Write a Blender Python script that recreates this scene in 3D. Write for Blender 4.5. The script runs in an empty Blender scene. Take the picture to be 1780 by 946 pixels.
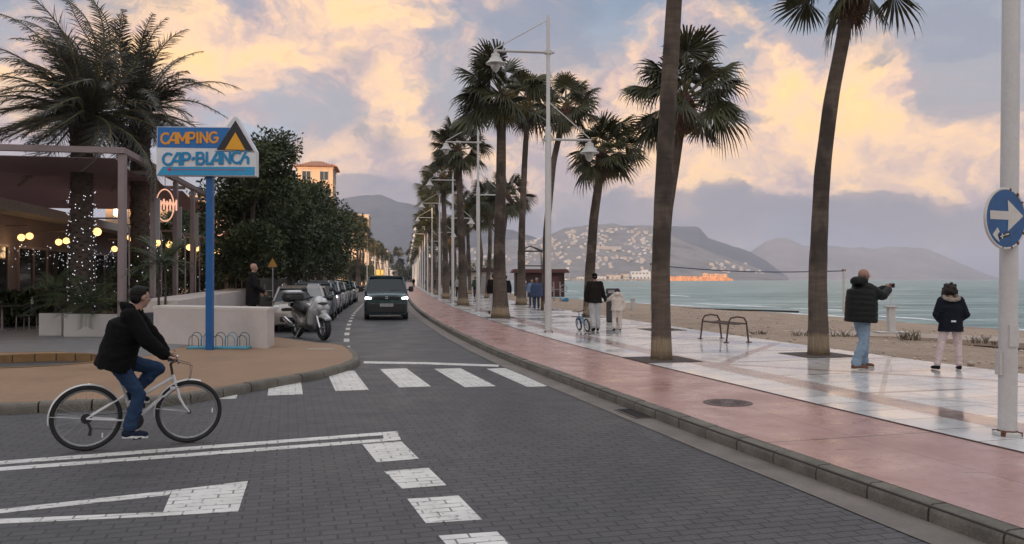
import bpy, math, random
import numpy as np
from mathutils import Vector, Matrix, noise, geometry
V = Vector
R = math.radians
sc = bpy.context.scene
random.seed(7)
# ------------------------------------------------------------------ camera
CZ = 1.70; FP = 1420.0; PITCH = math.atan(12.0 / FP)
cam = bpy.data.cameras.new('camera'); camo = bpy.data.objects.new('camera', cam)
sc.collection.objects.link(camo); sc.camera = camo
camo.location = (0, 0, CZ); camo.rotation_euler = (R(90) + PITCH, 0, 0)
cam.sensor_width = 36; cam.lens = FP / 1780 * 36; cam.clip_end = 40000; cam.clip_start = .05
# ------------------------------------------------------------------ light
SUN_EL = R(4.0); SUN_AZ = R(196)          # azimuth clockwise from +Y: low, behind the camera and a little to the left
sd = V((math.sin(SUN_AZ) * math.cos(SUN_EL), math.cos(SUN_AZ) * math.cos(SUN_EL), math.sin(SUN_EL)))
sl = bpy.data.lights.new('sun', 'SUN'); sl.energy = 3.4; sl.angle = R(.5); sl.color = (1, .70, .46)
so = bpy.data.objects.new('sun', sl); sc.collection.objects.link(so)
so.rotation_euler = sd.to_track_quat('Z', 'Y').to_euler()
vs = sc.view_settings
vs.view_transform = 'Standard'; vs.look = 'None'; vs.gamma = 1; vs.exposure = 0.55; vs.use_curve_mapping = False

class NT:
    """tiny helper for writing node trees"""
    def __init__(s, tree): s.t = tree; s.n = tree.nodes; s.l = tree.links
    def new(s, typ, **props):
        n = s.n.new(typ)
        for k, v in props.items(): setattr(n, k, v)
        return n
    def put(s, sock, val):
        if hasattr(val, 'is_output') or isinstance(val, bpy.types.NodeSocket): s.l.new(val, sock)
        elif val is not None:
            if sock.type == 'RGBA' and len(val) == 3: val = (*val, 1)
            sock.default_value = val
    def m(s, op, a, b=None, c=None, clamp=False):
        n = s.new('ShaderNodeMath', operation=op, use_clamp=clamp)
        s.put(n.inputs[0], a)
        if b is not None: s.put(n.inputs[1], b)
        if c is not None: s.put(n.inputs[2], c)
        return n.outputs[0]
    def mix(s, fac, a, b, mode='MIX'):
        n = s.new('ShaderNodeMix', data_type='RGBA', blend_type=mode)
        s.put(n.inputs[0], fac); s.put(n.inputs[6], a); s.put(n.inputs[7], b)
        return n.outputs[2]
    def noise(s, vec, scale, detail=4, rough=.55, dist=0, out=0, dims='3D'):
        n = s.new('ShaderNodeTexNoise', noise_dimensions=dims)
        if vec is not None: s.put(n.inputs['Vector'], vec)
        s.put(n.inputs['Scale'], scale); s.put(n.inputs['Detail'], detail); s.put(n.inputs['Roughness'], rough); s.put(n.inputs['Distortion'], dist)
        return n.outputs[out]
    def sstep(s, x, a, b, o0=0., o1=1.):
        n = s.new('ShaderNodeMapRange', interpolation_type='SMOOTHSTEP')
        for i, v in enumerate((x, a, b, o0, o1)): s.put(n.inputs[i], v)
        return n.outputs[0]
    def mapr(s, x, a, b, o0=0., o1=1.):
        n = s.new('ShaderNodeMapRange')
        for i, v in enumerate((x, a, b, o0, o1)): s.put(n.inputs[i], v)
        return n.outputs[0]
    def ramp(s, fac, stops):
        n = s.new('ShaderNodeValToRGB'); s.put(n.inputs[0], fac)
        cr = n.color_ramp
        while len(cr.elements) < len(stops): cr.elements.new(.5)
        for e, (p, c) in zip(cr.elements, stops): e.position = p; e.color = (*c, 1)
        return n.outputs[0]
    def sep(s, vec):
        n = s.new('ShaderNodeSeparateXYZ'); s.put(n.inputs[0], vec); return n.outputs
    def comb(s, x, y, z=0.):
        n = s.new('ShaderNodeCombineXYZ'); s.put(n.inputs[0], x); s.put(n.inputs[1], y); s.put(n.inputs[2], z); return n.outputs[0]
    def mapping(s, vec, loc=(0, 0, 0), rot=(0, 0, 0), scale=(1, 1, 1)):
        n = s.new('ShaderNodeMapping'); s.put(n.inputs[0], vec); s.put(n.inputs[1], loc); s.put(n.inputs[2], rot); s.put(n.inputs[3], scale); return n.outputs[0]

def srgb(r, g, b):
    f = lambda c: (c / 255 / 12.92) if c / 255 <= .04045 else ((c / 255 + .055) / 1.055) ** 2.4
    return (f(r), f(g), f(b))

# ------------------------------------------------------------------ sky: Nishita behind procedural evening clouds
w = bpy.data.worlds.new('World'); sc.world = w; w.use_nodes = True
t = NT(w.node_tree); t.n.clear()
sky = t.new('ShaderNodeTexSky', sky_type='NISHITA'); sky.sun_disc = False
sky.sun_elevation = SUN_EL; sky.sun_rotation = SUN_AZ
bg1 = t.new('ShaderNodeBackground'); t.put(bg1.inputs[0], sky.outputs[0]); bg1.inputs[1].default_value = .10
tc = t.new('ShaderNodeTexCoord').outputs['Generated']
x, y, z = t.sep(tc)
az = t.m('ARCTAN2', x, y); el = t.m('ARCSINE', z)
p0 = t.comb(az, t.m('MULTIPLY', el, 1.5))
wn = t.new('ShaderNodeTexNoise'); t.put(wn.inputs['Vector'], p0); wn.inputs['Scale'].default_value = 5; wn.inputs['Detail'].default_value = 6; wn.inputs['Roughness'].default_value = .6
wx, wy, wz = t.sep(wn.outputs['Color'])
azw = t.m('ADD', az, t.m('MULTIPLY', t.m('SUBTRACT', wx, .5), .20))
elw = t.m('ADD', el, t.m('MULTIPLY', t.m('SUBTRACT', wy, .5), .13))
def blobs(lst):
    tot = None
    for (u, v, su, sv, wt) in lst:
        a0 = math.atan((u - 890) / FP); e0 = math.atan((485 - v) / FP * math.cos(a0))
        dx = t.m('MULTIPLY', t.m('SUBTRACT', azw, a0), FP / su * 1.05); dy = t.m('MULTIPLY', t.m('SUBTRACT', elw, e0), FP / sv * 1.05)
        g = t.m('EXPONENT', t.m('MULTIPLY', t.m('ADD', t.m('MULTIPLY', dx, dx), t.m('MULTIPLY', dy, dy)), -1.))
        g = t.m('MULTIPLY', g, wt)
        tot = g if tot is None else t.m('ADD', tot, g)
    return tot
pc = t.comb(azw, t.m('MULTIPLY', elw, 1.35))
n1 = t.noise(pc, 5.5, 8, .58); n2 = t.noise(t.mapping(pc, (3.1, 7.7, 1)), 11, 8, .62); n3 = t.noise(t.mapping(pc, (9.1, 2.7, 4)), 3.2, 5, .5)
base = t.ramp(t.mapr(elw, -.02, .42), [(0, srgb(138, 142, 156)), (.14, srgb(108, 118, 138)), (.3, srgb(148, 142, 148)), (.62, srgb(148, 152, 162)), (.8, srgb(114, 130, 152)), (1, srgb(108, 122, 144))])
base = t.mix(t.sstep(n3, .52, .75, 0, .8), base, (*srgb(150, 176, 200), 1))
bil = t.m('SUBTRACT', .5, t.m('ABSOLUTE', t.m('SUBTRACT', t.noise(t.mapping(pc, (1.3, 5.2, 2)), 9, 6, .55), .5)))
warm = t.m('ADD', blobs([(400, 70, 150, 80, .55), (650, 190, 95, 150, .5), (760, 30, 110, 60, .4), (250, 120, 130, 110, .3), (1350, 205, 170, 95, .6), (1540, 150, 120, 60, .42),
                         (1080, 190, 110, 130, .42), (1620, 270, 200, 60, .42), (1180, 300, 220, 45, .35), (830, 300, 120, 60, .3), (1450, 330, 200, 26, .3), (560, 300, 100, 60, .22), (980, 130, 60, 60, .2)]),
           t.m('ADD', t.m('MULTIPLY', t.m('SUBTRACT', n1, .48), 2.1), t.m('MULTIPLY', t.m('SUBTRACT', bil, .42), 1.0)))
wm = t.sstep(warm, .02, .40)
wcol = t.ramp(t.m('ADD', t.m('MULTIPLY', warm, .52), t.m('MULTIPLY', t.m('SUBTRACT', n2, .5), 1.7)), [(.0, srgb(166, 150, 156)), (.16, srgb(208, 178, 162)), (.34, srgb(240, 200, 158)), (.55, srgb(250, 204, 138)), (.8, srgb(255, 220, 160))])
col = t.mix(wm, base, wcol)
grey = t.m('ADD', blobs([(940, 60, 150, 70, .65), (1245, 214, 75, 22, .7), (615, 100, 60, 40, .5), (660, 262, 90, 36, .5), (1560, 348, 330, 24, .6), (650, 355, 130, 42, 1.1), (1700, 60, 130, 70, .5), (500, 230, 80, 40, .35),
                         (860, 150, 60, 60, .25), (1130, 345, 140, 18, .5), (200, 20, 150, 50, .3), (1300, 385, 420, 30, .7), (800, 395, 120, 25, .4)]), t.m('MULTIPLY', t.m('SUBTRACT', n2, .5), 1.9))
gcol = t.mix(t.sstep(el, .05, .25), (*srgb(116, 116, 132), 1), (*srgb(128, 134, 152), 1))
col = t.mix(t.m('MULTIPLY', t.sstep(grey, .2, .55), .8), col, gcol)
col = t.mix(1., col, (.87, .85, .83, 1), 'MULTIPLY')
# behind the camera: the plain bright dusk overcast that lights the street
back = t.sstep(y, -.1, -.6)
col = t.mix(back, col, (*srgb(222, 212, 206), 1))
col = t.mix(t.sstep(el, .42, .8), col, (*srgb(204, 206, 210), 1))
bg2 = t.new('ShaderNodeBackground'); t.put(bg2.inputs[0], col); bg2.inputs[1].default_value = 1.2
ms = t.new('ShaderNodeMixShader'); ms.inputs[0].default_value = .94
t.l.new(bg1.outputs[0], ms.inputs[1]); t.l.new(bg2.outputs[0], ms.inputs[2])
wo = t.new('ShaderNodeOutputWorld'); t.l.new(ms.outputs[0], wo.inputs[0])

# ------------------------------------------------------------------ helpers
CP, SP = math.cos(PITCH), math.sin(PITCH)
def ray(u, v):
    a, b, c = (u - 890), FP, (473 - v)
    return V((a, b * CP - c * SP, b * SP + c * CP))
def at(u, v, z=0.0):
    d = ray(u, v); k = (z - CZ) / d.z; return V((d.x * k, d.y * k, z))
def pt(u, v, y):
    d = ray(u, v); k = y / d.y; return V((d.x * k, y, CZ + d.z * k))

# street curve: x of the right kerb as a function of y
_K = [(-30, 12.6), (-12, 7.8), (0, 4.5), (5.35, 3.02), (8.97, 1.96), (12, 1.18), (14.9, .38), (17.9, -.36), (22, -1.25), (26, -2.05), (32.2, -3.2), (41, -4.72), (54, -6.7), (67, -8.55), (100, -13.0), (200, -26), (400, -52), (900, -117)]
_ky = np.linspace(-30, 900, 3721); _kx = np.interp(_ky, [a for a, b in _K], [b for a, b in _K])
_w = np.hanning(33); _w /= _w.sum(); _kp = np.pad(_kx, 16, mode='reflect', reflect_type='odd'); _kx = np.convolve(_kp, _w, 'valid')
_ks = np.gradient(_kx, _ky)
def K(y): return float(np.interp(y, _ky, _kx))
def KS(y): return float(np.interp(y, _ky, _ks))
def off(y, o, z=0.0):
    s = KS(y); L = math.hypot(1, s)
    return V((K(y) + o / L, y - s * o / L, z))

class MB:
    def __init__(s): s.v = []; s.f = []; s.mi = []; s.uv = None
    def add(s, vs, fs, m=0, T=None):
        b = len(s.v)
        s.v += [tuple((T @ V(p)) if T is not None else p) for p in vs]
        s.f += [tuple(b + i for i in f) for f in fs]; s.mi += [m] * len(fs); return s
    def box(s, c, d, m=0, T=None, rz=0, bev=0):
        cx, cy, cz = c; hx, hy, hz = d[0] / 2, d[1] / 2, d[2] / 2
        M = Matrix.Translation(V(c)) @ Matrix.Rotation(rz, 4, 'Z')
        if T is not None: M = T @ M
        if bev:
            b = min(bev, hx * .9, hy * .9, hz * .9); vs = []
            for sx in (-1, 1):
                for sy in (-1, 1):
                    for sz in (-1, 1):
                        vs += [(sx * (hx - b), sy * (hy - b), sz * hz), (sx * (hx - b), sy * hy, sz * (hz - b)), (sx * hx, sy * (hy - b), sz * (hz - b))]
            ix = lambda sx, sy, sz, k: ((sx > 0) * 4 + (sy > 0) * 2 + (sz > 0)) * 3 + k
            fs = []
            def q(*a):
                P = [V(vs[i]) for i in a]; n = (P[1] - P[0]).cross(P[2] - P[0]); cc = sum(P, V()) / len(P)
                fs.append(a if n.dot(cc) > 0 else a[::-1])
            for sg in (-1, 1):
                q(ix(-1, -1, sg, 0), ix(1, -1, sg, 0), ix(1, 1, sg, 0), ix(-1, 1, sg, 0))
                q(ix(-1, sg, -1, 1), ix(1, sg, -1, 1), ix(1, sg, 1, 1), ix(-1, sg, 1, 1))
                q(ix(sg, -1, -1, 2), ix(sg, 1, -1, 2), ix(sg, 1, 1, 2), ix(sg, -1, 1, 2))
            for a in (-1, 1):
                for c2 in (-1, 1):
                    q(ix(-1, a, c2, 0), ix(1, a, c2, 0), ix(1, a, c2, 1), ix(-1, a, c2, 1))
                    q(ix(a, -1, c2, 0), ix(a, 1, c2, 0), ix(a, 1, c2, 2), ix(a, -1, c2, 2))
                    q(ix(a, c2, -1, 1), ix(a, c2, 1, 1), ix(a, c2, 1, 2), ix(a, c2, -1, 2))
            for sx in (-1, 1):
                for sy in (-1, 1):
                    for sz in (-1, 1): q(ix(sx, sy, sz, 0), ix(sx, sy, sz, 1), ix(sx, sy, sz, 2))
            return s.add(vs, fs, m, M)
        vs = [(-hx, -hy, -hz), (hx, -hy, -hz), (hx, hy, -hz), (-hx, hy, -hz), (-hx, -hy, hz), (hx, -hy, hz), (hx, hy, hz), (-hx, hy, hz)]
        return s.add(vs, [(0, 3, 2, 1), (4, 5, 6, 7), (0, 1, 5, 4), (1, 2, 6, 5), (2, 3, 7, 6), (3, 0, 4, 7)], m, M)
    def bar(s, a, b, w, h, m=0, up=(0, 0, 1)):
        a, b = V(a), V(b); d = b - a; L = d.length; z = d / L; u = V(up)
        xx = u.cross(z)
        if xx.length < 1e-4: xx = V((1, 0, 0)).cross(z)
        xx.normalize(); yy = z.cross(xx)
        M = Matrix(((xx.x, yy.x, z.x, (a.x + b.x) / 2), (xx.y, yy.y, z.y, (a.y + b.y) / 2), (xx.z, yy.z, z.z, (a.z + b.z) / 2), (0, 0, 0, 1)))
        return s.box((0, 0, 0), (w, h, L), m, M)
    def tube(s, pts, rad, n=8, m=0, cap=True, closed=False, squash=None):
        P = [V(p) for p in pts]; N = len(P)
        if not hasattr(rad, '__len__'): rad = [rad] * N
        vs = []; prev = None
        for i in range(N):
            if closed: d = P[(i + 1) % N] - P[i - 1]
            else: d = P[min(i + 1, N - 1)] - P[max(i - 1, 0)]
            if d.length < 1e-9: d = V((0, 0, 1))
            d.normalize()
            if prev is None:
                a = V((0, 0, 1)) if abs(d.z) < .9 else V((0, 1, 0))
                xx = a.cross(d).normalized()
            else:
                xx = prev - d * prev.dot(d)
                xx = xx.normalized() if xx.length > 1e-6 else V((0, 0, 1)).cross(d).normalized()
            prev = xx; yy = d.cross(xx)
            for k in range(n):
                a = 2 * math.pi * k / n
                vs.append(P[i] + (xx * math.cos(a) + yy * math.sin(a) * (squash or 1)) * rad[i])
        fs = []
        rng = N if closed else N - 1
        for i in range(rng):
            j = (i + 1) % N
            for k in range(n): fs.append((i * n + k, i * n + (k + 1) % n, j * n + (k + 1) % n, j * n + k))
        if cap and not closed: fs += [tuple(range(n))[::-1], tuple((N - 1) * n + k for k in range(n))]
        return s.add(vs, fs, m)
    def cyl(s, a, b, r, n=12, m=0, r2=None): return s.tube([a, b], [r, r if r2 is None else r2], n, m)
    def sphere(s, c, r, nu=12, nv=8, m=0, T=None):
        if not hasattr(r, '__len__'): r = (r, r, r)
        vs = [(c[0], c[1], c[2] + r[2])]
        for i in range(1, nv):
            ph = math.pi * i / nv
            for k in range(nu):
                a = 2 * math.pi * k / nu; vs.append((c[0] + r[0] * math.sin(ph) * math.cos(a), c[1] + r[1] * math.sin(ph) * math.sin(a), c[2] + r[2] * math.cos(ph)))
        vs.append((c[0], c[1], c[2] - r[2])); L = len(vs) - 1; fs = []
        for k in range(nu):
            k2 = (k + 1) % nu; fs.append((0, 1 + k, 1 + k2))
            for i in range(nv - 2):
                a = 1 + i * nu; fs.append((a + k, a + nu + k, a + nu + k2, a + k2))
            a = 1 + (nv - 2) * nu; fs.append((a + k, L, a + k2))
        return s.add(vs, fs, m, T)
    def lathe(s, prof, n=20, m=0, T=None, c=(0, 0, 0)):
        vs = []; fs = []
        for (r, z) in prof:
            for k in range(n):
                a = 2 * math.pi * k / n; vs.append((c[0] + r * math.cos(a), c[1] + r * math.sin(a), c[2] + z))
        for i in range(len(prof) - 1):
            for k in range(n): fs.append((i * n + k, i * n + (k + 1) % n, (i + 1) * n + (k + 1) % n, (i + 1) * n + k))
        return s.add(vs, fs, m, T)
    def prism(s, poly, z0, z1, m=0, T=None, holes=None):
        loops = [[V((p[0], p[1], 0)) for p in poly]] + [[V((p[0], p[1], 0)) for p in h] for h in (holes or [])]
        flat = [p for l in loops for p in l]; n = len(flat)
        tris = geometry.tessellate_polygon(loops)
        vs = [(p.x, p.y, z1) for p in flat] + [(p.x, p.y, z0) for p in flat]; fs = []
        for tr in tris:
            a, b, c = (flat[i] for i in tr)
            if (b - a).cross(c - a).z < 0: tr = tr[::-1]
            fs.append(tuple(tr)); fs.append(tuple(n + i for i in tr[::-1]))
        b0 = 0
        for li, l in enumerate(loops):
            A = sum(l[i].x * l[(i + 1) % len(l)].y - l[(i + 1) % len(l)].x * l[i].y for i in range(len(l)))
            for i in range(len(l)):
                j = (i + 1) % len(l); q = (b0 + i, n + b0 + i, n + b0 + j, b0 + j)
                if (A < 0) != (li > 0): q = q[::-1]
                fs.append(q)
            b0 += len(l)
        return s.add(vs, fs, m, T)
    def mesh(s, name, mats, smooth=True, ang=40):
        me = bpy.data.meshes.new(name); me.from_pydata(s.v, [], s.f)
        if not isinstance(mats, (list, tuple)): mats = [mats]
        for mm in mats: me.materials.append(mm)
        me.polygons.foreach_set('material_index', s.mi)
        if s.uv is not None:
            ul = me.uv_layers.new(name='UVMap'); flat = np.array([s.uv[l.vertex_index] for l in me.loops], dtype=np.float32).ravel(); ul.data.foreach_set('uv', flat)
        if smooth:
            me.polygons.foreach_set('use_smooth', [True] * len(me.polygons)); me.set_sharp_from_angle(angle=R(ang))
        me.update(); return me
    def build(s, name, mats, parent=None, loc=(0, 0, 0), rz=0, smooth=True, ang=40):
        return link(name, s.mesh(name, mats, smooth, ang), parent, loc, rz)

COL = sc.collection
def link(name, data, parent=None, loc=(0, 0, 0), rz=0):
    o = bpy.data.objects.new(name, data); COL.objects.link(o)
    o.location = loc; o.rotation_euler = (0, 0, rz)
    if parent is not None: o.parent = parent
    return o
def tag(o, label=None, cat=None, group=None, kind=None):
    if label: o['label'] = label
    if cat: o['category'] = cat
    if group: o['group'] = group
    if kind: o['kind'] = kind
    return o
def empty(name, loc, label, cat, rz=0, group=None):
    return tag(link(name, None, None, loc, rz), label, cat, group)
def kids(o): return [c for c in COL.objects if c.parent == o]
_kidcache = {}
def copy_tree(o, loc=None, rz=None, label=None, scale=None, parent=None):
    c = o.copy(); COL.objects.link(c)
    if parent is not None: c.parent = parent
    if loc is not None: c.location = loc
    if rz is not None: c.rotation_euler = (0, 0, rz)
    if scale is not None: c.scale = scale if hasattr(scale, '__len__') else (scale,) * 3
    if label: c['label'] = label
    for ch in kids(o): copy_tree(ch, parent=c)
    return c

# ------------------------------------------------------------------ materials
def mat(name, col, rough=.6, metal=0., var=.12, vscale=4., bump=0., bscale=30., spec=.5, emit=None, estr=0., coat=0., alpha=None, trans=0., fine=0.):
    m = bpy.data.materials.new(name); m.use_nodes = True; n = NT(m.node_tree); b = m.node_tree.nodes['Principled BSDF']
    col = tuple(col[:3])
    if var or bump or fine: tcn = n.new('ShaderNodeTexCoord').outputs['Object']
    if var:
        f = n.noise(tcn, vscale, 6, .6)
        c = n.mix(n.mapr(f, .3, .7), tuple(max(0, k * (1 - var)) for k in col) + (1,), tuple(min(1, k * (1 + var)) for k in col) + (1,))
        if fine:
            f2 = n.noise(tcn, vscale * 14, 3, .6); c = n.mix(n.mapr(f2, .35, .65, 0, fine), c, tuple(k * .35 for k in col) + (1,))
        n.put(b.inputs['Base Color'], c)
        n.put(b.inputs['Roughness'], n.mapr(f, .3, .7, max(0, rough - .08), min(1, rough + .08)))
    else:
        b.inputs['Base Color'].default_value = (*col, 1); b.inputs['Roughness'].default_value = rough
    b.inputs['Metallic'].default_value = metal; b.inputs['Specular IOR Level'].default_value = spec
    b.inputs['Coat Weight'].default_value = coat; b.inputs['Transmission Weight'].default_value = trans
    if bump:
        bn = n.new('ShaderNodeBump'); bn.inputs['Strength'].default_value = bump; bn.inputs['Distance'].default_value = .02
        n.put(bn.inputs['Height'], n.noise(tcn, bscale, 4, .6)); n.put(b.inputs['Normal'], bn.outputs[0])
    if emit: b.inputs['Emission Color'].default_value = (*emit, 1); b.inputs['Emission Strength'].default_value = estr
    return m
def bs(m): return m.node_tree.nodes['Principled BSDF']
# ------------------------------------------------------------------ ground materials
BR = R(15.3)
def paver_mat():
    m = mat('concrete_block_paving', (.06, .06, .063), .55, var=0); n = NT(m.node_tree); b = bs(m)
    tcn = n.new('ShaderNodeTexCoord').outputs['Object']
    mp = n.mapping(tcn, rot=(0, 0, -BR))
    br = n.new('ShaderNodeTexBrick'); br.offset = .5; n.put(br.inputs['Vector'], mp)
    for k, v in (('Scale', 1.), ('Mortar Size', .0075), ('Mortar Smooth', .4), ('Bias', 0.), ('Brick Width', .21), ('Row Height', .105)): br.inputs[k].default_value = v
    n.put(br.inputs['Color1'], (.068, .066, .069)); n.put(br.inputs['Color2'], (.090, .086, .088)); n.put(br.inputs['Mortar'], (.05, .047, .047))
    big = n.noise(tcn, .35, 5, .55); x, y, z = n.sep(tcn)
    # darker, bluer, smoother lane towards the right kerb
    lane = n.sstep(n.m('ADD', n.m('ADD', x, n.m('MULTIPLY', y, .28)), n.m('MULTIPLY', n.m('SUBTRACT', big, .5), 3.)), .4, 3.4)
    c = n.mix(n.mapr(big, .35, .7, 0, .3), br.outputs['Color'], (.1, .09, .086, 1))
    c = n.mix(n.m('MULTIPLY', lane, n.mapr(n.noise(n.mapping(tcn, (2, 9, 0), (0, 0, -BR), (1, .22, 1)), .9, 4, .6), .35, .65, .1, .8)), c, (.034, .039, .048, 1))
    c = n.mix(n.m('MULTIPLY', br.outputs['Fac'], n.m('ADD', .12, n.m('MULTIPLY', lane, .85))), c, (.012, .012, .014, 1))
    fine = n.noise(tcn, 60, 3, .7); c = n.mix(n.mapr(fine, .3, .7, 0, .35), c, (.03, .03, .032, 1))
    c = n.mix(n.sstep(n.noise(tcn, 21, 2, .5), .74, .78), c, (.3, .29, .27, 1))
    c = n.mix(n.sstep(n.noise(tcn, .9, 6, .7, .8), .56, .66, 0, .5), c, (.03, .03, .033, 1))
    c = n.mix(n.sstep(n.noise(n.mapping(tcn, (5, 3, 0), (0, 0, -BR), (3.2, .25, 1)), .8, 4, .6), .55, .7, 0, .35), c, (.11, .105, .105, 1))
    n.put(b.inputs['Base Color'], c)
    n.put(b.inputs['Roughness'], n.m('SUBTRACT', n.mapr(n.noise(tcn, 2.2, 5, .6), .3, .7, .48, .68), n.m('MULTIPLY', lane, .13)))
    bn = n.new('ShaderNodeBump'); bn.inputs['Strength'].default_value = 1.; bn.inputs['Distance'].default_value = .012
    n.put(bn.inputs['Height'], n.m('ADD', n.m('MULTIPLY', br.outputs['Fac'], -1.), n.m('MULTIPLY', n.noise(tcn, 35, 3, .6), .6)))
    n.put(b.inputs['Normal'], bn.outputs[0])
    return m
M_PAVER = paver_mat()
def asphalt_mat():
    m = mat('asphalt', (.05, .05, .05), .6, var=0); n = NT(m.node_tree); b = bs(m)
    tcn = n.new('ShaderNodeTexCoord').outputs['Object']
    mp = n.mapping(tcn, rot=(0, 0, -R(12)), scale=(1, .08, 1))
    c = n.mix(n.mapr(n.noise(mp, 1.6, 4, .6), .3, .7), (.05, .052, .056, 1), (.078, .078, .08, 1))
    c = n.mix(n.mapr(n.noise(tcn, 50, 3, .7), .3, .7, 0, .4), c, (.03, .03, .03, 1))
    c = n.mix(n.mapr(n.noise(tcn, .7, 5, .6), .5, .75, 0, .35), c, (.11, .1, .095, 1))
    n.put(b.inputs['Base Color'], c); n.put(b.inputs['Roughness'], n.mapr(n.noise(tcn, 1.3, 4, .6), .3, .7, .42, .62))
    bn = n.new('ShaderNodeBump'); bn.inputs['Strength'].default_value = .35; bn.inputs['Distance'].default_value = .006
    n.put(bn.inputs['Height'], n.noise(tcn, 90, 2, .6)); n.put(b.inputs['Normal'], bn.outputs[0])
    return m
M_ASPH = asphalt_mat()
def paint_mat():
    m = mat('worn_road_paint', (.5, .5, .5), .5, var=0); n = NT(m.node_tree); b = bs(m)
    tcn = n.new('ShaderNodeTexCoord').outputs['Object']; mp = n.mapping(tcn, rot=(0, 0, -BR))
    br = n.new('ShaderNodeTexBrick'); br.offset = .5; n.put(br.inputs['Vector'], mp)
    for k, v in (('Scale', 1.), ('Mortar Size', .008), ('Mortar Smooth', .2), ('Bias', 0.), ('Brick Width', .21), ('Row Height', .105)): br.inputs[k].default_value = v
    wear = n.m('ADD', n.m('MULTIPLY', n.noise(tcn, 16, 5, .7), .8), n.m('MULTIPLY', n.noise(tcn, 1.6, 3, .5), .3))
    wf = n.sstep(wear, .62, .72)
    c = n.mix(n.mapr(n.noise(tcn, 3, 4, .6), .3, .7), (.58, .565, .54, 1), (.76, .74, .71, 1))
    jf = n.m('MULTIPLY', br.outputs['Fac'], n.sstep(n.noise(tcn, 5, 3, .6), .40, .56))
    c = n.mix(n.m('MAXIMUM', n.m('MULTIPLY', jf, .85), n.m('MULTIPLY', wf, .8)), c, (.1, .095, .095, 1))
    n.put(b.inputs['Base Color'], c); b.inputs['Roughness'].default_value = .42
    bn = n.new('ShaderNodeBump'); bn.inputs['Strength'].default_value = .5; bn.inputs['Distance'].default_value = .006
    n.put(bn.inputs['Height'], n.m('SUBTRACT', n.noise(tcn, 40, 2, .6), br.outputs['Fac'])); n.put(b.inputs['Normal'], bn.outputs[0])
    return m
M_PAINT = paint_mat()
def pink_mat():
    m = mat('pink_stamped_concrete', (.4, .2, .19), .3, var=0); n = NT(m.node_tree); b = bs(m)
    uv = n.new('ShaderNodeTexCoord').outputs['UV']; tcn = n.new('ShaderNodeTexCoord').outputs['Object']
    u, v, _ = n.sep(uv)
    c = n.mix(n.mapr(n.noise(tcn, 1.1, 6, .6), .3, .7), (.35, .195, .17, 1), (.50, .31, .275, 1))
    c = n.mix(n.mapr(n.noise(tcn, 9, 5, .7), .35, .8, 0, .45), c, (.22, .11, .11, 1))
    st = n.noise(n.mapping(tcn, rot=(0, 0, -BR), scale=(2.2, 9, 1)), 1., 4, .6)
    c = n.mix(n.sstep(st, .62, .72, 0, .75), c, (.13, .07, .065, 1))
    j1 = n.m('LESS_THAN', n.m('ABSOLUTE', n.m('SUBTRACT', u, n.m('ADD', .98, n.m('MULTIPLY', n.noise(tcn, 3, 2, .5), .02)))), .006)
    j2 = n.m('LESS_THAN', n.m('MODULO', n.m('ADD', v, 50.), 4.2), .03)
    n.put(b.inputs['Base Color'], n.mix(n.m('MULTIPLY', n.m('MAXIMUM', j1, j2), .8), c, (.08, .045, .045, 1)))
    n.put(b.inputs['Roughness'], n.mapr(n.noise(tcn, 1.7, 5, .6), .3, .7, .17, .46))
    bn = n.new('ShaderNodeBump'); bn.inputs['Strength'].default_value = .3; bn.inputs['Distance'].default_value = .01
    n.put(bn.inputs['Height'], n.m('ADD', n.noise(tcn, 5, 4, .6), n.m('MULTIPLY', n.noise(tcn, 30, 3, .6), .3))); n.put(b.inputs['Normal'], bn.outputs[0])
    return m
M_PINK = pink_mat()
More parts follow.
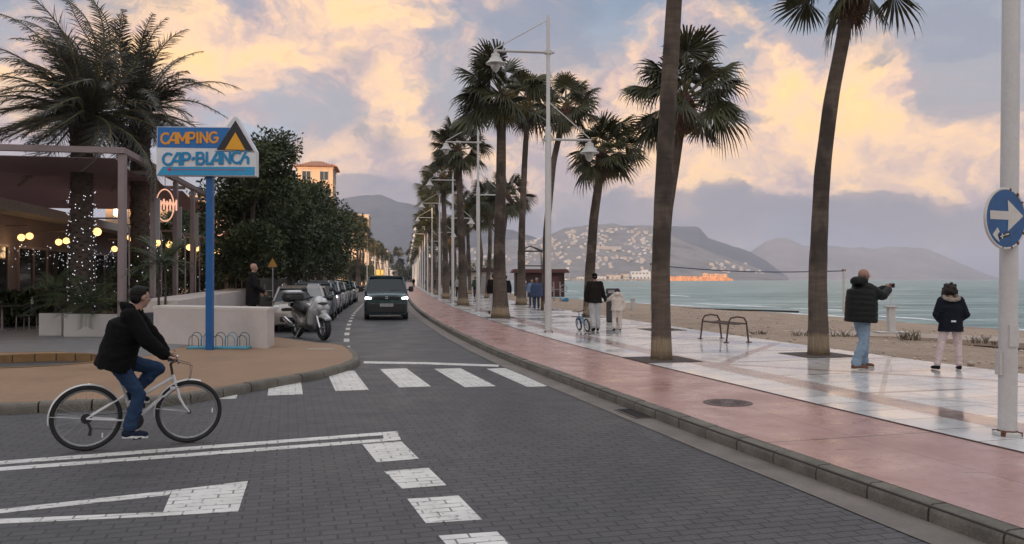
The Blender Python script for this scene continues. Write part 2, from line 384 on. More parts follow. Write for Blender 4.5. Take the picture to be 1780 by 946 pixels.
def marble_mat():
    m = mat('wet_marble_paving', (.6, .58, .56), .12, var=0); n = NT(m.node_tree); b = bs(m)
    uv = n.new('ShaderNodeTexCoord').outputs['UV']; tcn = n.new('ShaderNodeTexCoord').outputs['Object']
    u, v, _ = n.sep(uv)
    c = n.mix(n.mapr(n.noise(tcn, 1.4, 7, .65, .6), .3, .7), (.62, .60, .58, 1), (.80, .775, .75, 1))
    # single slabs differ a little
    br = n.new('ShaderNodeTexBrick'); br.offset = .37; n.put(br.inputs['Vector'], n.comb(u, v))
    for k, q in (('Scale', 1.), ('Mortar Size', .011), ('Mortar Smooth', .1), ('Bias', 0.), ('Brick Width', 1.15), ('Row Height', .62)): br.inputs[k].default_value = q
    n.put(br.inputs['Color1'], (.76, .77, .80)); n.put(br.inputs['Color2'], (1, 1, 1)); n.put(br.inputs['Mortar'], (.26, .25, .25))
    c = n.mix(1., c, br.outputs['Color'], 'MULTIPLY')
    # pinkish grey band along the edge, zigzag of bands over the field
    bandc = n.mix(n.mapr(n.noise(tcn, 3, 5, .6), .3, .7), (.24, .165, .15, 1), (.36, .26, .235, 1))
    f1 = n.m('MULTIPLY', n.m('GREATER_THAN', u, .78), n.m('LESS_THAN', u, 1.3))
    tri = n.m('MULTIPLY', n.m('PINGPONG', n.m('ADD', v, 60.2), 4.2), .86)
    dz = n.m('ABSOLUTE', n.m('SUBTRACT', n.m('SUBTRACT', u, 1.3), tri)); f2 = n.m('MULTIPLY', n.m('LESS_THAN', dz, .14), n.m('GREATER_THAN', u, 1.3))
    tri2 = n.m('MULTIPLY', n.m('PINGPONG', n.m('ADD', v, 64.4), 4.2), .86)
    dz2 = n.m('ABSOLUTE', n.m('SUBTRACT', n.m('SUBTRACT', u, 1.3), tri2)); f3 = n.m('MULTIPLY', n.m('LESS_THAN', dz2, .05), n.m('GREATER_THAN', u, 1.3))
    c = n.mix(n.m('MULTIPLY', n.m('MAXIMUM', f1, f2), .9), c, bandc)
    c = n.mix(n.m('MULTIPLY', f3, .6), c, (.2, .19, .2, 1))
    row = n.m('LESS_THAN', n.m('MODULO', n.m('ADD', v, 60.), 2.1), .10)
    c = n.mix(n.m('MULTIPLY', n.m('MULTIPLY', row, n.m('GREATER_THAN', u, 1.3)), n.sstep(n.noise(n.comb(n.m('MULTIPLY', u, .7), n.m('MULTIPLY', v, .5)), 1.3, 1, .5), .42, .54, .15, .9)), c, (.11, .105, .115, 1))
    c = n.mix(n.mapr(n.noise(tcn, 14, 4, .7), .5, .8, 0, .35), c, (.3, .27, .25, 1))
    n.put(b.inputs['Base Color'], c)
    wet = n.noise(tcn, .6, 4, .6)
    n.put(b.inputs['Roughness'], n.m('ADD', n.sstep(wet, .38, .62, .04, .24), n.mapr(n.noise(tcn, 7, 4, .6), .3, .7, 0, .07)))
    b.inputs['Specular IOR Level'].default_value = .75
    bn = n.new('ShaderNodeBump'); bn.inputs['Strength'].default_value = .08; bn.inputs['Distance'].default_value = .02
    n.put(bn.inputs['Height'], n.m('SUBTRACT', n.noise(tcn, 2.5, 3, .5), n.m('MULTIPLY', br.outputs['Fac'], .2))); n.put(b.inputs['Normal'], bn.outputs[0])
    return m
M_MARB = marble_mat()
M_KERB = mat('kerb_concrete', (.15, .135, .11), .75, var=.35, vscale=3.5, bump=.5, bscale=50, fine=.35)
M_GUTTER = mat('dusty_concrete_gutter', (.17, .145, .128), .6, var=.3, vscale=2.2, bump=.2, fine=.2)
M_BROWN = mat('ochre_pavement', (.29, .175, .10), .6, var=.14, vscale=.8, bump=.25, bscale=60, fine=.22)
M_GREYTILE = mat('grey_paving', (.2, .19, .195), .5, var=.1, vscale=1)
def tiles(m, bw, rh, rot, c1, c2, mo, ms=.006):
    n = NT(m.node_tree); b = bs(m); tcn = n.new('ShaderNodeTexCoord').outputs['Object']; mp = n.mapping(tcn, rot=(0, 0, rot))
    br = n.new('ShaderNodeTexBrick'); n.put(br.inputs['Vector'], mp)
    for k, q in (('Scale', 1.), ('Mortar Size', ms), ('Mortar Smooth', .1), ('Bias', 0.), ('Brick Width', bw), ('Row Height', rh)): br.inputs[k].default_value = q
    n.put(br.inputs['Color1'], c1); n.put(br.inputs['Color2'], c2); n.put(br.inputs['Mortar'], mo)
    c = n.mix(n.mapr(n.noise(tcn, 1.2, 5, .6), .3, .7, 0, .4), br.outputs['Color'], c2)
    n.put(b.inputs['Base Color'], c)
tiles(M_GREYTILE, .4, .2, R(20), (.16, .155, .16), (.2, .19, .195), (.08, .078, .08))
def sand_mat():
    m = mat('beach_sand', (.35, .26, .19), .85, var=0); n = NT(m.node_tree); b = bs(m)
    tcn = n.new('ShaderNodeTexCoord').outputs['Object']; x, y, z = n.sep(tcn)
    c = n.mix(n.mapr(n.noise(tcn, .5, 6, .65), .3, .7), (.30, .212, .15, 1), (.47, .35, .26, 1))
    c = n.mix(n.mapr(n.noise(tcn, 7, 5, .7), .35, .7, 0, .6), c, (.17, .11, .075, 1))
    c = n.mix(n.sstep(n.noise(tcn, 16, 2, .5), .68, .74), c, (.5, .44, .38, 1))
    c = n.mix(n.sstep(z, -.95, -1.22, 0, .55), c, (.14, .10, .075, 1))
    n.put(b.inputs['Base Color'], c); n.put(b.inputs['Roughness'], n.sstep(z, -1.15, -1.3, .85, .3))
    bn = n.new('ShaderNodeBump'); bn.inputs['Strength'].default_value = .9; bn.inputs['Distance'].default_value = .06
    n.put(bn.inputs['Height'], n.m('ADD', n.noise(tcn, 3, 5, .65), n.m('MULTIPLY', n.noise(tcn, 22, 3, .6), .3))); n.put(b.inputs['Normal'], bn.outputs[0])
    return m
M_SAND = sand_mat()
def sea_mat():
    m = mat('sea_water', (.08, .2, .2), .12, var=0); n = NT(m.node_tree); b = bs(m)
    tcn = n.new('ShaderNodeTexCoord').outputs['Object']; x, y, z = n.sep(tcn)
    mp = n.mapping(tcn, rot=(0, 0, R(12)), scale=(.35, 1, 1))
    n1 = n.noise(mp, .55, 5, .6); n2 = n.noise(mp, .06, 4, .6)
    c = n.mix(n.mapr(n2, .35, .65), (.07, .155, .165, 1), (.15, .265, .26, 1))
    c = n.mix(n.mapr(n1, .42, .66, 0, .8), c, (.27, .39, .37, 1))
    sw = n.noise(n.mapping(tcn, rot=(0, 0, R(14)), scale=(.2, 1, 1)), .26, 8, .78)
    c = n.mix(n.sstep(sw, .40, .52, .75, 0), c, (.035, .095, .11, 1)); c = n.mix(n.sstep(sw, .53, .60, 0, .9), c, (.38, .47, .46, 1))
    cap = n.m('MULTIPLY', n.sstep(n.noise(n.mapping(tcn, rot=(0, 0, R(12)), scale=(.22, 1, 1)), .62, 7, .76), .56, .63), n.sstep(n2, .42, .6, .35, 1))
    c = n.mix(cap, c, (.62, .64, .64, 1))
    n.put(b.inputs['Base Color'], c); n.put(b.inputs['Roughness'], n.m('ADD', .32, n.m('MULTIPLY', cap, .5)))
    b.inputs['Specular IOR Level'].default_value = .2
    bn = n.new('ShaderNodeBump'); bn.inputs['Strength'].default_value = 1.; bn.inputs['Distance'].default_value = .8
    n.put(bn.inputs['Height'], n.m('ADD', n.noise(mp, .42, 6, .65), n.m('MULTIPLY', n.noise(mp, 2.6, 4, .6), .15))); n.put(b.inputs['Normal'], bn.outputs[0])
    return m
M_SEA = sea_mat()
M_SOIL = mat('dark_soil', (.045, .035, .028), .9, var=.4, vscale=9, bump=.8, bscale=30)
M_BRICK = mat('tan_brick', (.22, .125, .05), .7, var=.2, vscale=6)
M_IRON = mat('cast_iron', (.13, .09, .085), .55, .3, var=.3, vscale=12, bump=.3)
M_LAND = mat('dry_ground', (.16, .14, .11), .9, var=.3, vscale=.1)

# ------------------------------------------------------------------ ground, roads, pavements
def ysteps(y0, y1):
    ys = [y0]; 
    while ys[-1] < y1: ys.append(min(y1, ys[-1] + max(.5, ys[-1] * .03)))
    return ys
def strip(name, o0, o1, z, y0, y1, m, nx=1, skirt=0):
    b = MB(); b.uv = []; ys = ysteps(y0, y1); acc = 0; prev = None; n = nx + 1
    for y in ys:
        if prev is not None: acc += (off(y, 0) - off(prev, 0)).length
        prev = y
        for i in range(n):
            o = o0 + (o1 - o0) * i / nx; p = off(y, o, z); b.v.append(tuple(p)); b.uv.append((o - o0, acc))
    for j in range(len(ys) - 1):
        for i in range(nx): b.f.append((j * n + i, j * n + i + 1, (j + 1) * n + i + 1, (j + 1) * n + i)); b.mi.append(0)
    return tag(b.build(name, m, smooth=False), kind='structure')
b = MB(); ys = ysteps(-60, 880)
b.add([(x, y, -.03) for y in ys for x in (-4000, off(max(y, -29), 7.3).x)], [(2 * j, 2 * j + 1, 2 * j + 3, 2 * j + 2) for j in range(len(ys) - 1)])
tag(b.build('ground', M_LAND, smooth=False), kind='structure')
strip('cycle_path', .15, 2.10, .13, -25, 420, M_PINK)
strip('promenade', 2.10, 7.42, .134, -25, 420, M_MARB)
b = MB(); b.add([tuple(off(y, o, z)) for y in ysteps(-25, 420) for (o, z) in ((7.42, .134), (7.42, -.3))], [(2 * j, 2 * j + 1, 2 * j + 3, 2 * j + 2) for j in range(len(ysteps(-25, 420)) - 1)])
tag(b.build('promenade_edge', M_KERB, smooth=False), kind='structure')
# a thin dark joint between the pink path and the marble
b = MB(); ys = ysteps(-25, 200)
b.add([tuple(off(y, o, .138)) for y in ys for o in (2.085, 2.115)], [(2 * j, 2 * j + 1, 2 * j + 3, 2 * j + 2) for j in range(len(ys) - 1)])
tag(b.build('paving_joint', mat('dark_joint', (.09, .06, .06), .8), smooth=False), kind='structure')
# kerb stones, each with a worn top edge
def kerb(name, path, h=.13, wd=.16, L=.62, seed=1, inner=1):
    """path: list of points (x, y) along the foot of the kerb face; stones lie to the left of the path when inner=1"""
    P = [V((p[0], p[1], 0)) for p in path]; seg = [(P[i + 1] - P[i]).length for i in range(len(P) - 1)]; tot = sum(seg)
    def pos(s):
        for i, l in enumerate(seg):
            if s <= l or i == len(seg) - 1:
                return P[i].lerp(P[i + 1], s / l)
            s -= l
    rr = random.Random(seed); b = MB(); s = 0
    while s < tot - .05:
        e = min(s + L, tot); g = .007 + rr.random() * .006; a, c = pos(s + g), pos(e - g); d = (c - a).normalized(); nn = V((-d.y, d.x, 0)) * inner
        j = rr.uniform(-.004, .004); hh = h + rr.uniform(-.004, .005)
        prof = [(0 + j, -.05), (0 + j, hh * .55), (.008 + j, hh - .03), (.03 + j, hh - .006), (.05 + j, hh), (wd, hh), (wd, -.05)]
        vs = [tuple(q + nn * o + V((0, 0, z))) for q in (a, c) for (o, z) in prof]; k = len(prof)
        fs = [(i, i + 1, k + i + 1, k + i) for i in range(k - 1)] + [tuple(range(k))[::-1], tuple(range(k, 2 * k))]
        if inner < 0: fs = [f[::-1] for f in fs]
        b.add(vs, fs); s = e; 
        if e > 60: L = 2.5
    return tag(b.build(name, M_KERB, ang=30), kind='structure')
kerb('kerb', [tuple(off(y, 0)[:2]) for y in ysteps(-20, 420)], inner=-1)
b = MB(); ys = ysteps(-20, 420)   # filled joints behind the stones
b.add([tuple(off(y, o, z)) for y in ys for (o, z) in ((.012, -.02), (.012, .117), (.158, .117))], [(3 * j + i, 3 * j + i + 1, 3 * j + i + 4, 3 * j + i + 3) for j in range(len(ys) - 1) for i in (0, 1)])
tag(b.build('kerb_mortar', mat('kerb_joint', (.06, .05, .045), .9), smooth=False), kind='structure')
b = MB(); ys = ysteps(-20, 420)
b.add([tuple(off(y, o + (.03 * noise.noise(V((y * .8, 0, 0))) if i == 0 else 0), .006)) for y in ys for i, o in enumerate((-.34 , -.002))], [(2 * j, 2 * j + 1, 2 * j + 3, 2 * j + 2) for j in range(len(ys) - 1)])
tag(b.build('gutter', M_GUTTER, smooth=False), kind='structure')
# roads: block paving in the junction, asphalt beyond the stop line
A = at(632, 631); B_ = at(880, 637)
b = MB(); P = [V((-60, -25, 0)), off(-20, .01), *[off(y, .01) for y in range(-16, 16, 2)], off(15.75, .01), B_, A, V((-3.6, 17.0, 0)), V((-60, 12, 0))]
b.prism([(p.x, p.y) for p in P], -.02, 0); tag(b.build('junction_road', M_PAVER, smooth=False), kind='structure')
b = MB(); ys = [y for y in ysteps(15.2, 880)]
b.add([tuple(off(y, o, -.004)) for y in ys for o in (-6.0, .01)], [(2 * j, 2 * j + 1, 2 * j + 3, 2 * j + 2) for j in range(len(ys) - 1)])
tag(b.build('road', M_ASPH, smooth=False), kind='structure')
# corner pavement
CORNER = [(-500, 735), (-250, 716), (0, 703), (90, 699), (180, 696), (290, 690), (345, 683.5), (450, 664), (560, 645), (605, 633), (622, 626), (627, 621), (624, 615), (618, 608), (605, 600), (590, 597), (560, 595.5), (520, 590), (481, 585)]
cp = [at(u, v, .13) for u, v in CORNER]
left_edge = [off(y, -5.9, .13) for y in ysteps(24, 420)]
kpath = [(p.x, p.y) for p in cp] + [(p.x, p.y) for p in left_edge]
kerb('corner_kerb', kpath[:len(cp) + 30], inner=1, seed=4)
PITC = (-9.35, 15.8); hole = [(PITC[0] + 1.5 * math.cos(a), PITC[1] + 1.42 * math.sin(a)) for a in np.linspace(0, 2 * math.pi, 49)[:-1]]
def inset(path, d):
    out = []
    for i in range(len(path)):
        a = V(path[max(i - 1, 0)]); c = V(path[min(i + 1, len(path) - 1)]); dd = (c - a).normalized(); out.append((path[i][0] - dd.y * d, path[i][1] + dd.x * d))
    return out
inn = inset(kpath, .15)
b = MB(); b.prism(inn + [(-120, 420), (-120, 7)], .05, .13, holes=[hole]); tag(b.build('corner_pavement', M_BROWN, smooth=False), kind='structure')
gt = [at(u, v, .134) for u, v in [(-500, 612), (0, 612.5), (110, 611), (170, 617), (215, 624), (262, 617), (300, 608), (332, 599), (332, 560), (-500, 545)]]
b = MB(); b.prism([(p.x, p.y) for p in gt][::-1], .131, .136); tag(b.build('grey_pavement', M_GREYTILE, smooth=False), kind='structure')
# round sunken planting pit with brick lining
b = MB(); vs = []; N = 48
for i in range(N):
    a = 2 * math.pi * i / N; ca, sa = math.cos(a), math.sin(a)
    for (r, z) in ((1.56, .14), (1.42, .14), (1.42, -.02)): vs.append((r * ca, r * .95 * sa, z))
fs = []
for i in range(N):
    j = (i + 1) % N; fs += [(3 * i, 3 * j, 3 * j + 1, 3 * i + 1)[::-1], (3 * i + 1, 3 * j + 1, 3 * j + 2, 3 * i + 2)[::-1]]
b.add(vs, fs, 0)
for k in range(22):
    a = 2 * math.pi * k / 22; b.box((1.418 * math.cos(a), 1.418 * .95 * math.sin(a), .06), (.012, .02, .15), 1, rz=a)
pit = b.build('planting_pit', [M_BRICK, M_SOIL], loc=(PITC[0], PITC[1], 0), smooth=False)
tag(pit, 'round sunken planting pit lined with tan brick in the ochre pavement', 'planting pit')
b = MB(); b.prism([(1.42 * math.cos(a), 1.35 * math.sin(a)) for a in np.linspace(0, 2 * math.pi, 41)[:-1]], -.029, -.02); b.build('soil', M_SOIL, pit)

# road markings
def marking(name, quads, z=.004, m=M_PAINT):
    b = MB()
    for q in quads:
        P = [at(u, v, 0) for u, v in q]; b.prism([(p.x, p.y) for p in P], z - .003, z)
    return tag(b.build(name, m, smooth=False), kind='structure')
marking('double_line_marking', [[(-700, 861), (0, 808), (665, 757), (664, 752), (0, 802), (-700, 854)], [(-700, 872), (0, 819), (668, 768), (667, 763), (0, 813), (-700, 865)], [(664.5, 752), (690, 750), (697, 765), (668, 768)]])
marking('wedge_marking', [[(-500, 946), (0, 893), (294, 861), (299, 853), (0, 886), (-500, 938)], [(-500, 932), (0, 911), (280, 898), (284, 891), (0, 903), (-500, 922)], [(299.5, 853), (431, 837), (414, 890), (280.6, 897.6)]])
marking('give_way_dashes', [[(630, 773), (698, 768), (728, 798), (655, 804)], [(668, 820), (745, 814), (776, 844), (699, 850)], [(708, 868), (797, 862), (838, 904), (740, 910)], [(762, 932), (864, 925), (915, 973), (805, 980)]])
marking('edge_line_marking', [[(-300, 738), (0, 719), (82, 713), (82, 710), (0, 715), (-300, 733)], [(100, 713.5), (155, 709.5), (155, 706), (100, 709)]])
marking('stop_line_marking', [[(632, 632), (740, 633.5), (866, 638), (868, 634.5), (740, 630), (632, 628.5)]])
rd = V((-.2785, 1, 0)).normalized(); rn = V((rd.y, -rd.x, 0))
b = MB()
for (u, v) in [(917, 673), (808, 673.5), (694, 674), (583, 680), (465, 688), (345, 695.5), (233, 703)]:
    p = at(u, v); w_ = .50; L = 2.7
    b.prism([(q.x, q.y) for q in (p, p + rn * w_, p + rn * w_ + rd * L, p + rd * L)], .001, .004)
tag(b.build('zebra_crossing', M_PAINT, smooth=False), kind='structure')
b = MB(); y = 20.2
while y < 130:
    a, c = off(y, -3.22), off(y, -3.07); d, e = off(y + 1.15, -3.22), off(y + 1.15, -3.07)
    b.prism([(q.x, q.y) for q in (a, c, e, d)], -.003, .001); y += 2.55
tag(b.build('parking_lane_marking', M_PAINT, smooth=False), kind='structure')

# manhole, drain, cover plates
def manhole():
    p = at(1265, 700, .133); b = MB(); b.lathe([(.0, .004), (.08, .006), (.09, .002), (.24, .002), (.25, .005), (.3, .005), (.31, 0)], 32, c=tuple(p))
    for k in range(16):
        a = k * math.pi / 8; b.box((p.x + .165 * math.cos(a), p.y + .165 * math.sin(a), p.z + .004), (.12, .018, .004), 0, rz=a)
    tag(b.build('manhole_cover', M_IRON), 'round rusty manhole cover set in the pink path', 'manhole cover')
manhole()
p = at(1102, 719, .01); b = MB(); a_ = math.atan2(1, -.27)
b.box((0, 0, 0), (.7, .26, .008), 0)
for k in range(9): b.box((-.3 + k * .075, 0, .006), (.03, .2, .008), 1)
tag(b.build('drain_grate', [M_IRON, mat('drain_hole', (.02, .02, .02), .8)], loc=tuple(p), rz=a_, smooth=False), 'iron drain grate in the gutter beside the kerb', 'drain grate')
p = at(557, 607, .132); b = MB(); b.box((0, 0, .002), (.6, .3, .006)); 
tag(b.build('inspection_cover', mat('pale_cover', (.34, .28, .22), .7), loc=tuple(p), rz=.05, smooth=False), 'pale rectangular inspection cover in the ochre corner pavement', 'cover plate')

# ------------------------------------------------------------------ beach and sea
_S = [(-60, 46), (0, 37.5), (30, 32.5), (49, 29), (65, 25.3), (76, 21.5), (90, 14.8), (109, 8.0), (150, 2.4), (213, -4.5), (400, -29), (880, -90)]
def S(y): return float(np.interp(y, [a for a, c in _S], [c for a, c in _S]))
b = MB(); ys = ysteps(-29, 880); NX = 40
for y in ys:
    x0 = off(y, 7.42); x1 = S(x0.y)
    for i in range(NX + 1):
        tt = i / NX * 1.35; xx = x0.x + (x1 - x0.x) * tt
        base_z = .10 - .10 * min(1, tt * 4) - 1.3 * max(0, (tt - .12) / .88) ** 1.25 if tt > .12 else .10 - .05 * tt
        bump_ = .0 if i == 0 else .06 * noise.fractal(V((xx * .5, x0.y * .5, 0)), 1, 2, 4) * min(1, i / 3)
        b.v.append((xx, x0.y, base_z + bump_ - (.015 if i == 0 else 0)))
for j in range(len(ys) - 1):
    for i in range(NX): a = j * (NX + 1) + i; b.f.append((a, a + 1, a + NX + 2, a + NX + 1)); b.mi.append(0)
tag(b.build('beach', M_SAND, ang=180), kind='structure')
b = MB(); P = [at(u, v, .05) for u, v in [(1195, 571), (1320, 574.5), (1560, 580), (1700, 586), (1790, 590.5), (2300, 615), (2300, 632), (1790, 600), (1700, 594), (1560, 587.5), (1320, 581), (1195, 575)]]
b.prism([(p.x, p.y) for p in P], -.05, .085); tag(b.build('beach_path', mat('pale_sandy_concrete', (.42, .33, .27), .8, var=.2, fine=.2), smooth=False), kind='structure')
SEAZ = -1.3
b = MB(); b.add([(-600, -400, SEAZ), (13000, -400, SEAZ), (13000, 13000, SEAZ), (-600, 13000, SEAZ)], [(0, 1, 2, 3)])
tag(b.build('sea', M_SEA, smooth=False), kind='structure')
# foam of the small breakers along the shore
b = MB(); rr = random.Random(5)
M_FOAM = mat('sea_foam', (.7, .72, .72), .6, var=.15, vscale=3, bump=.5)
for k, (dx, amp) in enumerate(((0.3, .5), (2.6, .7), (6.0, 1.0), (11, 1.2))):
    y = 20.
    while y < 200:
        L = rr.uniform(2.5, 9) * (1 + y / 90)
        if rr.random() < (.85 if k == 0 else .5):
            n = 14; vs = []
            for i in range(n + 1):
                yy = y + L * i / n; env = math.sin(math.pi * i / n) ** .5; wob = amp * noise.noise(V((yy * .45, k * 9, 0)))
                w0 = (.12 + .22 * abs(noise.noise(V((yy * 1.7, k, 3))))) * env * (1 + y / 60)
                for q, zz in ((-w0, .0), (0, .03 + .04 * env), (w0, .0)): vs.append((S(yy) + dx * (1 + y / 100) + wob + q, yy, SEAZ + .01 + zz))
            b.add(vs, [(3 * i + q, 3 * i + q + 1, 3 * i + q + 4, 3 * i + q + 3) for i in range(n) for q in (0, 1)])
        y += L + rr.uniform(.2, 3)
tag(b.build('shore_foam', M_FOAM, ang=180), 'white foam of small breakers', 'foam', kind='stuff')
# stones and dry weeds on the sand
b = MB(); rr = random.Random(11)
for i in range(1500):
    y = rr.uniform(10, 60) if i < 1300 else rr.uniform(8, 24); o = 7.42 + .3 + rr.random() ** 1.5 * 14; p = off(y, o); s = rr.uniform(.012, .05) if rr.random() < .9 else rr.uniform(.05, .09)
    tt = (p.x - off(y, 7.42).x) / max(1, S(p.y) - off(y, 7.42).x)
    bz = .10 - .10 * min(1, tt * 4) - 1.3 * max(0, (tt - .12) / .88) ** 1.25 if tt > .12 else .10 - .05 * tt
    b.sphere((p.x, p.y, bz + .06 * noise.fractal(V((p.x * .5, p.y * .5, 0)), 1, 2, 4)), (s, s * rr.uniform(.6, 1), s * .6), 6, 4)
tag(b.build('pebbles', mat('pale_stone', (.42, .36, .3), .8, var=.4, vscale=.8)), 'scattered pale pebbles on the sand', 'pebbles', kind='stuff')
M_WEED = mat('dry_weed', (.1, .085, .05), .8, var=.4)
def weed(p, h, n, label, seed):
    rr = random.Random(seed); b = MB()
    for i in range(n):
        a = rr.uniform(0, 6.28); l = h * rr.uniform(.5, 1.1); sp = rr.uniform(.1, .8)
        q0 = V((rr.uniform(-.25, .25), rr.uniform(-.12, .12), 0)); q1 = q0 + V((math.cos(a) * sp * l * .5, math.sin(a) * sp * l * .5, l * .6)); q2 = q1 + V((math.cos(a) * sp * l * .6, math.sin(a) * sp * l * .6, l * .3))
        b.tube([q0, q1, q2], [.008, .006, .002], 4)
        for k in range(5):
            qq = q0.lerp(q2, rr.uniform(.3, 1)); d = V((rr.uniform(-1, 1), rr.uniform(-1, 1), rr.uniform(0, 1))).normalized() * .05
            b.add([qq, qq + d + V((.012, 0, 0)), qq + d * 1.3], [(0, 1, 2)])
    tag(b.build('dry_weed', M_WEED, loc=tuple(p)), label, 'weed', 'dry weeds on the beach')
for i, (u, v, h, n, lb) in enumerate([(1320, 584, .16, 26, 'low dark weed between the bench and the right palm on the sand'), (1392, 586, .2, 26, 'spreading dry weed just left of the bare-based right palm'), (1462, 589, .3, 22, 'dark upright weed beside the photographing man on the sand'),
        (1486, 588, .16, 24, 'low weed patch partly behind the photographing man'), (1582, 592, .3, 44, 'wide spiky dry weed between the two people at the sand'), (1699, 597, .2, 30, 'small dry weed right of the girl in the fur hood'), (1737, 600, .12, 20, 'smallest weed beside the white sign pole')]):
    weed(at(u, v, .05), h, n, lb, 30 + i)
# ------------------------------------------------------------------ hills across the bay
def hill_mat(name, c1, c2, c3, sc_=.006):
    m = mat(name, c1, .95, var=0, spec=.1); n = NT(m.node_tree); tcn = n.new('ShaderNodeTexCoord').outputs['Object']
    c = n.mix(n.mapr(n.noise(tcn, sc_, 7, .65), .35, .65), c1, c2); c = n.mix(n.sstep(n.noise(tcn, sc_ * 6, 5, .7), .5, .68, 0, .7), c, c3)
    n.put(bs(m).inputs['Base Color'], c); return m
H1 = hill_mat('scrub_hill', (.15, .15, .15, 1), (.27, .25, .245, 1), (.07, .08, .075, 1))
H2 = hill_mat('rock_hill', (.055, .065, .08, 1), (.10, .105, .12, 1), (.045, .05, .055, 1))
def hill(name, prof, D, D0, m, n=90, depth=1.5, rug=.16, label=None, zb=-2, kk=1.25):
    """prof: skyline as (pixel u, pixel v); D: distance of the ridge; D0: distance of the foot"""
    us = [a for a, c in prof]; vv = [c for a, c in prof]; NT_ = 34
    b = MB()
    def H(u, tt):
        d = D0 + (D - D0) * tt if tt <= 1 else D * (1 + (tt - 1) * depth * .5)
        top = CZ + (485 - float(np.interp(u, us, vv))) / FP * D
        xx = (u - 890) / FP * d
        prof_ = tt ** kk if tt <= 1 else 1 - ((tt - 1) / 1.) ** 1.5
        f = noise.fractal(V((xx / D * 9, d / D * 9, D * .001)), .9, 2.1, 6)
        rid = 1 - abs(noise.fractal(V((xx / D * 6 + 7, d / D * 3, 2.)), 1, 2, 5))
        z = zb + (top - zb) * prof_ * (1 + rug * (rid - .75) * (1 - abs(tt - .5) * 2 if tt < 1 else 1) * 1.6) + (f * .035 * (top - zb)) * (min(1, tt * 3))
        return V((xx, d, z))
    ts = [i / NT_ * 2 for i in range(NT_ + 1)]
    for tt in ts:
        for i in range(n + 1): b.v.append(tuple(H(us[0] + (us[-1] - us[0]) * i / n, tt)))
    for j in range(NT_):
        for i in range(n): a = j * (n + 1) + i; b.f.append((a, a + 1, a + n + 2, a + n + 1)); b.mi.append(0)
    tag(b.build(name, m, ang=180), kind='structure'); return H
HD = hill('mountain', [(300, 400), (420, 372), (520, 352), (600, 348), (680, 346), (740, 356), (800, 372), (870, 400), (930, 412), (1000, 432), (1060, 484)], 3000, 1900, H2)
HB = hill('mesa_hill', [(1040, 470), (1100, 425), (1140, 408), (1168, 396), (1190, 391), (1208, 390), (1216, 392), (1224, 402), (1232, 411), (1262, 421), (1300, 436), (1330, 452), (1352, 470), (1372, 484)], 3800, 2700, H2, kk=1.05)
HA = hill('cape_hill', [(1235, 484), (1270, 462), (1302, 440), (1330, 422), (1352, 418), (1375, 420), (1395, 427), (1450, 426), (1510, 430), (1570, 431), (1615, 435), (1650, 450), (1690, 466), (1712, 476), (1740, 484)], 4600, 3800, hill_mat('pale_scrub_hill', (.20, .19, .195, 1), (.30, .275, .27, 1), (.15, .15, .155, 1)), kk=.8)
HC = hill('town_hill', [(560, 484), (640, 470), (760, 440), (850, 424), (925, 417), (960, 405), (985, 392), (1005, 388), (1060, 391), (1090, 396), (1140, 399), (1180, 412), (1230, 432), (1280, 452), (1330, 472), (1370, 483)], 2400, 1600, H1, kk=.95)
HE = hill('near_hill', [(900, 484), (940, 478), (990, 466), (1030, 464), (1090, 462), (1150, 472), (1240, 476), (1310, 478), (1340, 484)], 1750, 1540, H1, kk=.7)

# houses of the hillside town
M_HW = [mat('house_wall_white', (.46, .47, .49), .8, var=.06), mat('house_wall_cream', (.40, .36, .33), .8, var=.06)]
M_HR = mat('house_roof', (.3, .17, .11), .8, var=.1); M_HG = mat('house_window', (.05, .05, .06), .3, var=0)
def house_mesh(k):
    rr = random.Random(k); b = MB(); w_, d_, h_ = 1, .7, .42 + .2 * (k % 2)
    b.box((0, 0, h_ / 2 - .15), (w_, d_, h_ + .3), 0); b.box((.18 * (-1) ** k, .05, h_ + .12), (w_ * .55, d_ * .7, .26), 0)
    b.box((0, 0, h_ + .015), (w_ * 1.03, d_ * 1.04, .03), 1); b.box((.18 * (-1) ** k, .05, h_ + .27), (w_ * .6, d_ * .76, .03), 1)
    for i in range(4): b.box((-.36 + i * .24, -d_ / 2, h_ * .5), (.11, .02, .14), 2)
    return b.mesh('house', [M_HW[k % 2], M_HR if k % 3 else M_HW[0], M_HG], smooth=False)
HM = [house_mesh(k) for k in range(5)]
rr = random.Random(21); nh = 0; tries = 0
HOUSE_BOX = [(905, 1150, 398, 468, 222, HC), (960, 1120, 398, 430, 34, HC), (1235, 1335, 452, 476, 30, HC), (770, 900, 432, 470, 22, HC)]
for (u0, u1, v0, v1, cnt, Hf) in HOUSE_BOX:
    k = 0; tries = 0
    while k < cnt and tries < 6000:
        tries += 1; u = rr.uniform(u0, u1); tt = rr.uniform(.05, .97); p = Hf(u, tt); vv_ = 485 - (p.z - CZ) / p.y * FP
        if not (v0 < vv_ < v1): continue
        if noise.noise(V((u * .02, vv_ * .07, 1))) < -.18 and Hf is HC: continue
        o = link('hillside_house', HM[rr.randrange(5)], None, (p.x, p.y, p.z), rr.uniform(-.6, .6)); s = rr.uniform(3.6, 8); o.scale = (s * rr.uniform(.9, 1.5), s, s * 1.0)
        tag(o, 'small pale house among the many on the hillside town across the bay', 'house', 'houses of the hillside town'); k += 1
# the long flat building in the middle of the hillside
p = HC(1053, .42); b = MB(); b.box((0, 0, 2), (72, 12, 6), 0); b.box((0, -5, 5.3), (73, 3, .8), 1)
for i in range(13): b.box((-33 + i * 5.4, -6, 2.6), (3, .2, 2), 2)
tag(b.build('apartment_row', [M_HW[1], M_HW[0], M_HG], loc=tuple(p), smooth=False), 'long low flat-roofed terrace halfway up the town hillside', 'building')
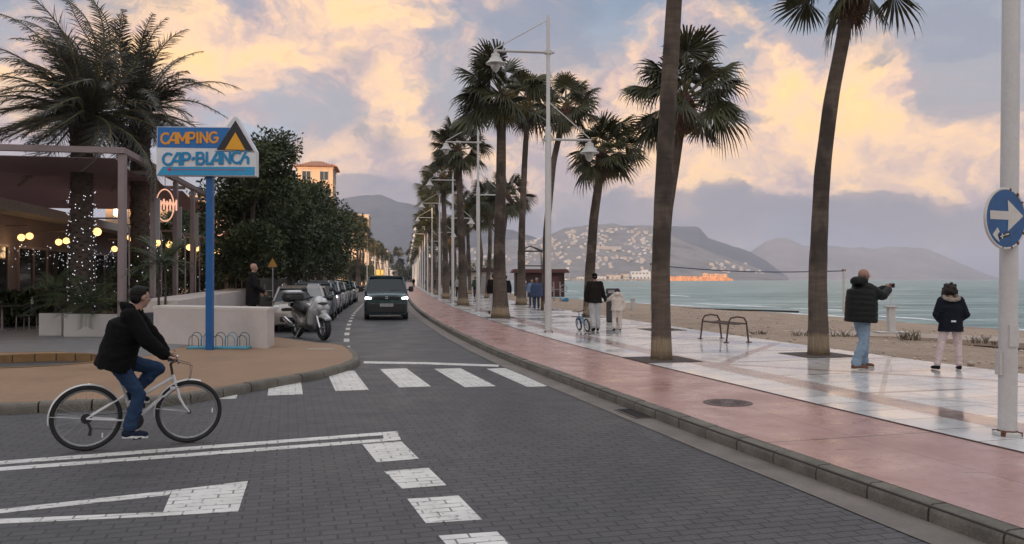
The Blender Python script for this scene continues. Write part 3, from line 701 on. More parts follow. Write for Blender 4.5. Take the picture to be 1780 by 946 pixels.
# harbour
b = MB(); b.box((0, 0, 3.5), (62, 20, 9), 0); b.box((6, 0, 12), (36, 16, 8), 0); b.box((14, 0, 17.5), (12, 8, 3), 0)
for i in range(9): b.box((-26 + i * 6.5, -10.05, 4), (3.2, .2, 2.6), 1)
for i in range(5): b.box((-8 + i * 6.5, -8.05, 12.5), (3.2, .2, 2.6), 1)
p = pt(1107, 486, 1500); tag(b.build('harbour_building', [M_HW[0], M_HG], loc=(p.x, p.y, -.5), smooth=False), 'big white flat-roofed harbour building at the foot of the town', 'building')
for i, (u, wd, hh, lb) in enumerate([(1045, 26, 7, 'low white harbour shed left of the big harbour building'), (1068, 30, 9, 'cream harbour shed beside the big white harbour building'), (1013, 22, 6, 'small white harbour hut behind the palm trunk'), (1086, 14, 11, 'narrow harbour house touching the big white building')]):
    b = MB(); b.box((0, 0, hh / 2), (wd, 10, hh), 0); b.box((0, 0, hh + .4), (wd + 1, 11, .8), 1)
    for k in range(4): b.box((-wd * .36 + k * wd * .24, -5.05, hh * .5), (2, .2, 2), 2)
    p = pt(u, 486, 1460); tag(b.build('harbour_shed', [M_HW[i % 2], M_HR, M_HG], loc=(p.x, p.y, -.8), smooth=False), lb, 'building')
b = MB(); rr = random.Random(3)
p0, p1 = pt(893, 487, 1380), pt(1168, 487, 1380)
for i in range(520):
    f = rr.random(); q = p0.lerp(p1, f); b.box((q.x, q.y + rr.uniform(-5, 9), -.9 + rr.uniform(0, 1.4)), (rr.uniform(1.5, 4), 3, 2.4), 0, rz=rr.uniform(0, 3))
tag(b.build('breakwater', mat('breakwater_rock', (.28, .25, .22), .9, var=.3, vscale=.2), smooth=False), 'long grey rock breakwater in front of the harbour', 'breakwater')
M_BOAT = mat('boat_white', (.75, .75, .76), .4, var=.03)
rr = random.Random(8)
bm_ = MB(); 
def boat_mesh():
    b = MB(); st = []
    for y, hw, hb, zt in [(-5, 1.2, .8, 1.1), (-3, 1.5, 1.1, 1.15), (0, 1.6, 1.15, 1.25), (3, 1.1, .7, 1.5), (5, .1, .05, 1.8)]: st.append([(-hw, y, zt), (-hb, y, 0), (hb, y, 0), (hw, y, zt)])
    vs = [q for s_ in st for q in s_]; b.add(vs, [(4 * j + i, 4 * j + (i + 1) % 4, 4 * j + 4 + (i + 1) % 4, 4 * j + 4 + i) for j in range(4) for i in range(4)] + [(0, 1, 2, 3)])
    b.box((0, -1, 1.9), (2, 4, 1.4), 0); b.box((0, -1, 2.3), (2.04, 3.4, .5), 1); b.cyl((0, .5, 2), (0, .5, 10.5), .09, 5)
    return b.mesh('boat', [M_BOAT, M_HG], smooth=False)
BM_ = boat_mesh()
for i in range(26):
    p = pt(900 + i * 9.1 + rr.uniform(-3, 3), 487, 1410); o = link('moored_boat', BM_, None, (p.x, p.y, SEAZ - .1), rr.uniform(1.0, 2.1)); s = rr.uniform(.9, 1.6); o.scale = (s, s, s * .9)
    tag(o, 'tiny white moored boat in the row along the far harbour', 'boat', 'boats moored in the harbour')
# rocky pier with low houses; its orange sunlight is put into the rock colour
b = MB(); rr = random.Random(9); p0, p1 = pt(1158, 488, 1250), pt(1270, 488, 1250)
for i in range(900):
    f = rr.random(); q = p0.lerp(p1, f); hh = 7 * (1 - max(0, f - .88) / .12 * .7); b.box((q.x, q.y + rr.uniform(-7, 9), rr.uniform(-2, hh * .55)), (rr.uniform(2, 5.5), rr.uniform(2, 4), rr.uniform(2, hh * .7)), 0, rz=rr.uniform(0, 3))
tag(b.build('rocky_pier', mat('sun_tinted_rock', (.62, .30, .14), .9, var=.3, vscale=.15), smooth=False), 'orange sunlit rocky pier reaching into the bay', 'pier')
for i, f in enumerate((.60, .68, .76, .83, .90)):
    q = p0.lerp(p1, f); b = MB(); hh = (6, 4.6, 5.2, 4.4, 4.8)[i]; b.box((0, 0, hh / 2), (7, 8, hh), 0); b.box((0, 0, hh + .3), (7.6, 8.6, .6), 1)
    for k in (-1, 1): b.box((k * 1.9, -4.05, hh * .55), (1.5, .2, 1.8), 2)
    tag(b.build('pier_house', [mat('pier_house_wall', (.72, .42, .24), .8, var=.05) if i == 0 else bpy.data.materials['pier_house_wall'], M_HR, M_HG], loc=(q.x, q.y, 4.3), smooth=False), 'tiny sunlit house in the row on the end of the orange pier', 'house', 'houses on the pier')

# ------------------------------------------------------------------ buildings
M_TILE = mat('clay_roof_tile', (.36, .16, .09), .8, var=.25, vscale=2, bump=.3)
def apartment(name, loc, rz, wx_, dy, h, floors, cols, wall, label, roof=True, side_cols=3, arch=False, blind=(.2, .16, .13)):
    e = empty(name, loc, label, 'building', rz)
    W_ = mat('rendered_wall_' + name, wall, .85, var=.06, vscale=.5); G_ = mat('window_glass_' + name, (.04, .045, .05), .12, var=0); Fm = mat('window_frame_' + name, (.5, .45, .4), .6, var=0)
    b = MB(); b.box((0, 0, h / 2), (wx_, dy, h)); b.box((0, 0, h - .15), (wx_ + .3, dy + .3, .25)); 
    for f in range(1, floors): b.box((0, 0, f * h / floors), (wx_ + .12, dy + .12, .18))
    b.build('wall', W_, e, smooth=False)
    if roof:
        b = MB(); o_ = .7; z0 = h + .02
        vs = [(-wx_ / 2 - o_, -dy / 2 - o_, z0), (wx_ / 2 + o_, -dy / 2 - o_, z0), (wx_ / 2 + o_, dy / 2 + o_, z0), (-wx_ / 2 - o_, dy / 2 + o_, z0), (-wx_ * .15, 0, z0 + 1.5), (wx_ * .15, 0, z0 + 1.5)]
        b.add(vs, [(0, 1, 5, 4), (2, 3, 4, 5), (1, 2, 5), (3, 0, 4), (3, 2, 1, 0)])
        k = int((wx_ + 1.4) / .45)
        for i in range(k): b.cyl((-wx_ / 2 - o_ + .2 + i * .45, -dy / 2 - o_ - .05, z0 + .06), (-wx_ / 2 - o_ + .2 + i * .45, -dy / 2 + .2, z0 + .45), .13, 6)
        k = int((dy + 1.4) / .45)
        for i in range(k): b.cyl((wx_ / 2 + o_ + .05, -dy / 2 - o_ + .2 + i * .45, z0 + .06), (wx_ / 2 - .2, -dy / 2 - o_ + .2 + i * .45, z0 + .45), .13, 6)
        b.build('roof', M_TILE, e)
    fh = h / floors
    for f in range(floors):
        for side, n, L in ((0, cols, wx_), (1, side_cols, dy)):
            for c in range(n):
                ww = min(1.5, L / n * .62); wh = fh * .52; q = -L / 2 + (c + .5) * L / n; zc = (f + .5) * fh
                T = Matrix.Translation((q, -dy / 2, zc)) if side == 0 else Matrix.Translation((wx_ / 2, q, zc)) @ Matrix.Rotation(R(90), 4, 'Z')
                fb = MB()
                for (cx, cz, sx, sz) in ((0, wh / 2, ww + .16, .1), (0, -wh / 2, ww + .3, .12), (-ww / 2, 0, .08, wh), (ww / 2, 0, .08, wh), (0, 0, .06, wh)): fb.box((cx, -.05, cz), (sx, .14, sz), 0, T)
                if arch:
                    pts = [(ww / 2 * math.cos(a), -.06, wh / 2 + ww * .35 * math.sin(a)) for a in np.linspace(0, math.pi, 9)]
                    fb.tube([T @ V(q_) for q_ in pts], .07, 5)
                wdw = fb.build('window', Fm, e, smooth=False); gb = MB(); gb.box((0, -.02, 0), (ww - .1, .05, wh - .1), 0, T); gb.build('pane', G_, wdw, smooth=False)
    return e
p = pt(556, 300, 150); apartment('tile_roofed_tower', (p.x - .5, 150, 0), R(8), 6.2, 7, 21.8, 7, 2, (.62, .42, .28), 'sunlit ochre tower with a clay tile roof above the dark trees', side_cols=2, arch=True)
apartment('apartment_block', (-46.5, 226, 0), R(8), 14, 16, 19.0, 6, 4, (.66, .48, .34), 'sunlit pale apartment block beyond the tower at the trees\' end', roof=False, side_cols=3)
apartment('beachfront_block', (-62, 330, 0), R(6), 24, 14, 13.0, 4, 6, (.55, .48, .42), 'low cream block far down the road behind palms', roof=False)
apartment('distant_villa', (-53, 400, 0), R(0), 12, 10, 6, 2, 4, (.7, .66, .6), 'white villa at the far end of the road', roof=False)
apartment('ochre_block', (-36, 92, 0), R(6), 15, 10, 10.6, 3, 5, (.62, .40, .24), 'ochre sunlit block glimpsed under the terrace roof behind the restaurant', roof=False)
# unseen block added behind the camera to keep the sun off the junction
apartment('rear_shade_block', (-20, -62, 0), 0, 260, 14, 19, 6, 14, (.45, .4, .36), 'long unseen apartment block added behind the junction to shade it', roof=False, side_cols=2)

# ------------------------------------------------------------------ washingtonia palms
M_LEAF = mat('fan_palm_leaf', (.044, .044, .012), .5, var=.5, vscale=1.3); M_LEAFD = mat('dead_palm_leaf', (.16, .105, .055), .8, var=.4, vscale=2)
bs(M_LEAF).inputs['Transmission Weight'].default_value = 0
M_PET = mat('palm_petiole', (.12, .10, .04), .6, var=.3); M_SHAG = mat('palm_leaf_bases', (.085, .04, .028), .85, var=.4, vscale=6, bump=.6)
def trunk_mat(name, c1, c2, pale):
    m = mat(name, c1, .85, var=0); n = NT(m.node_tree); tcn = n.new('ShaderNodeTexCoord').outputs['Object']; x, y, z = n.sep(tcn)
    wv = n.noise(n.comb(n.m('MULTIPLY', x, .6), n.m('MULTIPLY', y, .6), n.m('MULTIPLY', z, 4.5)), 2.4, 5, .75, .4); fib = n.noise(n.comb(n.m('MULTIPLY', x, 22), n.m('MULTIPLY', y, 22), n.m('MULTIPLY', z, 1.6)), 1., 4, .65)
    big = n.noise(n.comb(x, y, n.m('MULTIPLY', z, .9)), 1.1, 3, .5)
    c = n.mix(n.mapr(wv, .35, .65), c1, c2); c = n.mix(n.mapr(fib, .4, .75, 0, .3), c, tuple(k * .42 for k in c1[:3]) + (1,)); c = n.mix(n.sstep(big, .47, .56, 0, .75), c, tuple(k * .36 for k in c1[:3]) + (1,))
    if pale: c = n.mix(n.sstep(n.m('ADD', z, n.m('MULTIPLY', n.noise(tcn, 7, 3, .6), .16)), .58, .42), c, n.mix(n.mapr(fib, .35, .7), (.33, .255, .165, 1), (.20, .15, .10, 1)))
    n.put(bs(m).inputs['Base Color'], c)
    bn = n.new('ShaderNodeBump'); bn.inputs['Strength'].default_value = .9; bn.inputs['Distance'].default_value = .03
    n.put(bn.inputs['Height'], n.m('ADD', wv, fib)); n.put(bs(m).inputs['Normal'], bn.outputs[0]); return m
M_TR = trunk_mat('palm_trunk', (.085, .062, .048, 1), (.15, .112, .086, 1), True)
def fan_crown(seed, nf=44, wind=(-.15, .1), spread=1.0, low=.5, dead=6):
    rr = random.Random(seed); b = MB()
    for i in range(nf):
        f = (i + .5) / nf; az_ = i * 2.39996 + rr.uniform(-.35, .35)
        elv = R(82) - f ** .85 * R(82 + 50 * low) + rr.uniform(-.16, .16)
        isd = i >= nf - dead
        if isd: elv = -R(rr.uniform(50, 75))
        d = V((math.cos(az_) * math.cos(elv), math.sin(az_) * math.cos(elv), math.sin(elv))); d = (d + V((wind[0], wind[1], 0)) * (1.1 - f)).normalized()
        L = rr.uniform(.6, 1.2) * (1 if not isd else .5); p0 = V((0, 0, -.25 * f)); p1 = p0 + d * L * .55; p2 = p0 + d * L + V((0, 0, -.10 * (1 - abs(d.z))))
        b.tube([p0, p1, p2], [.028, .018, .013], 4, 1, cap=False)
        # blade: folded fan of pointed segments
        ax = (p2 - p1).normalized(); side = ax.cross(V((0, 0, 1)))
        if side.length < .05: side = V((1, 0, 0))
        side.normalize(); up = side.cross(ax).normalized(); tw = rr.uniform(-.7, .7)
        side, up = side * math.cos(tw) + up * math.sin(tw), up * math.cos(tw) - side * math.sin(tw)
        n = 34; RL = rr.uniform(.72, .98) * spread * (1 if not isd else .7); m_ = 2 if isd else 0; droop = rr.uniform(.2, .75)
        tot = R(rr.uniform(190, 260)); prevm = None
        for k in range(n):
            a = -tot / 2 + tot * (k + .5) / n; l = RL * (1 - .28 * (abs(a) / (tot / 2)) ** 2) * rr.uniform(.88, 1.06)
            dd = ax * math.cos(a) + side * math.sin(a) + up * (-.12 - .30 * abs(math.sin(a)) + (.05 if k % 2 else -.05))
            dd.normalize(); nn = (-ax * math.sin(a) + side * math.cos(a)).normalized()
            wmid = l * .5 * tot / n * .56; g = V((0, 0, -1))
            q0 = p2; q1 = p2 + dd * l * .5 + g * droop * .05; q2 = p2 + dd * l * .8 + g * droop * .22 * l; q3 = p2 + dd * l * .98 + g * droop * (.4 + rr.random() * .5) * l + V((wind[0], wind[1], 0)) * .14 * rr.random()
            lift = up * .02 * (1 if k % 2 else -1)
            b.add([q0, q1 - nn * wmid + lift, q1 + nn * wmid - lift, q2 - nn * wmid * .62, q2 + nn * wmid * .62, q3], [(0, 2, 1), (1, 2, 4, 3), (3, 4, 5)], m_)
    return b
def shag(b, h=.75, r=.2, seed=1):
    rr = random.Random(seed); b.tube([(0, 0, -h - .25), (0, 0, -h * .6 - .2), (0, 0, -.2), (0, 0, .05)], [r * .8, r * 1.25, r * 1.15, r * .5], 12, 3)
    for i in range(70):
        a = i * 2.4; z = -.25 - h * (i / 70.); l = rr.uniform(.1, .22); q0 = V((math.cos(a) * r, math.sin(a) * r, z)); d = V((math.cos(a), math.sin(a), rr.uniform(.2, 1.2))).normalized()
        s_ = V((-math.sin(a), math.cos(a), 0)) * .045
        b.add([q0 - s_, q0 + s_, q0 + d * l + s_ * .3, q0 + d * l - s_ * .3], [(0, 1, 2, 3)], 3)
CROWNS = []
for k, kw in enumerate([dict(nf=42, wind=(-.45, 0), dead=3, low=.6), dict(nf=36, wind=(-.6, .1), low=.75, dead=5), dict(nf=40, wind=(.12, 0), low=.55, dead=2), dict(nf=34, wind=(-.35, -.2), low=.9, dead=3)]):
    b = fan_crown(40 + k, **kw); shag(b, .75 + .15 * (k % 2), .2, k); CROWNS.append(b.mesh('fan_crown', [M_LEAF, M_PET, M_LEAFD, M_SHAG], smooth=False))
M_GRATE = mat('tree_grate_soil', (.075, .055, .048), .8, var=.35, vscale=9, bump=.5)
def palm(base, pts, r0, r1, crown, cs, label, group='fan palms along the promenade', rz=None, grate=True, seed=0):
    """pts: list of (dx, dy, h) above base; last = crown point"""
    e = empty('fan_palm', tuple(base), label, 'palm tree', 0, group)
    P = [V((0, 0, -.03))] + [V(p) for p in pts]
    # smooth path
    n = 44; out = []; rad = []; H_ = P[-1].z
    for i in range(n + 1):
        tt = i / n; h = H_ * tt; xs = np.interp(h, [p.z for p in P], [p.x for p in P]); ys_ = np.interp(h, [p.z for p in P], [p.y for p in P]); out.append(V((float(xs), float(ys_), h)))
    for _ in range(4): out = [out[0]] + [(out[i - 1] + out[i] * 2 + out[i + 1]) / 4 for i in range(1, n)] + [out[-1]]
    for i in range(n + 1):
        tt = i / n; h = H_ * tt; fl = (.12 if r0 < .23 else .5) * math.exp(-h / (.35 if r0 < .23 else .8))
        rad.append((r0 + (r1 - r0) * tt ** .8) * (1 + fl) * (1 + .035 * noise.noise(V((h * 2.3, seed * 3.7, 0))) + .016 * abs(math.sin(h * 17 + noise.noise(V((h, seed, 0))) * 3)) + .02 * noise.noise(V((h * 9, seed, 5)))))
    b = MB(); b.tube(out, rad, 16); b.build('trunk', M_TR, e, ang=180)
    c = link('crown', CROWNS[crown % 4], e, tuple(out[-1] + V((0, 0, .2))), rz if rz is not None else seed * 1.7); c.scale = (cs,) * 3
    if grate:
        b = MB(); b.box((0, 0, .002), (1.15, 1.15, .012), 0, rz=.25); b.build('tree_pit', M_GRATE, e, smooth=False)
    return e
def pk(u, v, y, base): p = pt(u, v, y); return (p.x - base.x, 0, p.z - base.z)
PZ = .136
b1 = at(1150, 625, PZ); palm(b1, [pk(1148, 480, b1.y, b1), pk(1153, 330, b1.y, b1), pk(1160, 200, b1.y, b1), pk(1172, 0, b1.y, b1), pk(1186, -190, b1.y, b1)], .192, .14, 0, .95, 'thick palm trunk with pale base, nearest the pink path, its crown out of view', seed=1)
b1 = at(1423, 617, PZ); palm(b1, [pk(1421, 480, b1.y, b1), pk(1429, 300, b1.y, b1), pk(1445, 170, b1.y, b1), pk(1467, 60, b1.y, b1), pk(1478, -28, b1.y, b1)], .20, .125, 1, .88, 'leaning fan palm beside the man photographing the sea', seed=2, rz=1.2)
b1 = at(1150, 573, PZ); palm(b1, [pk(1152, 480, b1.y, b1), pk(1160, 370, b1.y, b1), pk(1176, 270, b1.y, b1), pk(1190, 175, b1.y, b1)], .19, .13, 2, 1.22, 'fan palm with full round crown standing behind the thick near trunk', seed=3, rz=.4)
b1 = at(1023, 551, PZ); palm(b1, [pk(1025, 480, b1.y, b1), pk(1032, 380, b1.y, b1), pk(1042, 310, b1.y, b1), pk(1046, 268, b1.y, b1)], .229, .16, 3, 1.12, 'short curved fan palm behind the man holding the child\'s hand', seed=4, rz=2.2)
b1 = at(870, 552, PZ); palm(b1, [pk(868, 440, b1.y, b1), pk(871, 300, b1.y, b1), pk(872, 170, b1.y, b1)], .27, .17, 0, 1.25, 'tall fan palm with wide flared base left of the nearest full lamp post', seed=5, rz=.2)
b1 = at(947, 538.5, PZ); palm(b1, [pk(950, 400, b1.y, b1), pk(962, 280, b1.y, b1), pk(983, 190, b1.y, b1)], .2, .14, 1, 1.2, 'fan palm hidden partly behind the nearest full lamp post', seed=6, rz=4)
b1 = at(805, 530.5, PZ); palm(b1, [pk(803, 440, b1.y, b1), pk(799, 330, b1.y, b1), pk(796, 262, b1.y, b1)], .25, .17, 2, 1.22, 'tall fan palm beside the second full lamp post', seed=7, rz=3)
b1 = at(906, 530, PZ); palm(b1, [pk(907, 400, b1.y, b1), pk(912, 280, b1.y, b1), pk(918, 180, b1.y, b1)], .24, .15, 3, 1.3, 'slender fan palm in front of the dark red kiosk', seed=8, rz=1)
rr = random.Random(77)
# the two receding rows
for i in range(15):
    y = 65.5 + 15.8 * i; bb = off(y, 3.05, PZ); hh = rr.uniform(8.2, 10.2) if i < 6 else rr.uniform(7.8, 9.8)
    palm(bb, [(rr.uniform(-.3, .3), 0, hh * .5), (rr.uniform(-.5, .5), 0, hh)], .24, .17, rr.randrange(4), rr.uniform(1.1, 1.3), 'fan palm in the receding kerbside row beyond the second full lamp post', 'far fan palms of the kerbside row', seed=10 + i, grate=i < 3)
for i in range(24):
    y = 58.5 + 8.4 * i; bb = off(y, 6.5, PZ); hh = rr.uniform(7.2, 10.6)
    palm(bb, [(rr.uniform(-.2, .5), 0, hh * .5), (rr.uniform(-.3, .9), 0, hh)], .2, .14, rr.randrange(4), rr.uniform(1.05, 1.3), 'slimmer fan palm in the receding beach-side row beyond the kiosk', 'far fan palms of the beach-side row', seed=40 + i, grate=i < 3)
for i in range(15):
    y = 112 + 19 * i; bb = off(y, -7.6 - rr.uniform(0, 1.2), .13); hh = rr.uniform(7.5, 10.5) + i * .15
    palm(bb, [(rr.uniform(-.3, .3), 0, hh * .5), (rr.uniform(-.5, .5), 0, hh)], .26, .16, rr.randrange(4), rr.uniform(1.2, 1.5), 'far fan palm on the left side of the road', 'far fan palms left of the road', seed=80 + i, grate=False)
for i in range(12):
    y = 300 + 13 * i; bb = V((off(y, -14 + 5.5 * (i % 5)).x, y, 0)); hh = rr.uniform(9, 13)
    palm(bb, [(0, 0, hh * .5), (rr.uniform(-.5, .5), 0, hh)], .28, .18, rr.randrange(4), rr.uniform(1.4, 1.7), 'tiny fan palm closing the view where the road vanishes', 'fan palms at the vanishing point', seed=120 + i, grate=False)

# ------------------------------------------------------------------ date palms by the restaurant
M_DL = mat('date_palm_leaf', (.06, .062, .048), .5, var=.5, vscale=1.1)
def date_crown(seed, nf=70, L=3.6, wind=(-.5, .1), el0=85, el1=-45):
    rr = random.Random(seed); b = MB()
    for i in range(nf):
        f = (i + .5) / nf; az_ = i * 2.39996 + rr.uniform(-.3, .3); elv = R(el0 - (el0 - el1) * f ** .9 + rr.uniform(-9, 9))
        d = V((math.cos(az_) * math.cos(elv), math.sin(az_) * math.cos(elv), math.sin(elv))); l = L * rr.uniform(.62, 1.1) * (1 if noise.noise(V((math.cos(az_) * 1.3, math.sin(az_) * 1.3, seed))) > -.25 else .62); p = V((0, 0, -.2 * f)) + V((d.x, d.y, 0)) * .15; pts = [p]; n = 16
        w_ = V((wind[0], wind[1], 0)) * rr.uniform(.6, 1.3)
        for k in range(n):
            d = (d + V((0, 0, -1)) * (.06 + .04 * k / n * 2) * (1.15 - abs(d.z)) + w_ * .17 * (k / n)).normalized(); pts.append(pts[-1] + d * l / n)
        b.tube(pts, [.035 * (1 - k / (n + 1.)) + .006 for k in range(n + 1)], 4, 1, cap=False)
        for k in range(2, n + 1):
            for h_ in (0, .25, .5, .75):
                q = pts[k - 1].lerp(pts[k], h_); dd = (pts[k] - pts[k - 1]).normalized(); sd_ = dd.cross(V((0, 0, 1)))
                if sd_.length < .1: sd_ = V((1, 0, 0))
                sd_.normalize(); up = sd_.cross(dd); ll = .56 * math.sin(math.pi * min(1, (k + h_) / (n + 1.5)) ** .8) + .10
                for s in (-1, 1):
                    e_ = (dd * rr.uniform(.5, 1.0) + sd_ * s * .8 + up * rr.uniform(-.1, .55) + w_ * .35 + V((0, 0, -.25))).normalized(); t_ = q + e_ * ll * rr.uniform(.85, 1.1) + V((0, 0, -.05)); m_ = q.lerp(t_, .45) + V((0, 0, .02)); ww = dd * .014
                    b.add([q - ww, m_ - ww * 1.1, m_ + ww * 1.1, q + ww, t_], [(0, 1, 2, 3), (1, 4, 2)], 0)
    return b
def date_palm(base, crownz, r, label, seed, L, wind, **kw):
    e = empty('date_palm', base, label, 'palm tree', 0, None); b = MB(); n = 50
    out = [V((0, 0, crownz * i / n)) for i in range(n + 1)]; b.tube(out, [r * (1 + .07 * math.sin(i * 2.1) + (.25 * max(0, (i / n - .8) / .2))) for i in range(n + 1)], 18)
    rr = random.Random(seed)
    for i in range(420):
        a = i * 2.4; z = crownz * (.04 + .96 * i / 420); l = rr.uniform(.04, .09) + (.14 if i > 340 else 0); q0 = V((math.cos(a) * r, math.sin(a) * r, z)); d = V((math.cos(a), math.sin(a), .9)).normalized(); s_ = V((-math.sin(a), math.cos(a), 0)) * .06
        b.add([q0 - s_, q0 + s_, q0 + d * l + s_ * .4, q0 + d * l - s_ * .4], [(0, 1, 2, 3)])
    b.build('trunk', mat('date_trunk', (.07, .052, .042), .9, var=.4, vscale=5, bump=.7), e)
    b = date_crown(seed, L=L, wind=wind, **kw); b.build('crown', [M_DL, M_PET], e, (0, 0, crownz), smooth=False); return e
DP1 = (-12.65, 24.0, .1); date_palm(DP1, 6.5, .30, 'big shaggy date palm rising through the terrace roof, trunk wrapped in fairy lights', 5, 3.9, (-1.15, .1), nf=92, el1=-10)
DP2 = (-12.3, 27.0, .1); date_palm(DP2, 7.2, .3, 'windswept date palm with open fronds just behind the campsite sign', 6, 3.7, (.55, .0), nf=54, el1=-4)

# ------------------------------------------------------------------ broad-leaved trees
def leaf_mat(name, c1, c2):
    m = mat(name, c1, .5, var=0); n = NT(m.node_tree); tcn = n.new('ShaderNodeTexCoord').outputs['Object']
    c = n.mix(n.mapr(n.noise(tcn, 1.1, 4, .6), .35, .65), c1, c2); c = n.mix(n.mapr(n.noise(tcn, 9, 3, .6), .3, .7, 0, .5), c, tuple(k * .5 for k in c1[:3]) + (1,))
    n.put(bs(m).inputs['Base Color'], c); return m
M_FIC = leaf_mat('ficus_leaf', (.028, .042, .012, 1), (.07, .088, .024, 1)); M_BARK = mat('tree_bark', (.06, .048, .038), .9, var=.3, vscale=6, bump=.6)
M_FIC2 = leaf_mat('far_tree_leaf', (.04, .055, .02, 1), (.09, .095, .035, 1))
def tree_crown(seed, r, h, nleaf=15000, ls=.1, m=M_FIC, lob=22):
    rr = random.Random(seed); b = MB(); L = []
    for i in range(lob):
        a = rr.uniform(0, 6.28); q = rr.random() ** .5; z = rr.uniform(.05, .92); prof = math.sin(math.pi * (z * .8 + .14)) ** .55
        L.append((V((math.cos(a) * q * r * prof * .8, math.sin(a) * q * r * prof * .8, h * z)), rr.uniform(.22, .4) * r))
    for i in range(nleaf):
        c, q = L[rr.randrange(lob)]; d = V((rr.gauss(0, 1), rr.gauss(0, 1), rr.gauss(0, 1))).normalized(); k = q * rr.random() ** .33 * (1 + .28 * noise.noise(c + d * 1.6))
        if rr.random() < .06: k *= 1.22
        p = c + d * k; a1 = (d + V((rr.gauss(0, .7), rr.gauss(0, .7), rr.gauss(0, .7) + .2))).normalized(); a2 = a1.cross(V((rr.gauss(0, 1), rr.gauss(0, 1), rr.gauss(0, 1)))).normalized(); s = ls * rr.uniform(.7, 1.3)
        b.add([p, p + a1 * s * .5 + a2 * s * .28, p + a1 * s, p + a1 * s * .5 - a2 * s * .28], [(0, 1, 2, 3)])
    return b, L
def tree(name, loc, r, h0, h, label, seed, group, **kw):
    e = empty(name, loc, label, 'tree', 0, group); b, L = tree_crown(seed, r, h - h0, lob=kw.pop('lob', 34), **kw); b.build('crown', kw.get('m', M_FIC), e, (0, 0, h0), smooth=False)
    b = MB(); b.tube([(0, 0, -.05), (.05, 0, h0 * .5), (0, .05, h0 + .3), (0, 0, h0 + (h - h0) * .5)], [.22, .17, .14, .05], 10)
    rr = random.Random(seed + 1)
    for c, q in L[:11]: z0 = h0 * rr.uniform(.45, 1); b.tube([(0, 0, z0), (c.x * .5, c.y * .5, z0 + (c.z + h0 - z0) * .6), (c.x, c.y, c.z + h0)], [.09, .055, .02], 6)
    b.build('trunk', M_BARK, e); return e
for i, (xx, y, r, h0, h, nl, lb) in enumerate([(-11.0, 34.5, 2.4, 1.9, 7.9, 24000, 'nearest dark leafy tree right behind the campsite sign'), (-11.6, 39.5, 2.8, 2.0, 7.0, 22000, 'second dark leafy tree beside the parked cars'), (-11.9, 45, 3.0, 2.0, 6.7, 20000, 'third dark leafy tree, the one below the tile-roofed tower'),
        (-13.1, 53, 3.1, 2.0, 7.0, 15000, 'fourth dark leafy tree at the right end of the leafy mass'), (-15.6, 62, 3.4, 2.2, 7.4, 12000, 'fifth leafy tree, low behind the parked silver car'), (-18.4, 76, 3.8, 2, 6.8, 9000, 'leafy street tree above the far parked cars')]):
    tree('ficus_tree', (xx, y, .1), r, h0, h, lb, 60 + i, 'leafy trees along the left pavement', nleaf=nl, ls=.16 + .012 * i)
for i, (xx, y, r, h, lb) in enumerate([(-14.6, 43.5, 2.6, 6.2, 'dark leafy tree just beyond the end of the pergola'), (-17.5, 49, 3.0, 6.4, 'dark leafy tree behind the far end of the terrace'), (-21, 55, 3.2, 6.4, 'dark leafy tree seen between the pergola posts, behind the terrace')]):
    tree('ficus_tree', (xx, y, .1), r, 1.0, h, lb, 160 + i, 'dark trees behind the terrace', nleaf=9000, ls=.22)
for i in range(9):
    y = 92 + i * 20; bb = off(y, -9.5 - (i % 3), .1); tree('street_tree', tuple(bb), 3.0, 1.2, 4.6 + (i % 3) * .7, 'far rounded street tree left of the road beneath the palms', 90 + i, 'far street trees left of the road', nleaf=3200, ls=.3, m=M_FIC2, lob=14)
for i in range(9):
    bb = V((-75 + i * 8, 385 + 7 * (i % 3), -.2)); tree('horizon_tree', tuple(bb), 6, 1.2, 8 + (i % 3) * 1.6, 'small rounded tree at the far end of the road', 110 + i, 'trees at the far end of the road', nleaf=1600, ls=.8, m=M_FIC2, lob=14)

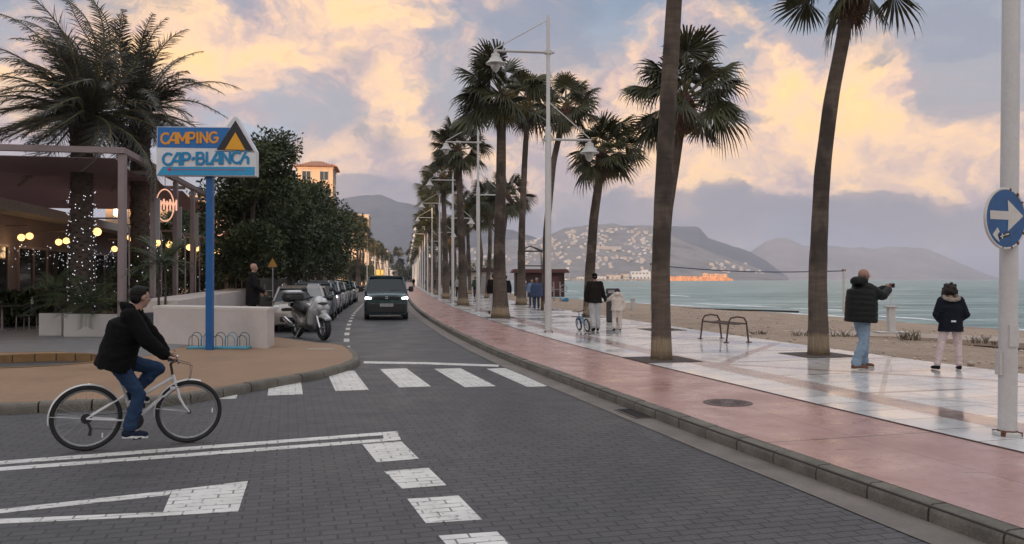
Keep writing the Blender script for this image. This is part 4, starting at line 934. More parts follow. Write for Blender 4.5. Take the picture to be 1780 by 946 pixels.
# ------------------------------------------------------------------ lamp posts
M_WP = mat('white_lamp_paint', (.56, .545, .53), .4, var=.07, vscale=2, fine=.12); M_RUST = mat('rust', (.13, .05, .025), .85, var=.4, vscale=12); M_LG = mat('lamp_glass', (.5, .5, .48), .15, var=0, trans=.3)
def lamp_proto():
    e = empty('lamp_post', (0, 0, 0), 'x', 'lamp post', 0, 'white double-arm lamp posts along the promenade')
    b = MB(); b.tube([(0, 0, 0), (0, 0, .03), (0, 0, .04), (0, 0, 6.0), (0, 0, 6.05), (0, 0, 9.2), (0, 0, 9.3)], [.15, .15, .098, .09, .06, .05, .03], 20); b.box((0, -.1, 1.0), (.1, .03, .22)); b.box((-.105, 0, .72), (.03, .1, .24)); b.build('pole', M_WP, e, ang=60)
    b = MB(); b.tube([(0, 0, 0), (0, 0, .05)], [.125, .105], 20); [b.box((.125 * math.cos(a), .125 * math.sin(a), .02), (.05, .05, .04), rz=a) for a in (0.8, 2.3, 3.9, 5.5)]; b.build('rusty_base', M_RUST, e)
    for s, z, L, zt in ((-1, 8.2, 1.6, 9.15), (1, 5.65, 1.28, 6.75)):
        b = MB(); b.cyl((-s * .18, .04, z), (s * L, .04, z), .028, 8); b.cyl((-s * .18, -.04, z), (s * L, -.04, z), .028, 8); b.box((0, 0, z), (.2, .14, .09)); b.cyl((s * .02, 0, zt), (s * (L - .05), 0, z + .06), .016, 6)
        a_ = b.build('arm', M_WP, e)
        b = MB(); x0 = s * (L - .05)
        b.lathe([(.0, 0), (.05, 0), (.055, -.07), (.12, -.09), (.13, -.2), (.17, -.22), (.18, -.27), (.28, -.36), (.285, -.38), (.16, -.375), (0, -.36)], 20, c=(x0, 0, z)); b.build('lamp_shade', M_WP, a_)
        b = MB(); b.lathe([(.13, -.375), (.135, -.45), (.10, -.56), (.04, -.62), (0, -.63)], 16, c=(x0, 0, z)); b.build('lamp_glass', M_LG, a_)
    return e
LP = lamp_proto()
near_lab = ['thick white post at the right edge carrying the round blue arrow sign', 'nearest white lamp post seen whole, standing left of the man with the child', 'second whole lamp post, beside the palm with the flared base',
            'third whole lamp post along the path, before the tall kerbside palm', 'fourth whole lamp post, thin among the kerbside palms']
lamp_pos = [at(1751, 756, PZ), at(953, 578, PZ), at(831, 541, PZ), at(787, 525.5, PZ), at(764, 516, PZ)]
for i in range(22):
    y = 72 + 16 * (i - 4); p = lamp_pos[i] if i < 5 else off(y, 2.75, PZ)
    rz = -math.atan(KS(p.y)) * .6
    if i == 0: o = LP; o.location = p; o.rotation_euler = (0, R(.8), 0); o.scale = (.88, .88, 1); o['label'] = near_lab[0]
    else:
        o = copy_tree(LP, tuple(p), rz, near_lab[i] if i < 5 else 'thin white lamp post far along the receding kerbside row', (1, 1, 1)); o.rotation_euler = (0, 0, rz)
for i in range(7):
    y = 150 + 38 * i; copy_tree(LP, tuple(off(y, -7.0, .1)), 0, 'far white lamp post on the left side of the road', (1, 1, 1)).rotation_euler = (0, 0, 0)
# ------------------------------------------------------------------ terrace and restaurant
M_STEEL = mat('mauve_painted_steel', (.24, .19, .195), .5, var=.08); M_AWN = mat('brown_awning_fabric', (.26, .19, .19), .85, var=.12, vscale=1.5)
M_DARK = mat('dark_furniture', (.03, .028, .028), .6, var=.2); M_GLOW = mat('globe_glow', (.9, .6, .3), .4, var=0, emit=(1, .60, .22), estr=1.35); M_FAIRY = mat('fairy_glow', (1, 1, 1), .4, var=0, emit=(.9, .92, 1), estr=.65)
M_BGL = mat('dark_window_glass', (.02, .022, .025), .08, var=0); M_GREYP = mat('grey_plastic', (.3, .29, .3), .5, var=.05)
tz = .13
e = empty('terrace_pergola', (-10.5, 22, tz), 'mauve steel pergola with brown fabric roof over the restaurant terrace', 'pergola')
D_ = V((-.1808, 1, 0)); N_ = V((-1, -.18, 0))
def TP(a, b, z): p = V((-10.5, 22, 0)) + D_ * a + N_ * b; return V((p.x + 10.5, p.y - 22, z - tz))
TOP = 5.15
for a, wd in ((0, .17), (3.2, .14), (6.2, .14), (9.0, .14), (12.4, .14), (16.6, .14)):
    b = MB(); b.bar(TP(a, 0, tz), TP(a, 0, TOP - .1), wd, wd); b.build('post', M_STEEL, e, smooth=False)
    if a in (3.2, 6.2, 9.0): b = MB(); b.bar(TP(a - .0, -.12, 2.9), TP(a, -.12, 4.2), .05, .16); b.build('heater_panel', M_GREYP, e, smooth=False)
for bb_ in (4.2, 8.4): b = MB(); b.bar(TP(0, bb_, tz), TP(0, bb_, TOP - .1), .15, .15); b.build('post', M_STEEL, e, smooth=False)
for A0, A1 in ((TP(-.06, -.08, TOP), TP(-.06, 9.4, TOP)), (TP(-.1, 0, TOP + .002), TP(16.7, 0, TOP + .002))):
    b = MB(); b.bar(A0, A1, .17, .16); b.build('beam', M_STEEL, e, smooth=False)
for a in (4.1, 8.2, 12.4, 16.6): b = MB(); b.bar(TP(a, .1, TOP - .08), TP(a, 9.4, TOP - .08), .09, .12); b.build('rafter', M_STEEL, e, smooth=False)
b = MB()
for k in range(4):    # sagging fabric bays
    a0, a1 = .25 + k * 4.12, .25 + (k + 1) * 4.12 - .12; n = 12
    vs = [TP(a0 + (a1 - a0) * i / n, w_, 4.97 - .16 * math.sin(math.pi * i / n) - (.03 * abs(math.sin(i * 3.1)))) for i in range(n + 1) for w_ in (.25, 9.2)]
    vs += [v + V((0, 0, .02)) for v in vs]; m2 = 2 * (n + 1)
    b.add(vs, [(2 * i, 2 * i + 1, 2 * i + 3, 2 * i + 2) for i in range(n)] + [(m2 + 2 * i, m2 + 2 * i + 2, m2 + 2 * i + 3, m2 + 2 * i + 1) for i in range(n)])
b.build('awning', M_AWN, e)
_n = NT(M_AWN.node_tree); _tr = _n.new('ShaderNodeBsdfTranslucent'); _tr.inputs[0].default_value = (.34, .25, .25, 1); _mx = _n.new('ShaderNodeMixShader'); _mx.inputs[0].default_value = .55
_ou = [q for q in _n.n if q.type == 'OUTPUT_MATERIAL'][0]; _n.l.new(bs(M_AWN).outputs[0], _mx.inputs[1]); _n.l.new(_tr.outputs[0], _mx.inputs[2]); _n.l.new(_mx.outputs[0], _ou.inputs[0])
# restaurant building
bx = V((-18.7, 31.8, 0)); e = empty('restaurant_building', tuple(bx), 'low mauve-grey restaurant building with dark glass doors behind the terrace', 'building', math.atan(.18))
M_RW = mat('mauve_render', (.2, .16, .165), .8, var=.1, vscale=.6)
b = MB(); b.box((-5, 8, 2.0), (10, 34, 4.1)); b.build('wall', M_RW, e, smooth=False)
b = MB(); b.box((-4.6, 8, 4.2), (11.2, 34.6, .35)); b.build('roof', mat('pale_parapet', (.42, .39, .38), .7), e, smooth=False)
for k in range(9):
    f = MB(); y0 = -7.4 + k * 3.7
    for (dy, dz, sy, sz) in ((0, 2.9, 2.9, .1), (-1.4, 1.5, .09, 2.8), (1.4, 1.5, .09, 2.8), (0, 1.5, .06, 2.8), (0, .15, 2.9, .1)): f.box((.04, y0 + dy, dz), (.1, sy, sz))
    dd = f.build('glass_door', M_STEEL, e, smooth=False); g = MB(); g.box((.01, y0, 1.5), (.06, 2.7, 2.7)); g.build('pane', M_BGL, dd, smooth=False)
    if k % 2 == 0: g = MB(); [g.box((.16, y0 + 1.9 + j * .07, 1.5), (.06, .05, 2.7)) for j in range(-3, 4)]; g.build('curtain', M_DARK, e, smooth=False)
b = MB()
for k in range(30): b.box((.3, -7.6 + k * .75, .05), (.12, .62, .06))
b.build('floor_light_strip', mat('strip_glow', (1, .5, .25), .5, var=0, emit=(1, .42, .2), estr=1.6), e, smooth=False)
# fairy lights
def fairy(name, pts, label, r=.022, group=None):
    b = MB()
    for p in pts: b.sphere(p, r, 6, 4, 0)
    if len(pts) < 600: b.tube(pts, .004, 3, 1)
    tag(b.build(name, [M_FAIRY, M_DARK]), label, 'fairy lights', group)
rr = random.Random(2)
fairy('fairy_lights', [(DP1[0] + (.36) * math.cos(i * 1.05 + .9 * math.sin(i * 1.7)) + rr.uniform(-.04, .04), DP1[1] + .36 * math.sin(i * 1.05 + .9 * math.sin(i * 1.7)), .9 + 3.4 * i / 170) for i in range(170)], 'white fairy lights wound round the trunk of the big date palm', .015)
for k, (a0, a1, z0, lb) in enumerate([(-7, 3, 3.1, 'fairy light garland over the leftmost glass doors'), (3.5, 14, 3.1, 'fairy light garland over the middle glass doors behind the planted palms'), (15, 26, 3.0, 'fairy light garland far back along the restaurant front')]):
    T = Matrix.Translation(bx) @ Matrix.Rotation(math.atan(.18), 4, 'Z'); pts = []
    for i in range(80): f = i / 79; pts.append(tuple(T @ V((.25 + rr.uniform(0, .4), a0 + (a1 - a0) * f, z0 - .35 * abs(math.sin(f * 13)) - rr.random() ** 2 * .7))))
    fairy('fairy_lights', pts, lb, .015)
def bush(base, h, r, n, label, seed, cat='plant', m=None, light=True):
    rr = random.Random(seed); b = MB()
    for i in range(n):
        z = rr.random() ** .8 * h; q = r * math.sin(math.pi * min(1, z / h * .8 + .15)) ** .6 * rr.random() ** .5; a = rr.uniform(0, 6.28); p = V((q * math.cos(a), q * math.sin(a), z)); d = V((rr.gauss(0, 1), rr.gauss(0, 1), rr.gauss(.4, 1))).normalized(); s_ = d.cross(V((0, 0, 1)) + d * .1).normalized() * .04
        b.add([p, p + d * .09 + s_, p + d * .18, p + d * .09 - s_], [(0, 1, 2, 3)])
    b.tube([(0, 0, 0), (0, 0, h * .6)], [.05, .02], 6, 1)
    return tag(b.build('leafy_shrub', [M_FIC if m is None else m, M_BARK], loc=tuple(base), smooth=False), label, cat)
for k, (u, y, h, lb) in enumerate([(236, 27, 2.6, 'dark shrub behind the pergola corner post'), (283, 31, 3.6, 'tall dark shrub with fairy lights between the pergola posts'), (330, 35, 3.0, 'dark shrub far back in the terrace'), (20, 27, 1.1, 'low dark hedge plant at the left edge of the terrace'), (60, 27.5, 1.1, 'low dark hedge plant left of the white planters')]):
    p = pt(u, 500, y); bush((p.x, y, tz), h, .85 if h > 2 else .9, 2600, lb, 200 + k)
    if h > 2: rr2 = random.Random(k); fairy('fairy_lights', [(p.x + .85 * math.cos(i * 1.1) * rr2.uniform(.5, 1), y + .85 * math.sin(i * 1.1) * rr2.uniform(.5, 1), .6 + h * .9 * i / 50) for i in range(50)], ('fairy lights in the shrub behind the corner post', 'fairy lights in the tall shrub between the posts', 'fairy lights in the farthest terrace shrub')[k], .018)
# globe lamps on curved posts
def globe_lamp(gl, y, side, label, n=1):
    """gl: pixel of the first globe"""
    g = pt(gl[0], gl[1], y); zt = g.z + .42; px_ = g.x + side * 1.0
    e = empty('globe_lamp', (px_, y, tz), label, 'lamp', 0, 'globe lamps of the terrace'); L = lambda xx, zz: V((xx - px_, 0, zz - tz))
    b = MB(); pts = [L(px_, tz), L(px_, zt - .4)] + [L(px_ - side * .4 * (1 - math.cos(a)), zt - .4 + .4 * math.sin(a)) for a in np.linspace(.2, math.pi / 2, 6)] + [L(g.x - side * .25, zt)]
    b.tube(pts, .028, 8); b.build('post', M_STEEL, e)
    for i in range(n):
        b = MB(); gx = g.x - side * i * .30; gz = g.z + .05 * i; b.cyl(L(gx, zt), L(gx, gz + .13), .01, 5, 1); b.sphere(tuple(L(gx, gz)), .125, 16, 10, 0); b.build('globe', [M_GLOW, M_STEEL], e)
        if i == 0: pl_ = bpy.data.lights.new('globe_light', 'POINT'); pl_.energy = 4; pl_.color = (1, .62, .3); pl_.shadow_soft_size = .13; lo_ = bpy.data.objects.new('globe_light', pl_); COL.objects.link(lo_); lo_.parent = e; lo_.location = L(gx, gz - .28)
for (u, v, y, sd_, n, lb) in [(37, 413, 29.5, -1, 2, 'leftmost pair of glowing globes on a curved post'), (102, 421, 32, -1, 2, 'pair of glowing globes left of the light-wrapped palm trunk'), (169, 403, 25.5, 1, 1, 'single bright globe left of the pergola corner post'), (199, 433, 35, 1, 1, 'small low globe just left of the corner post'),
        (228, 413, 27, 1, 1, 'single globe between the corner post and the second post'), (273, 422, 29, 1, 1, 'globe just right of the second pergola post'), (294, 425, 31, 1, 1, 'globe half hidden by the third pergola post'), (304, 426, 33, 1, 1, 'globe right behind the third pergola post'),
        (329, 430, 33.5, 1, 1, 'globe half hidden by the fourth pergola post'), (342, 432, 35, 1, 1, 'globe right of the fourth pergola post, left of the blue pole'), (371, 436, 36, 1, 1, 'globe peeking out right of the blue sign pole'), (382, 437, 37, 1, 1, 'globe between the blue pole and the last pergola post'), (414, 442, 38.5, 1, 2, 'rightmost pair of globes, just beyond the last pergola post')]:
    globe_lamp((u, v), y, sd_, lb, n)
# hanging oval emblems
M_EMB = mat('lit_emblem', (.7, .42, .3), .5, var=0, emit=(1, .5, .32), estr=.55)
def emblem(u, v, y, h, label):
    p = pt(u, v, y); b = MB(); w_ = h * .30
    ring = [(w_ * math.cos(a), 0, h / 2 * math.sin(a)) for a in np.linspace(0, 2 * math.pi, 33)[:-1]]; b.tube(ring, .022, 6, 0, closed=True)
    hh = h * .17      # block of tall narrow letters across the middle
    xs = np.linspace(-w_ * 1.25, w_ * 1.25, 8)
    for i, xx in enumerate(xs): b.box((float(xx), -.02, (.03 if i % 2 else -.03)), (.045, .03, hh * 2), 0)
    for i in range(7): b.bar((xs[i], -.02, hh if i % 2 else -hh * .3), (xs[i + 1], -.02, -hh * .3 if i % 2 else hh), .025, .03, 0)
    b.cyl((0, 0, h / 2), (0, 0, h / 2 + .6), .012, 5, 1)
    tag(b.build('hanging_emblem', [M_EMB, M_STEEL], loc=tuple(p), rz=R(55)), label, 'sign', 'oval emblems hung from the pergola')
emblem(287, 357, 26.9, 1.05, 'bigger lit oval emblem hanging between the second and third pergola posts'); emblem(381, 389, 36.4, 1.05, 'smaller lit oval emblem hanging beside the last pergola post')
# white walls
M_WW = mat('white_wall_render', (.55, .49, .46), .75, var=.10, vscale=1.3, bump=.15, fine=.08)
b = MB(); A0 = V((-8.75, 19.95, 0)); A1 = V((-5.52, 18.42, 0)); dn = V((A0.y - A1.y, A1.x - A0.x, 0)).normalized(); dn = dn if dn.y > 0 else -dn
P = [A0, A1, A1 + V((-.10, .9, 0)), A0 + V((-.10, .9, 0))]
b.prism([(p.x, p.y) for p in P], .12, .98); tag(b.build('low_white_wall', M_WW, smooth=False), 'low thick white rendered wall behind the blue sign pole', 'wall')
b = MB(); c0 = [p + (p - sum(P, V()) / 4).normalized() * .02 for p in P]; b.prism([(p.x, p.y) for p in c0], .981, 1.04); 
tag(b.build('wall_coping', mat('pale_coping', (.62, .56, .52), .6, var=.06), smooth=False), 'flat pale coping stone on top of the low white wall', 'coping')
b = MB(); b.bar((-9.42, 21.5, .72), (-12.2, 36.8, .72), 1.2, .2, up=(0, 0, 1)); b.v = [(x, y, z if z < .8 else (1.12 if y < 30 else 1.26)) for x, y, z in b.v]
tag(b.build('terrace_wall', M_WW, smooth=False), 'long white wall running back along the terrace under the pergola posts', 'wall')
b = MB(); b.prism([(-9.35, 21.5), (-6.6, 20.3), (-7.4, 22.5), (-10.4, 36), (-12.1, 37)], .12, .42); tag(b.build('raised_terrace_floor', M_GREYTILE, smooth=False), kind='structure')
# planters with palms
M_PLW = mat('white_planter', (.47, .45, .44), .6, var=.05); M_PLD = mat('dark_planter', (.035, .042, .055), .5, var=.05)
def planter(u0, u1, v, m, h, dep, label, d=None):
    p0, p1 = at(u0, v, .134), at(u1, v, .134); p0.z = p1.z = .134; w_ = p1.x - p0.x; b = MB(); b.box((w_ / 2, dep / 2, h / 2), (w_, dep, h), bev=.012); b.box((w_ / 2, dep / 2, h + .002), (w_ - .08, dep - .08, .01), 1)
    tag(b.build('planter', [m, M_SOIL], loc=tuple(p0), ang=20), label, 'planter'); return p0 + V((w_ / 2, dep / 2, h))
def pot_palm(base, h, L, n, label, seed, stems=1, tall=0):
    e = empty('potted_palm', tuple(base), label, 'plant', 0, None); rr = random.Random(seed); b = MB(); tb = MB()
    for s in range(stems):
        ox = (s - (stems - 1) / 2) * .16; tb.tube([(ox, 0, 0), (ox * 1.2, .03, h * .5), (ox * .9, 0, h)], [.035, .028, .025], 7)
        for i in range(n):
            a = i * 2.4 + s; elv = R(rr.uniform(5, 75)); d = V((math.cos(a) * math.cos(elv), math.sin(a) * math.cos(elv), math.sin(elv))); l = L * rr.uniform(.7, 1.1); p = V((ox, 0, h)); pts = [p]
            for k in range(9): d = (d + V((0, 0, -.13))).normalized(); pts.append(pts[-1] + d * l / 9)
            b.tube(pts, .008, 3, 0, cap=False)
            for k in range(2, 10):
                for hh in (0, .5):
                    q = pts[k - 1].lerp(pts[k], hh); dd = (pts[k] - pts[k - 1]).normalized(); s2 = dd.cross(V((0, 0, 1)))
                    if s2.length < .1: s2 = V((1, 0, 0))
                    s2.normalize()
                    for sg in (-1, 1): t_ = q + (dd * .6 + s2 * sg + V((0, 0, -.2))).normalized() * l * .26; b.add([q - dd * .014, q.lerp(t_, .5) - dd * .016, t_, q.lerp(t_, .5) + dd * .016], [(0, 1, 2, 3)], 0)
    b.build('fronds', leafm, e, smooth=False); tb.build('stem', M_BARK, e)
leafm = leaf_mat('potted_palm_leaf', (.03, .05, .018, 1), (.07, .09, .03, 1))
c = planter(67, 107, 584, M_PLW, .62, .55, 'small white square planter, leftmost on the grey paving'); pot_palm(c, .65, 1.0, 12, 'young palm with thin yellowish stem in the small white planter', 1)
c = planter(110, 207, 586, M_PLW, .62, .55, 'long white rectangular planter behind the cyclist'); pot_palm(c + V((-.25, 0, 0)), .15, 1.5, 26, 'bushy dark palm in the long white planter', 2); pot_palm(c + V((.55, 0, 0)), .1, .9, 14, 'small dark palm at the right end of the long white planter', 3)
c = planter(248, 297, 590, M_PLD, .68, .6, 'dark square planter between the cyclist and the low white wall'); pot_palm(c, 1.25, 1.0, 10, 'two-stemmed palm with thin trunks in the dark planter', 4, stems=2)
# terrace tables and chairs
def table(x, y, label):
    e = empty('terrace_table', (x, y, tz), label, 'table', 0, 'terrace tables'); b = MB(); b.box((0, 0, .74), (.9, .7, .035), bev=.01); b.build('tabletop', M_DARK, e); b = MB(); b.cyl((0, 0, .02), (0, 0, .72), .035, 10); b.box((0, 0, .02), (.5, .4, .03)); b.build('leg', M_STEEL, e)
def chair(x, y, rz, label):
    e = empty('terrace_chair', (x, y, tz), label, 'chair', rz, 'terrace chairs'); b = MB(); b.box((0, 0, .45), (.45, .45, .05), bev=.015); b.build('seat', M_DARK, e)
    b = MB(); pts = [(.22 * math.cos(a), .22 * math.sin(a), .62 + .18 * math.sin(a)) for a in np.linspace(0, math.pi, 9)]; b.tube(pts, .02, 6); [b.box((x_, .2, .62), (.03, .02, .36)) for x_ in (-.12, -.04, .04, .12)]; b.build('backrest', M_DARK, e)
    for sx in (-1, 1):
        for sy in (-1, 1): b = MB(); b.cyl((sx * .2, sy * .2, 0), (sx * .19, sy * .19, .44), .016, 6); b.build('leg', M_STEEL, e)
names = ['at the left edge of the terrace', 'left of the light-wrapped trunk', 'right of the light-wrapped trunk', 'behind the pergola corner post', 'deep in the terrace near the doors']
for i, (x, y) in enumerate([(-15.6, 25.0), (-13.6, 26.2), (-11.8, 25.2), (-13.3, 29.5), (-15.9, 29.3)]):
    table(x, y, 'dark terrace table ' + names[i]); 
    for k, (dx, dy, rz, sd_) in enumerate(((-.75, 0, R(90), 'left side'), (.75, 0, R(-90), 'right side'))): chair(x + dx, y + dy, rz, f'dark chair, {sd_} of the table ' + names[i])
for (u, v, y, lb) in [(56, 502, 25.0, 'pale bottle on the leftmost terrace table'), (163, 512, 25.2, 'yellow-capped bottle on a terrace table behind the long planter')]:
    p = pt(u, v, y); b = MB(); b.lathe([(0, 0), (.035, 0), (.036, .16), (.014, .21), (.014, .26), (0, .26)], 12); 
    tag(b.build('bottle', mat('bottle_glass', (.35, .4, .3), .2, var=0), loc=(p.x, y, tz + .758)), lb, 'bottle')

# ------------------------------------------------------------------ campsite sign
M_BLUE = mat('blue_sign_pole', (.01, .10, .30), .4, var=.1); M_SBL = mat('sign_blue', (.012, .14, .42), .45, var=.08); M_SLB = mat('sign_light_blue', (.03, .30, .56), .45, var=.06)
M_SWH = mat('sign_white', (.66, .68, .72), .45, var=.05); M_SOR = mat('sign_orange', (.72, .30, .03), .5, var=.08); M_SBK = mat('sign_black', (.02, .018, .02), .5, var=0); M_SRD = mat('sign_red', (.5, .02, .03), .5, var=0); M_SYE = mat('sign_tent_yellow', (.75, .36, .02), .5, var=.05); M_STQ = mat('sign_letter_blue', (.01, .22, .46), .45, var=0)
bp = at(364.5, 608, .134); e = empty('campsite_sign', tuple(bp), 'blue and white campsite sign board on a tall blue pole', 'sign', R(4))
b = MB(); b.bar((0, 0, 0), (0, 0, 3.98), .145, .145); b.build('pole', M_BLUE, e, smooth=False)
SW, SH = 2.12, 1.10; S0 = -SW * .515; Z0 = 3.84; k_ = SW / 168.      # metres per photo pixel, board 168 px wide
bd = empty_none = None
# board with gable for the tent; slightly tapering case behind
def sx(u): return S0 + (u - 273) * k_
def sz(v, u=360): return Z0 + (305.5 - v + (u - 360) * .035) * k_
outl = [(273, 303), (441, 309), (442, 309), (442, 265), (441, 263), (409, 205), (404, 205), (391, 222), (274, 219)]
b = MB(); poly = [(sx(u), sz(v, u)) for u, v in outl]; b.prism(poly, -.0, .26); 
b.v = [(x, z, y) for (x, y, z) in b.v]; b.f = [f[::-1] for f in b.f]
board = b.build('sign_board', M_SWH, e, (0, -.2, 0), smooth=False)
def panel(name, pts, m, d):
    b = MB(); b.prism([(sx(u), sz(v, u)) for u, v in pts][::1], 0, .004); b.v = [(x, -z - d, y) for (x, y, z) in b.v]; return b.build(name, m, board, smooth=False)
panel('blue_panel', [(274.5, 255), (377, 259), (398, 224), (275, 219.8)], M_SBL, .002)
panel('arrow_band', [(274, 303), (440, 308), (440, 293.2), (284, 288.6)], M_SLB, .002)
panel('tent_black', [(375, 262), (438, 265), (407, 211)], M_SBK, .008)
panel('tent_yellow', [(389.5, 261.6), (424, 263.2), (407, 232)], M_SYE, .014)
panel('tent_line', [(372, 264.4), (440, 267.4), (440, 266.3), (372, 263.3)], M_SBK, .002)
panel('red_arrow', [(291, 293.8), (297.5, 290), (297.5, 297.4)], M_SRD, .008)
panel('red_line', [(300, 294.8), (300, 294.1), (425, 297.6), (425, 298.4)], M_SRD, .008)
# lettering from thick strokes: glyphs on a 1 x 1 cell (x right, y up)
arc = lambda cx, cy, rx, ry, a0, a1, n=12: [(cx + rx * math.cos(R(a0 + (a1 - a0) * i / n)), cy + ry * math.sin(R(a0 + (a1 - a0) * i / n))) for i in range(n + 1)]
GL = {'C': (1.0, [arc(.5, .5, .42, .42, 50, 310)]), 'A': (.86, [[(0, .08), (.52, .92), (.74, .92), (.74, .06)], [(.3, .34), (.74, .34)]]), 'M': (1.02, [[(.1, .06), (.1, .92), (.5, .28), (.9, .92), (.9, .06)]]),
      'P': (.8, [[(.1, .06), (.1, .92), (.45, .92)] + arc(.45, .68, .24, .24, 90, -90) + [(.1, .44)]]), 'I': (.26, [[(.12, .06), (.12, .94)]]), 'N': (.88, [[(.1, .06), (.1, .92), (.74, .08), (.74, .94)]]),
      'G': (1.0, [arc(.5, .5, .42, .42, 50, 325) + [(.9, .46), (.56, .46)]]), 'B': (.84, [[(.1, .92), (.1, .08), (.45, .08)] + arc(.45, .3, .24, .22, -90, 90) + [(.1, .52)], [(.1, .92), (.42, .92)] + arc(.42, .72, .2, .2, 90, -90)]),
      'L': (.62, [[(.1, .94), (.1, .08), (.6, .08)]]), 'H': (.92, [[(.02, .02), (.56, .98)], [(.3, .52), (.62, .52), (.72, .4), (.72, .04)]]), '-': (.4, [[(.12, .42), (.26, .56)]])}
def lettering(name, text, u0, u1, vt, vb, m, wgt, adv):
    b = MB(); tot = sum(GL[c][0] * a for c, a in zip(text, adv)); cur = 0; layer = 0; W_ = (u1 - u0) / tot
    for c, a in zip(text, adv):
        w_, strokes = GL[c]
        for st in strokes:
            for (p, q) in zip(st[:-1], st[1:]):
                def m_(pp): u = u0 + (cur + pp[0]) * W_; v = vb + (vt - vb) * pp[1]; return V((sx(u), sz(v, u)))
                P_, Q = m_(p), m_(q); d = (Q - P_); 
                if d.length < 1e-6: continue
                d.normalize(); nn = V((-d.y, d.x)) * wgt; ex = d * wgt * .55; y = -.012 - .0004 * (layer % 37); layer += 1
                A = [P_ - ex - nn, Q + ex - nn, Q + ex + nn, P_ - ex + nn]; vs = [(t_.x, y, t_.y) for t_ in A] + [(t_.x, -.004, t_.y) for t_ in A]
                b.add(vs, [(0, 1, 2, 3), (0, 4, 5, 1), (1, 5, 6, 2), (2, 6, 7, 3), (3, 7, 4, 0)])
        cur += w_ * a
    b.build(name, m, board, smooth=False)
lettering('lettering', 'CAMPING', 280, 379, 229.5, 250.5, M_SOR, .023, [.78, 1.0, .98, 1.08, 1.25, 1.0, 1.0])
lettering('lettering', 'CAP-BLANCH', 283, 431, 264.5, 287.5, M_STQ, .0265, [.74, 1.02, 1.0, 1.0, 1.0, .72, 1.0, .95, .72, .9])
# blue bicycle rack
p = at(381, 606, .134); e = empty('bicycle_rack', tuple(p), 'blue metal bicycle rack with double hoops at the foot of the white wall', 'bicycle rack', -.05)
M_RK = mat('rack_blue', (.08, .30, .42), .5, var=.15); b = MB(); b.box((0, 0, .025), (1.4, .3, .05), bev=.01); b.build('base', M_RK, e)
for i in range(5):
    x = -.55 + i * .275
    b = MB()
    for dy, h in ((-.08, .30), (.08, .36)): b.tube([(x - .11, dy, .04), (x - .11, dy, h - .11)] + [(x + .11 * math.cos(a), dy, h - .11 + .11 * math.sin(a)) for a in np.linspace(math.pi, 0, 9)] + [(x + .11, dy, .04)], .009, 6)
    b.build('hoop', M_RK if i % 2 else mat('rack_dark', (.06, .1, .12), .5, var=.1), e)

# ------------------------------------------------------------------ round arrow sign on the near post
bp = pt(1748, 380, 8.02)
e = empty('traffic_sign', tuple(bp), 'round blue traffic sign with white right arrow and rusty rim on the white post', 'sign', R(24))
M_TB = mat('sign_disc_blue', (.012, .085, .24), .35, var=.25, vscale=9, fine=.1); M_TW = mat('sign_disc_white', (.6, .57, .53), .5, var=.08, vscale=9, fine=.15)
b = MB(); b.lathe([(0, 0), (.288, 0)], 48); b.v = [(x, z - .006, y) for x, y, z in b.v]; b.f = [f[::-1] for f in b.f]; b.build('disc', M_TB, e, smooth=False)
b = MB(); b.tube([(.293 * math.cos(a), .004, .293 * math.sin(a)) for a in np.linspace(0, 2 * math.pi, 49)[:-1]], .014, 8, closed=True); b.lathe([(0, 0), (.288, 0)], 48, T=Matrix.Translation((0, .008, 0)) @ Matrix.Rotation(R(90), 4, 'X'))
b.build('rim', M_TW, e)
ar = [(-.235, -.042), (.03, -.042), (.02, -.155), (.25, .0), (.02, .155), (.03, .042), (-.235, .042)]
b = MB(); b.prism(ar, 0, .003); b.v = [(x, -z - .007, y + .03) for x, y, z in b.v]; b.build('arrow', M_TW, e, smooth=False)
b = MB(); b.prism([(-.20, -.16), (-.13, -.09), (-.10, -.13), (-.13, -.16), (-.10, -.235), (-.16, -.20)], 0, .002); b.v = [(x, -z - .007, y + .0) for x, y, z in b.v]; b.build('torn_sticker', M_TW, e, smooth=False)
b = MB(); b.prism([(-.11, -.16), (.04, -.13), (.05, -.17), (-.1, -.205)], 0, .002); b.v = [(x, -z - .0095, y) for x, y, z in b.v]; st = b.build('sticker', M_SBK, e, smooth=False)
b = MB(); [b.prism(q, 0, .002) for q in ([(-.10, -.175), (-.035, -.16), (-.035, -.17), (-.10, -.185)], [(-.075, -.15), (-.06, -.148), (-.06, -.2), (-.075, -.2)], [(-.02, -.152), (.03, -.143), (.03, -.158), (-.02, -.167)])]; b.v = [(x, -z - .012, y) for x, y, z in b.v]; b.build('sticker_mark', M_TW, st, smooth=False)
b = MB(); [b.sphere((.293 * math.cos(a), .0, .293 * math.sin(a)), (r_, .016, r_ * .8), 8, 6) for a, r_ in ((1.35, .02), (.95, .028), (.6, .018), (.1, .02), (-.5, .022), (-.95, .026), (-1.3, .018), (-1.75, .012))]; b.build('rust_patch', M_RUST, e)
b = MB(); b.box((0, .06, .14), (.05, .1, .04)); b.box((0, .06, -.14), (.05, .1, .04)); b.build('bracket', M_IRON, e)

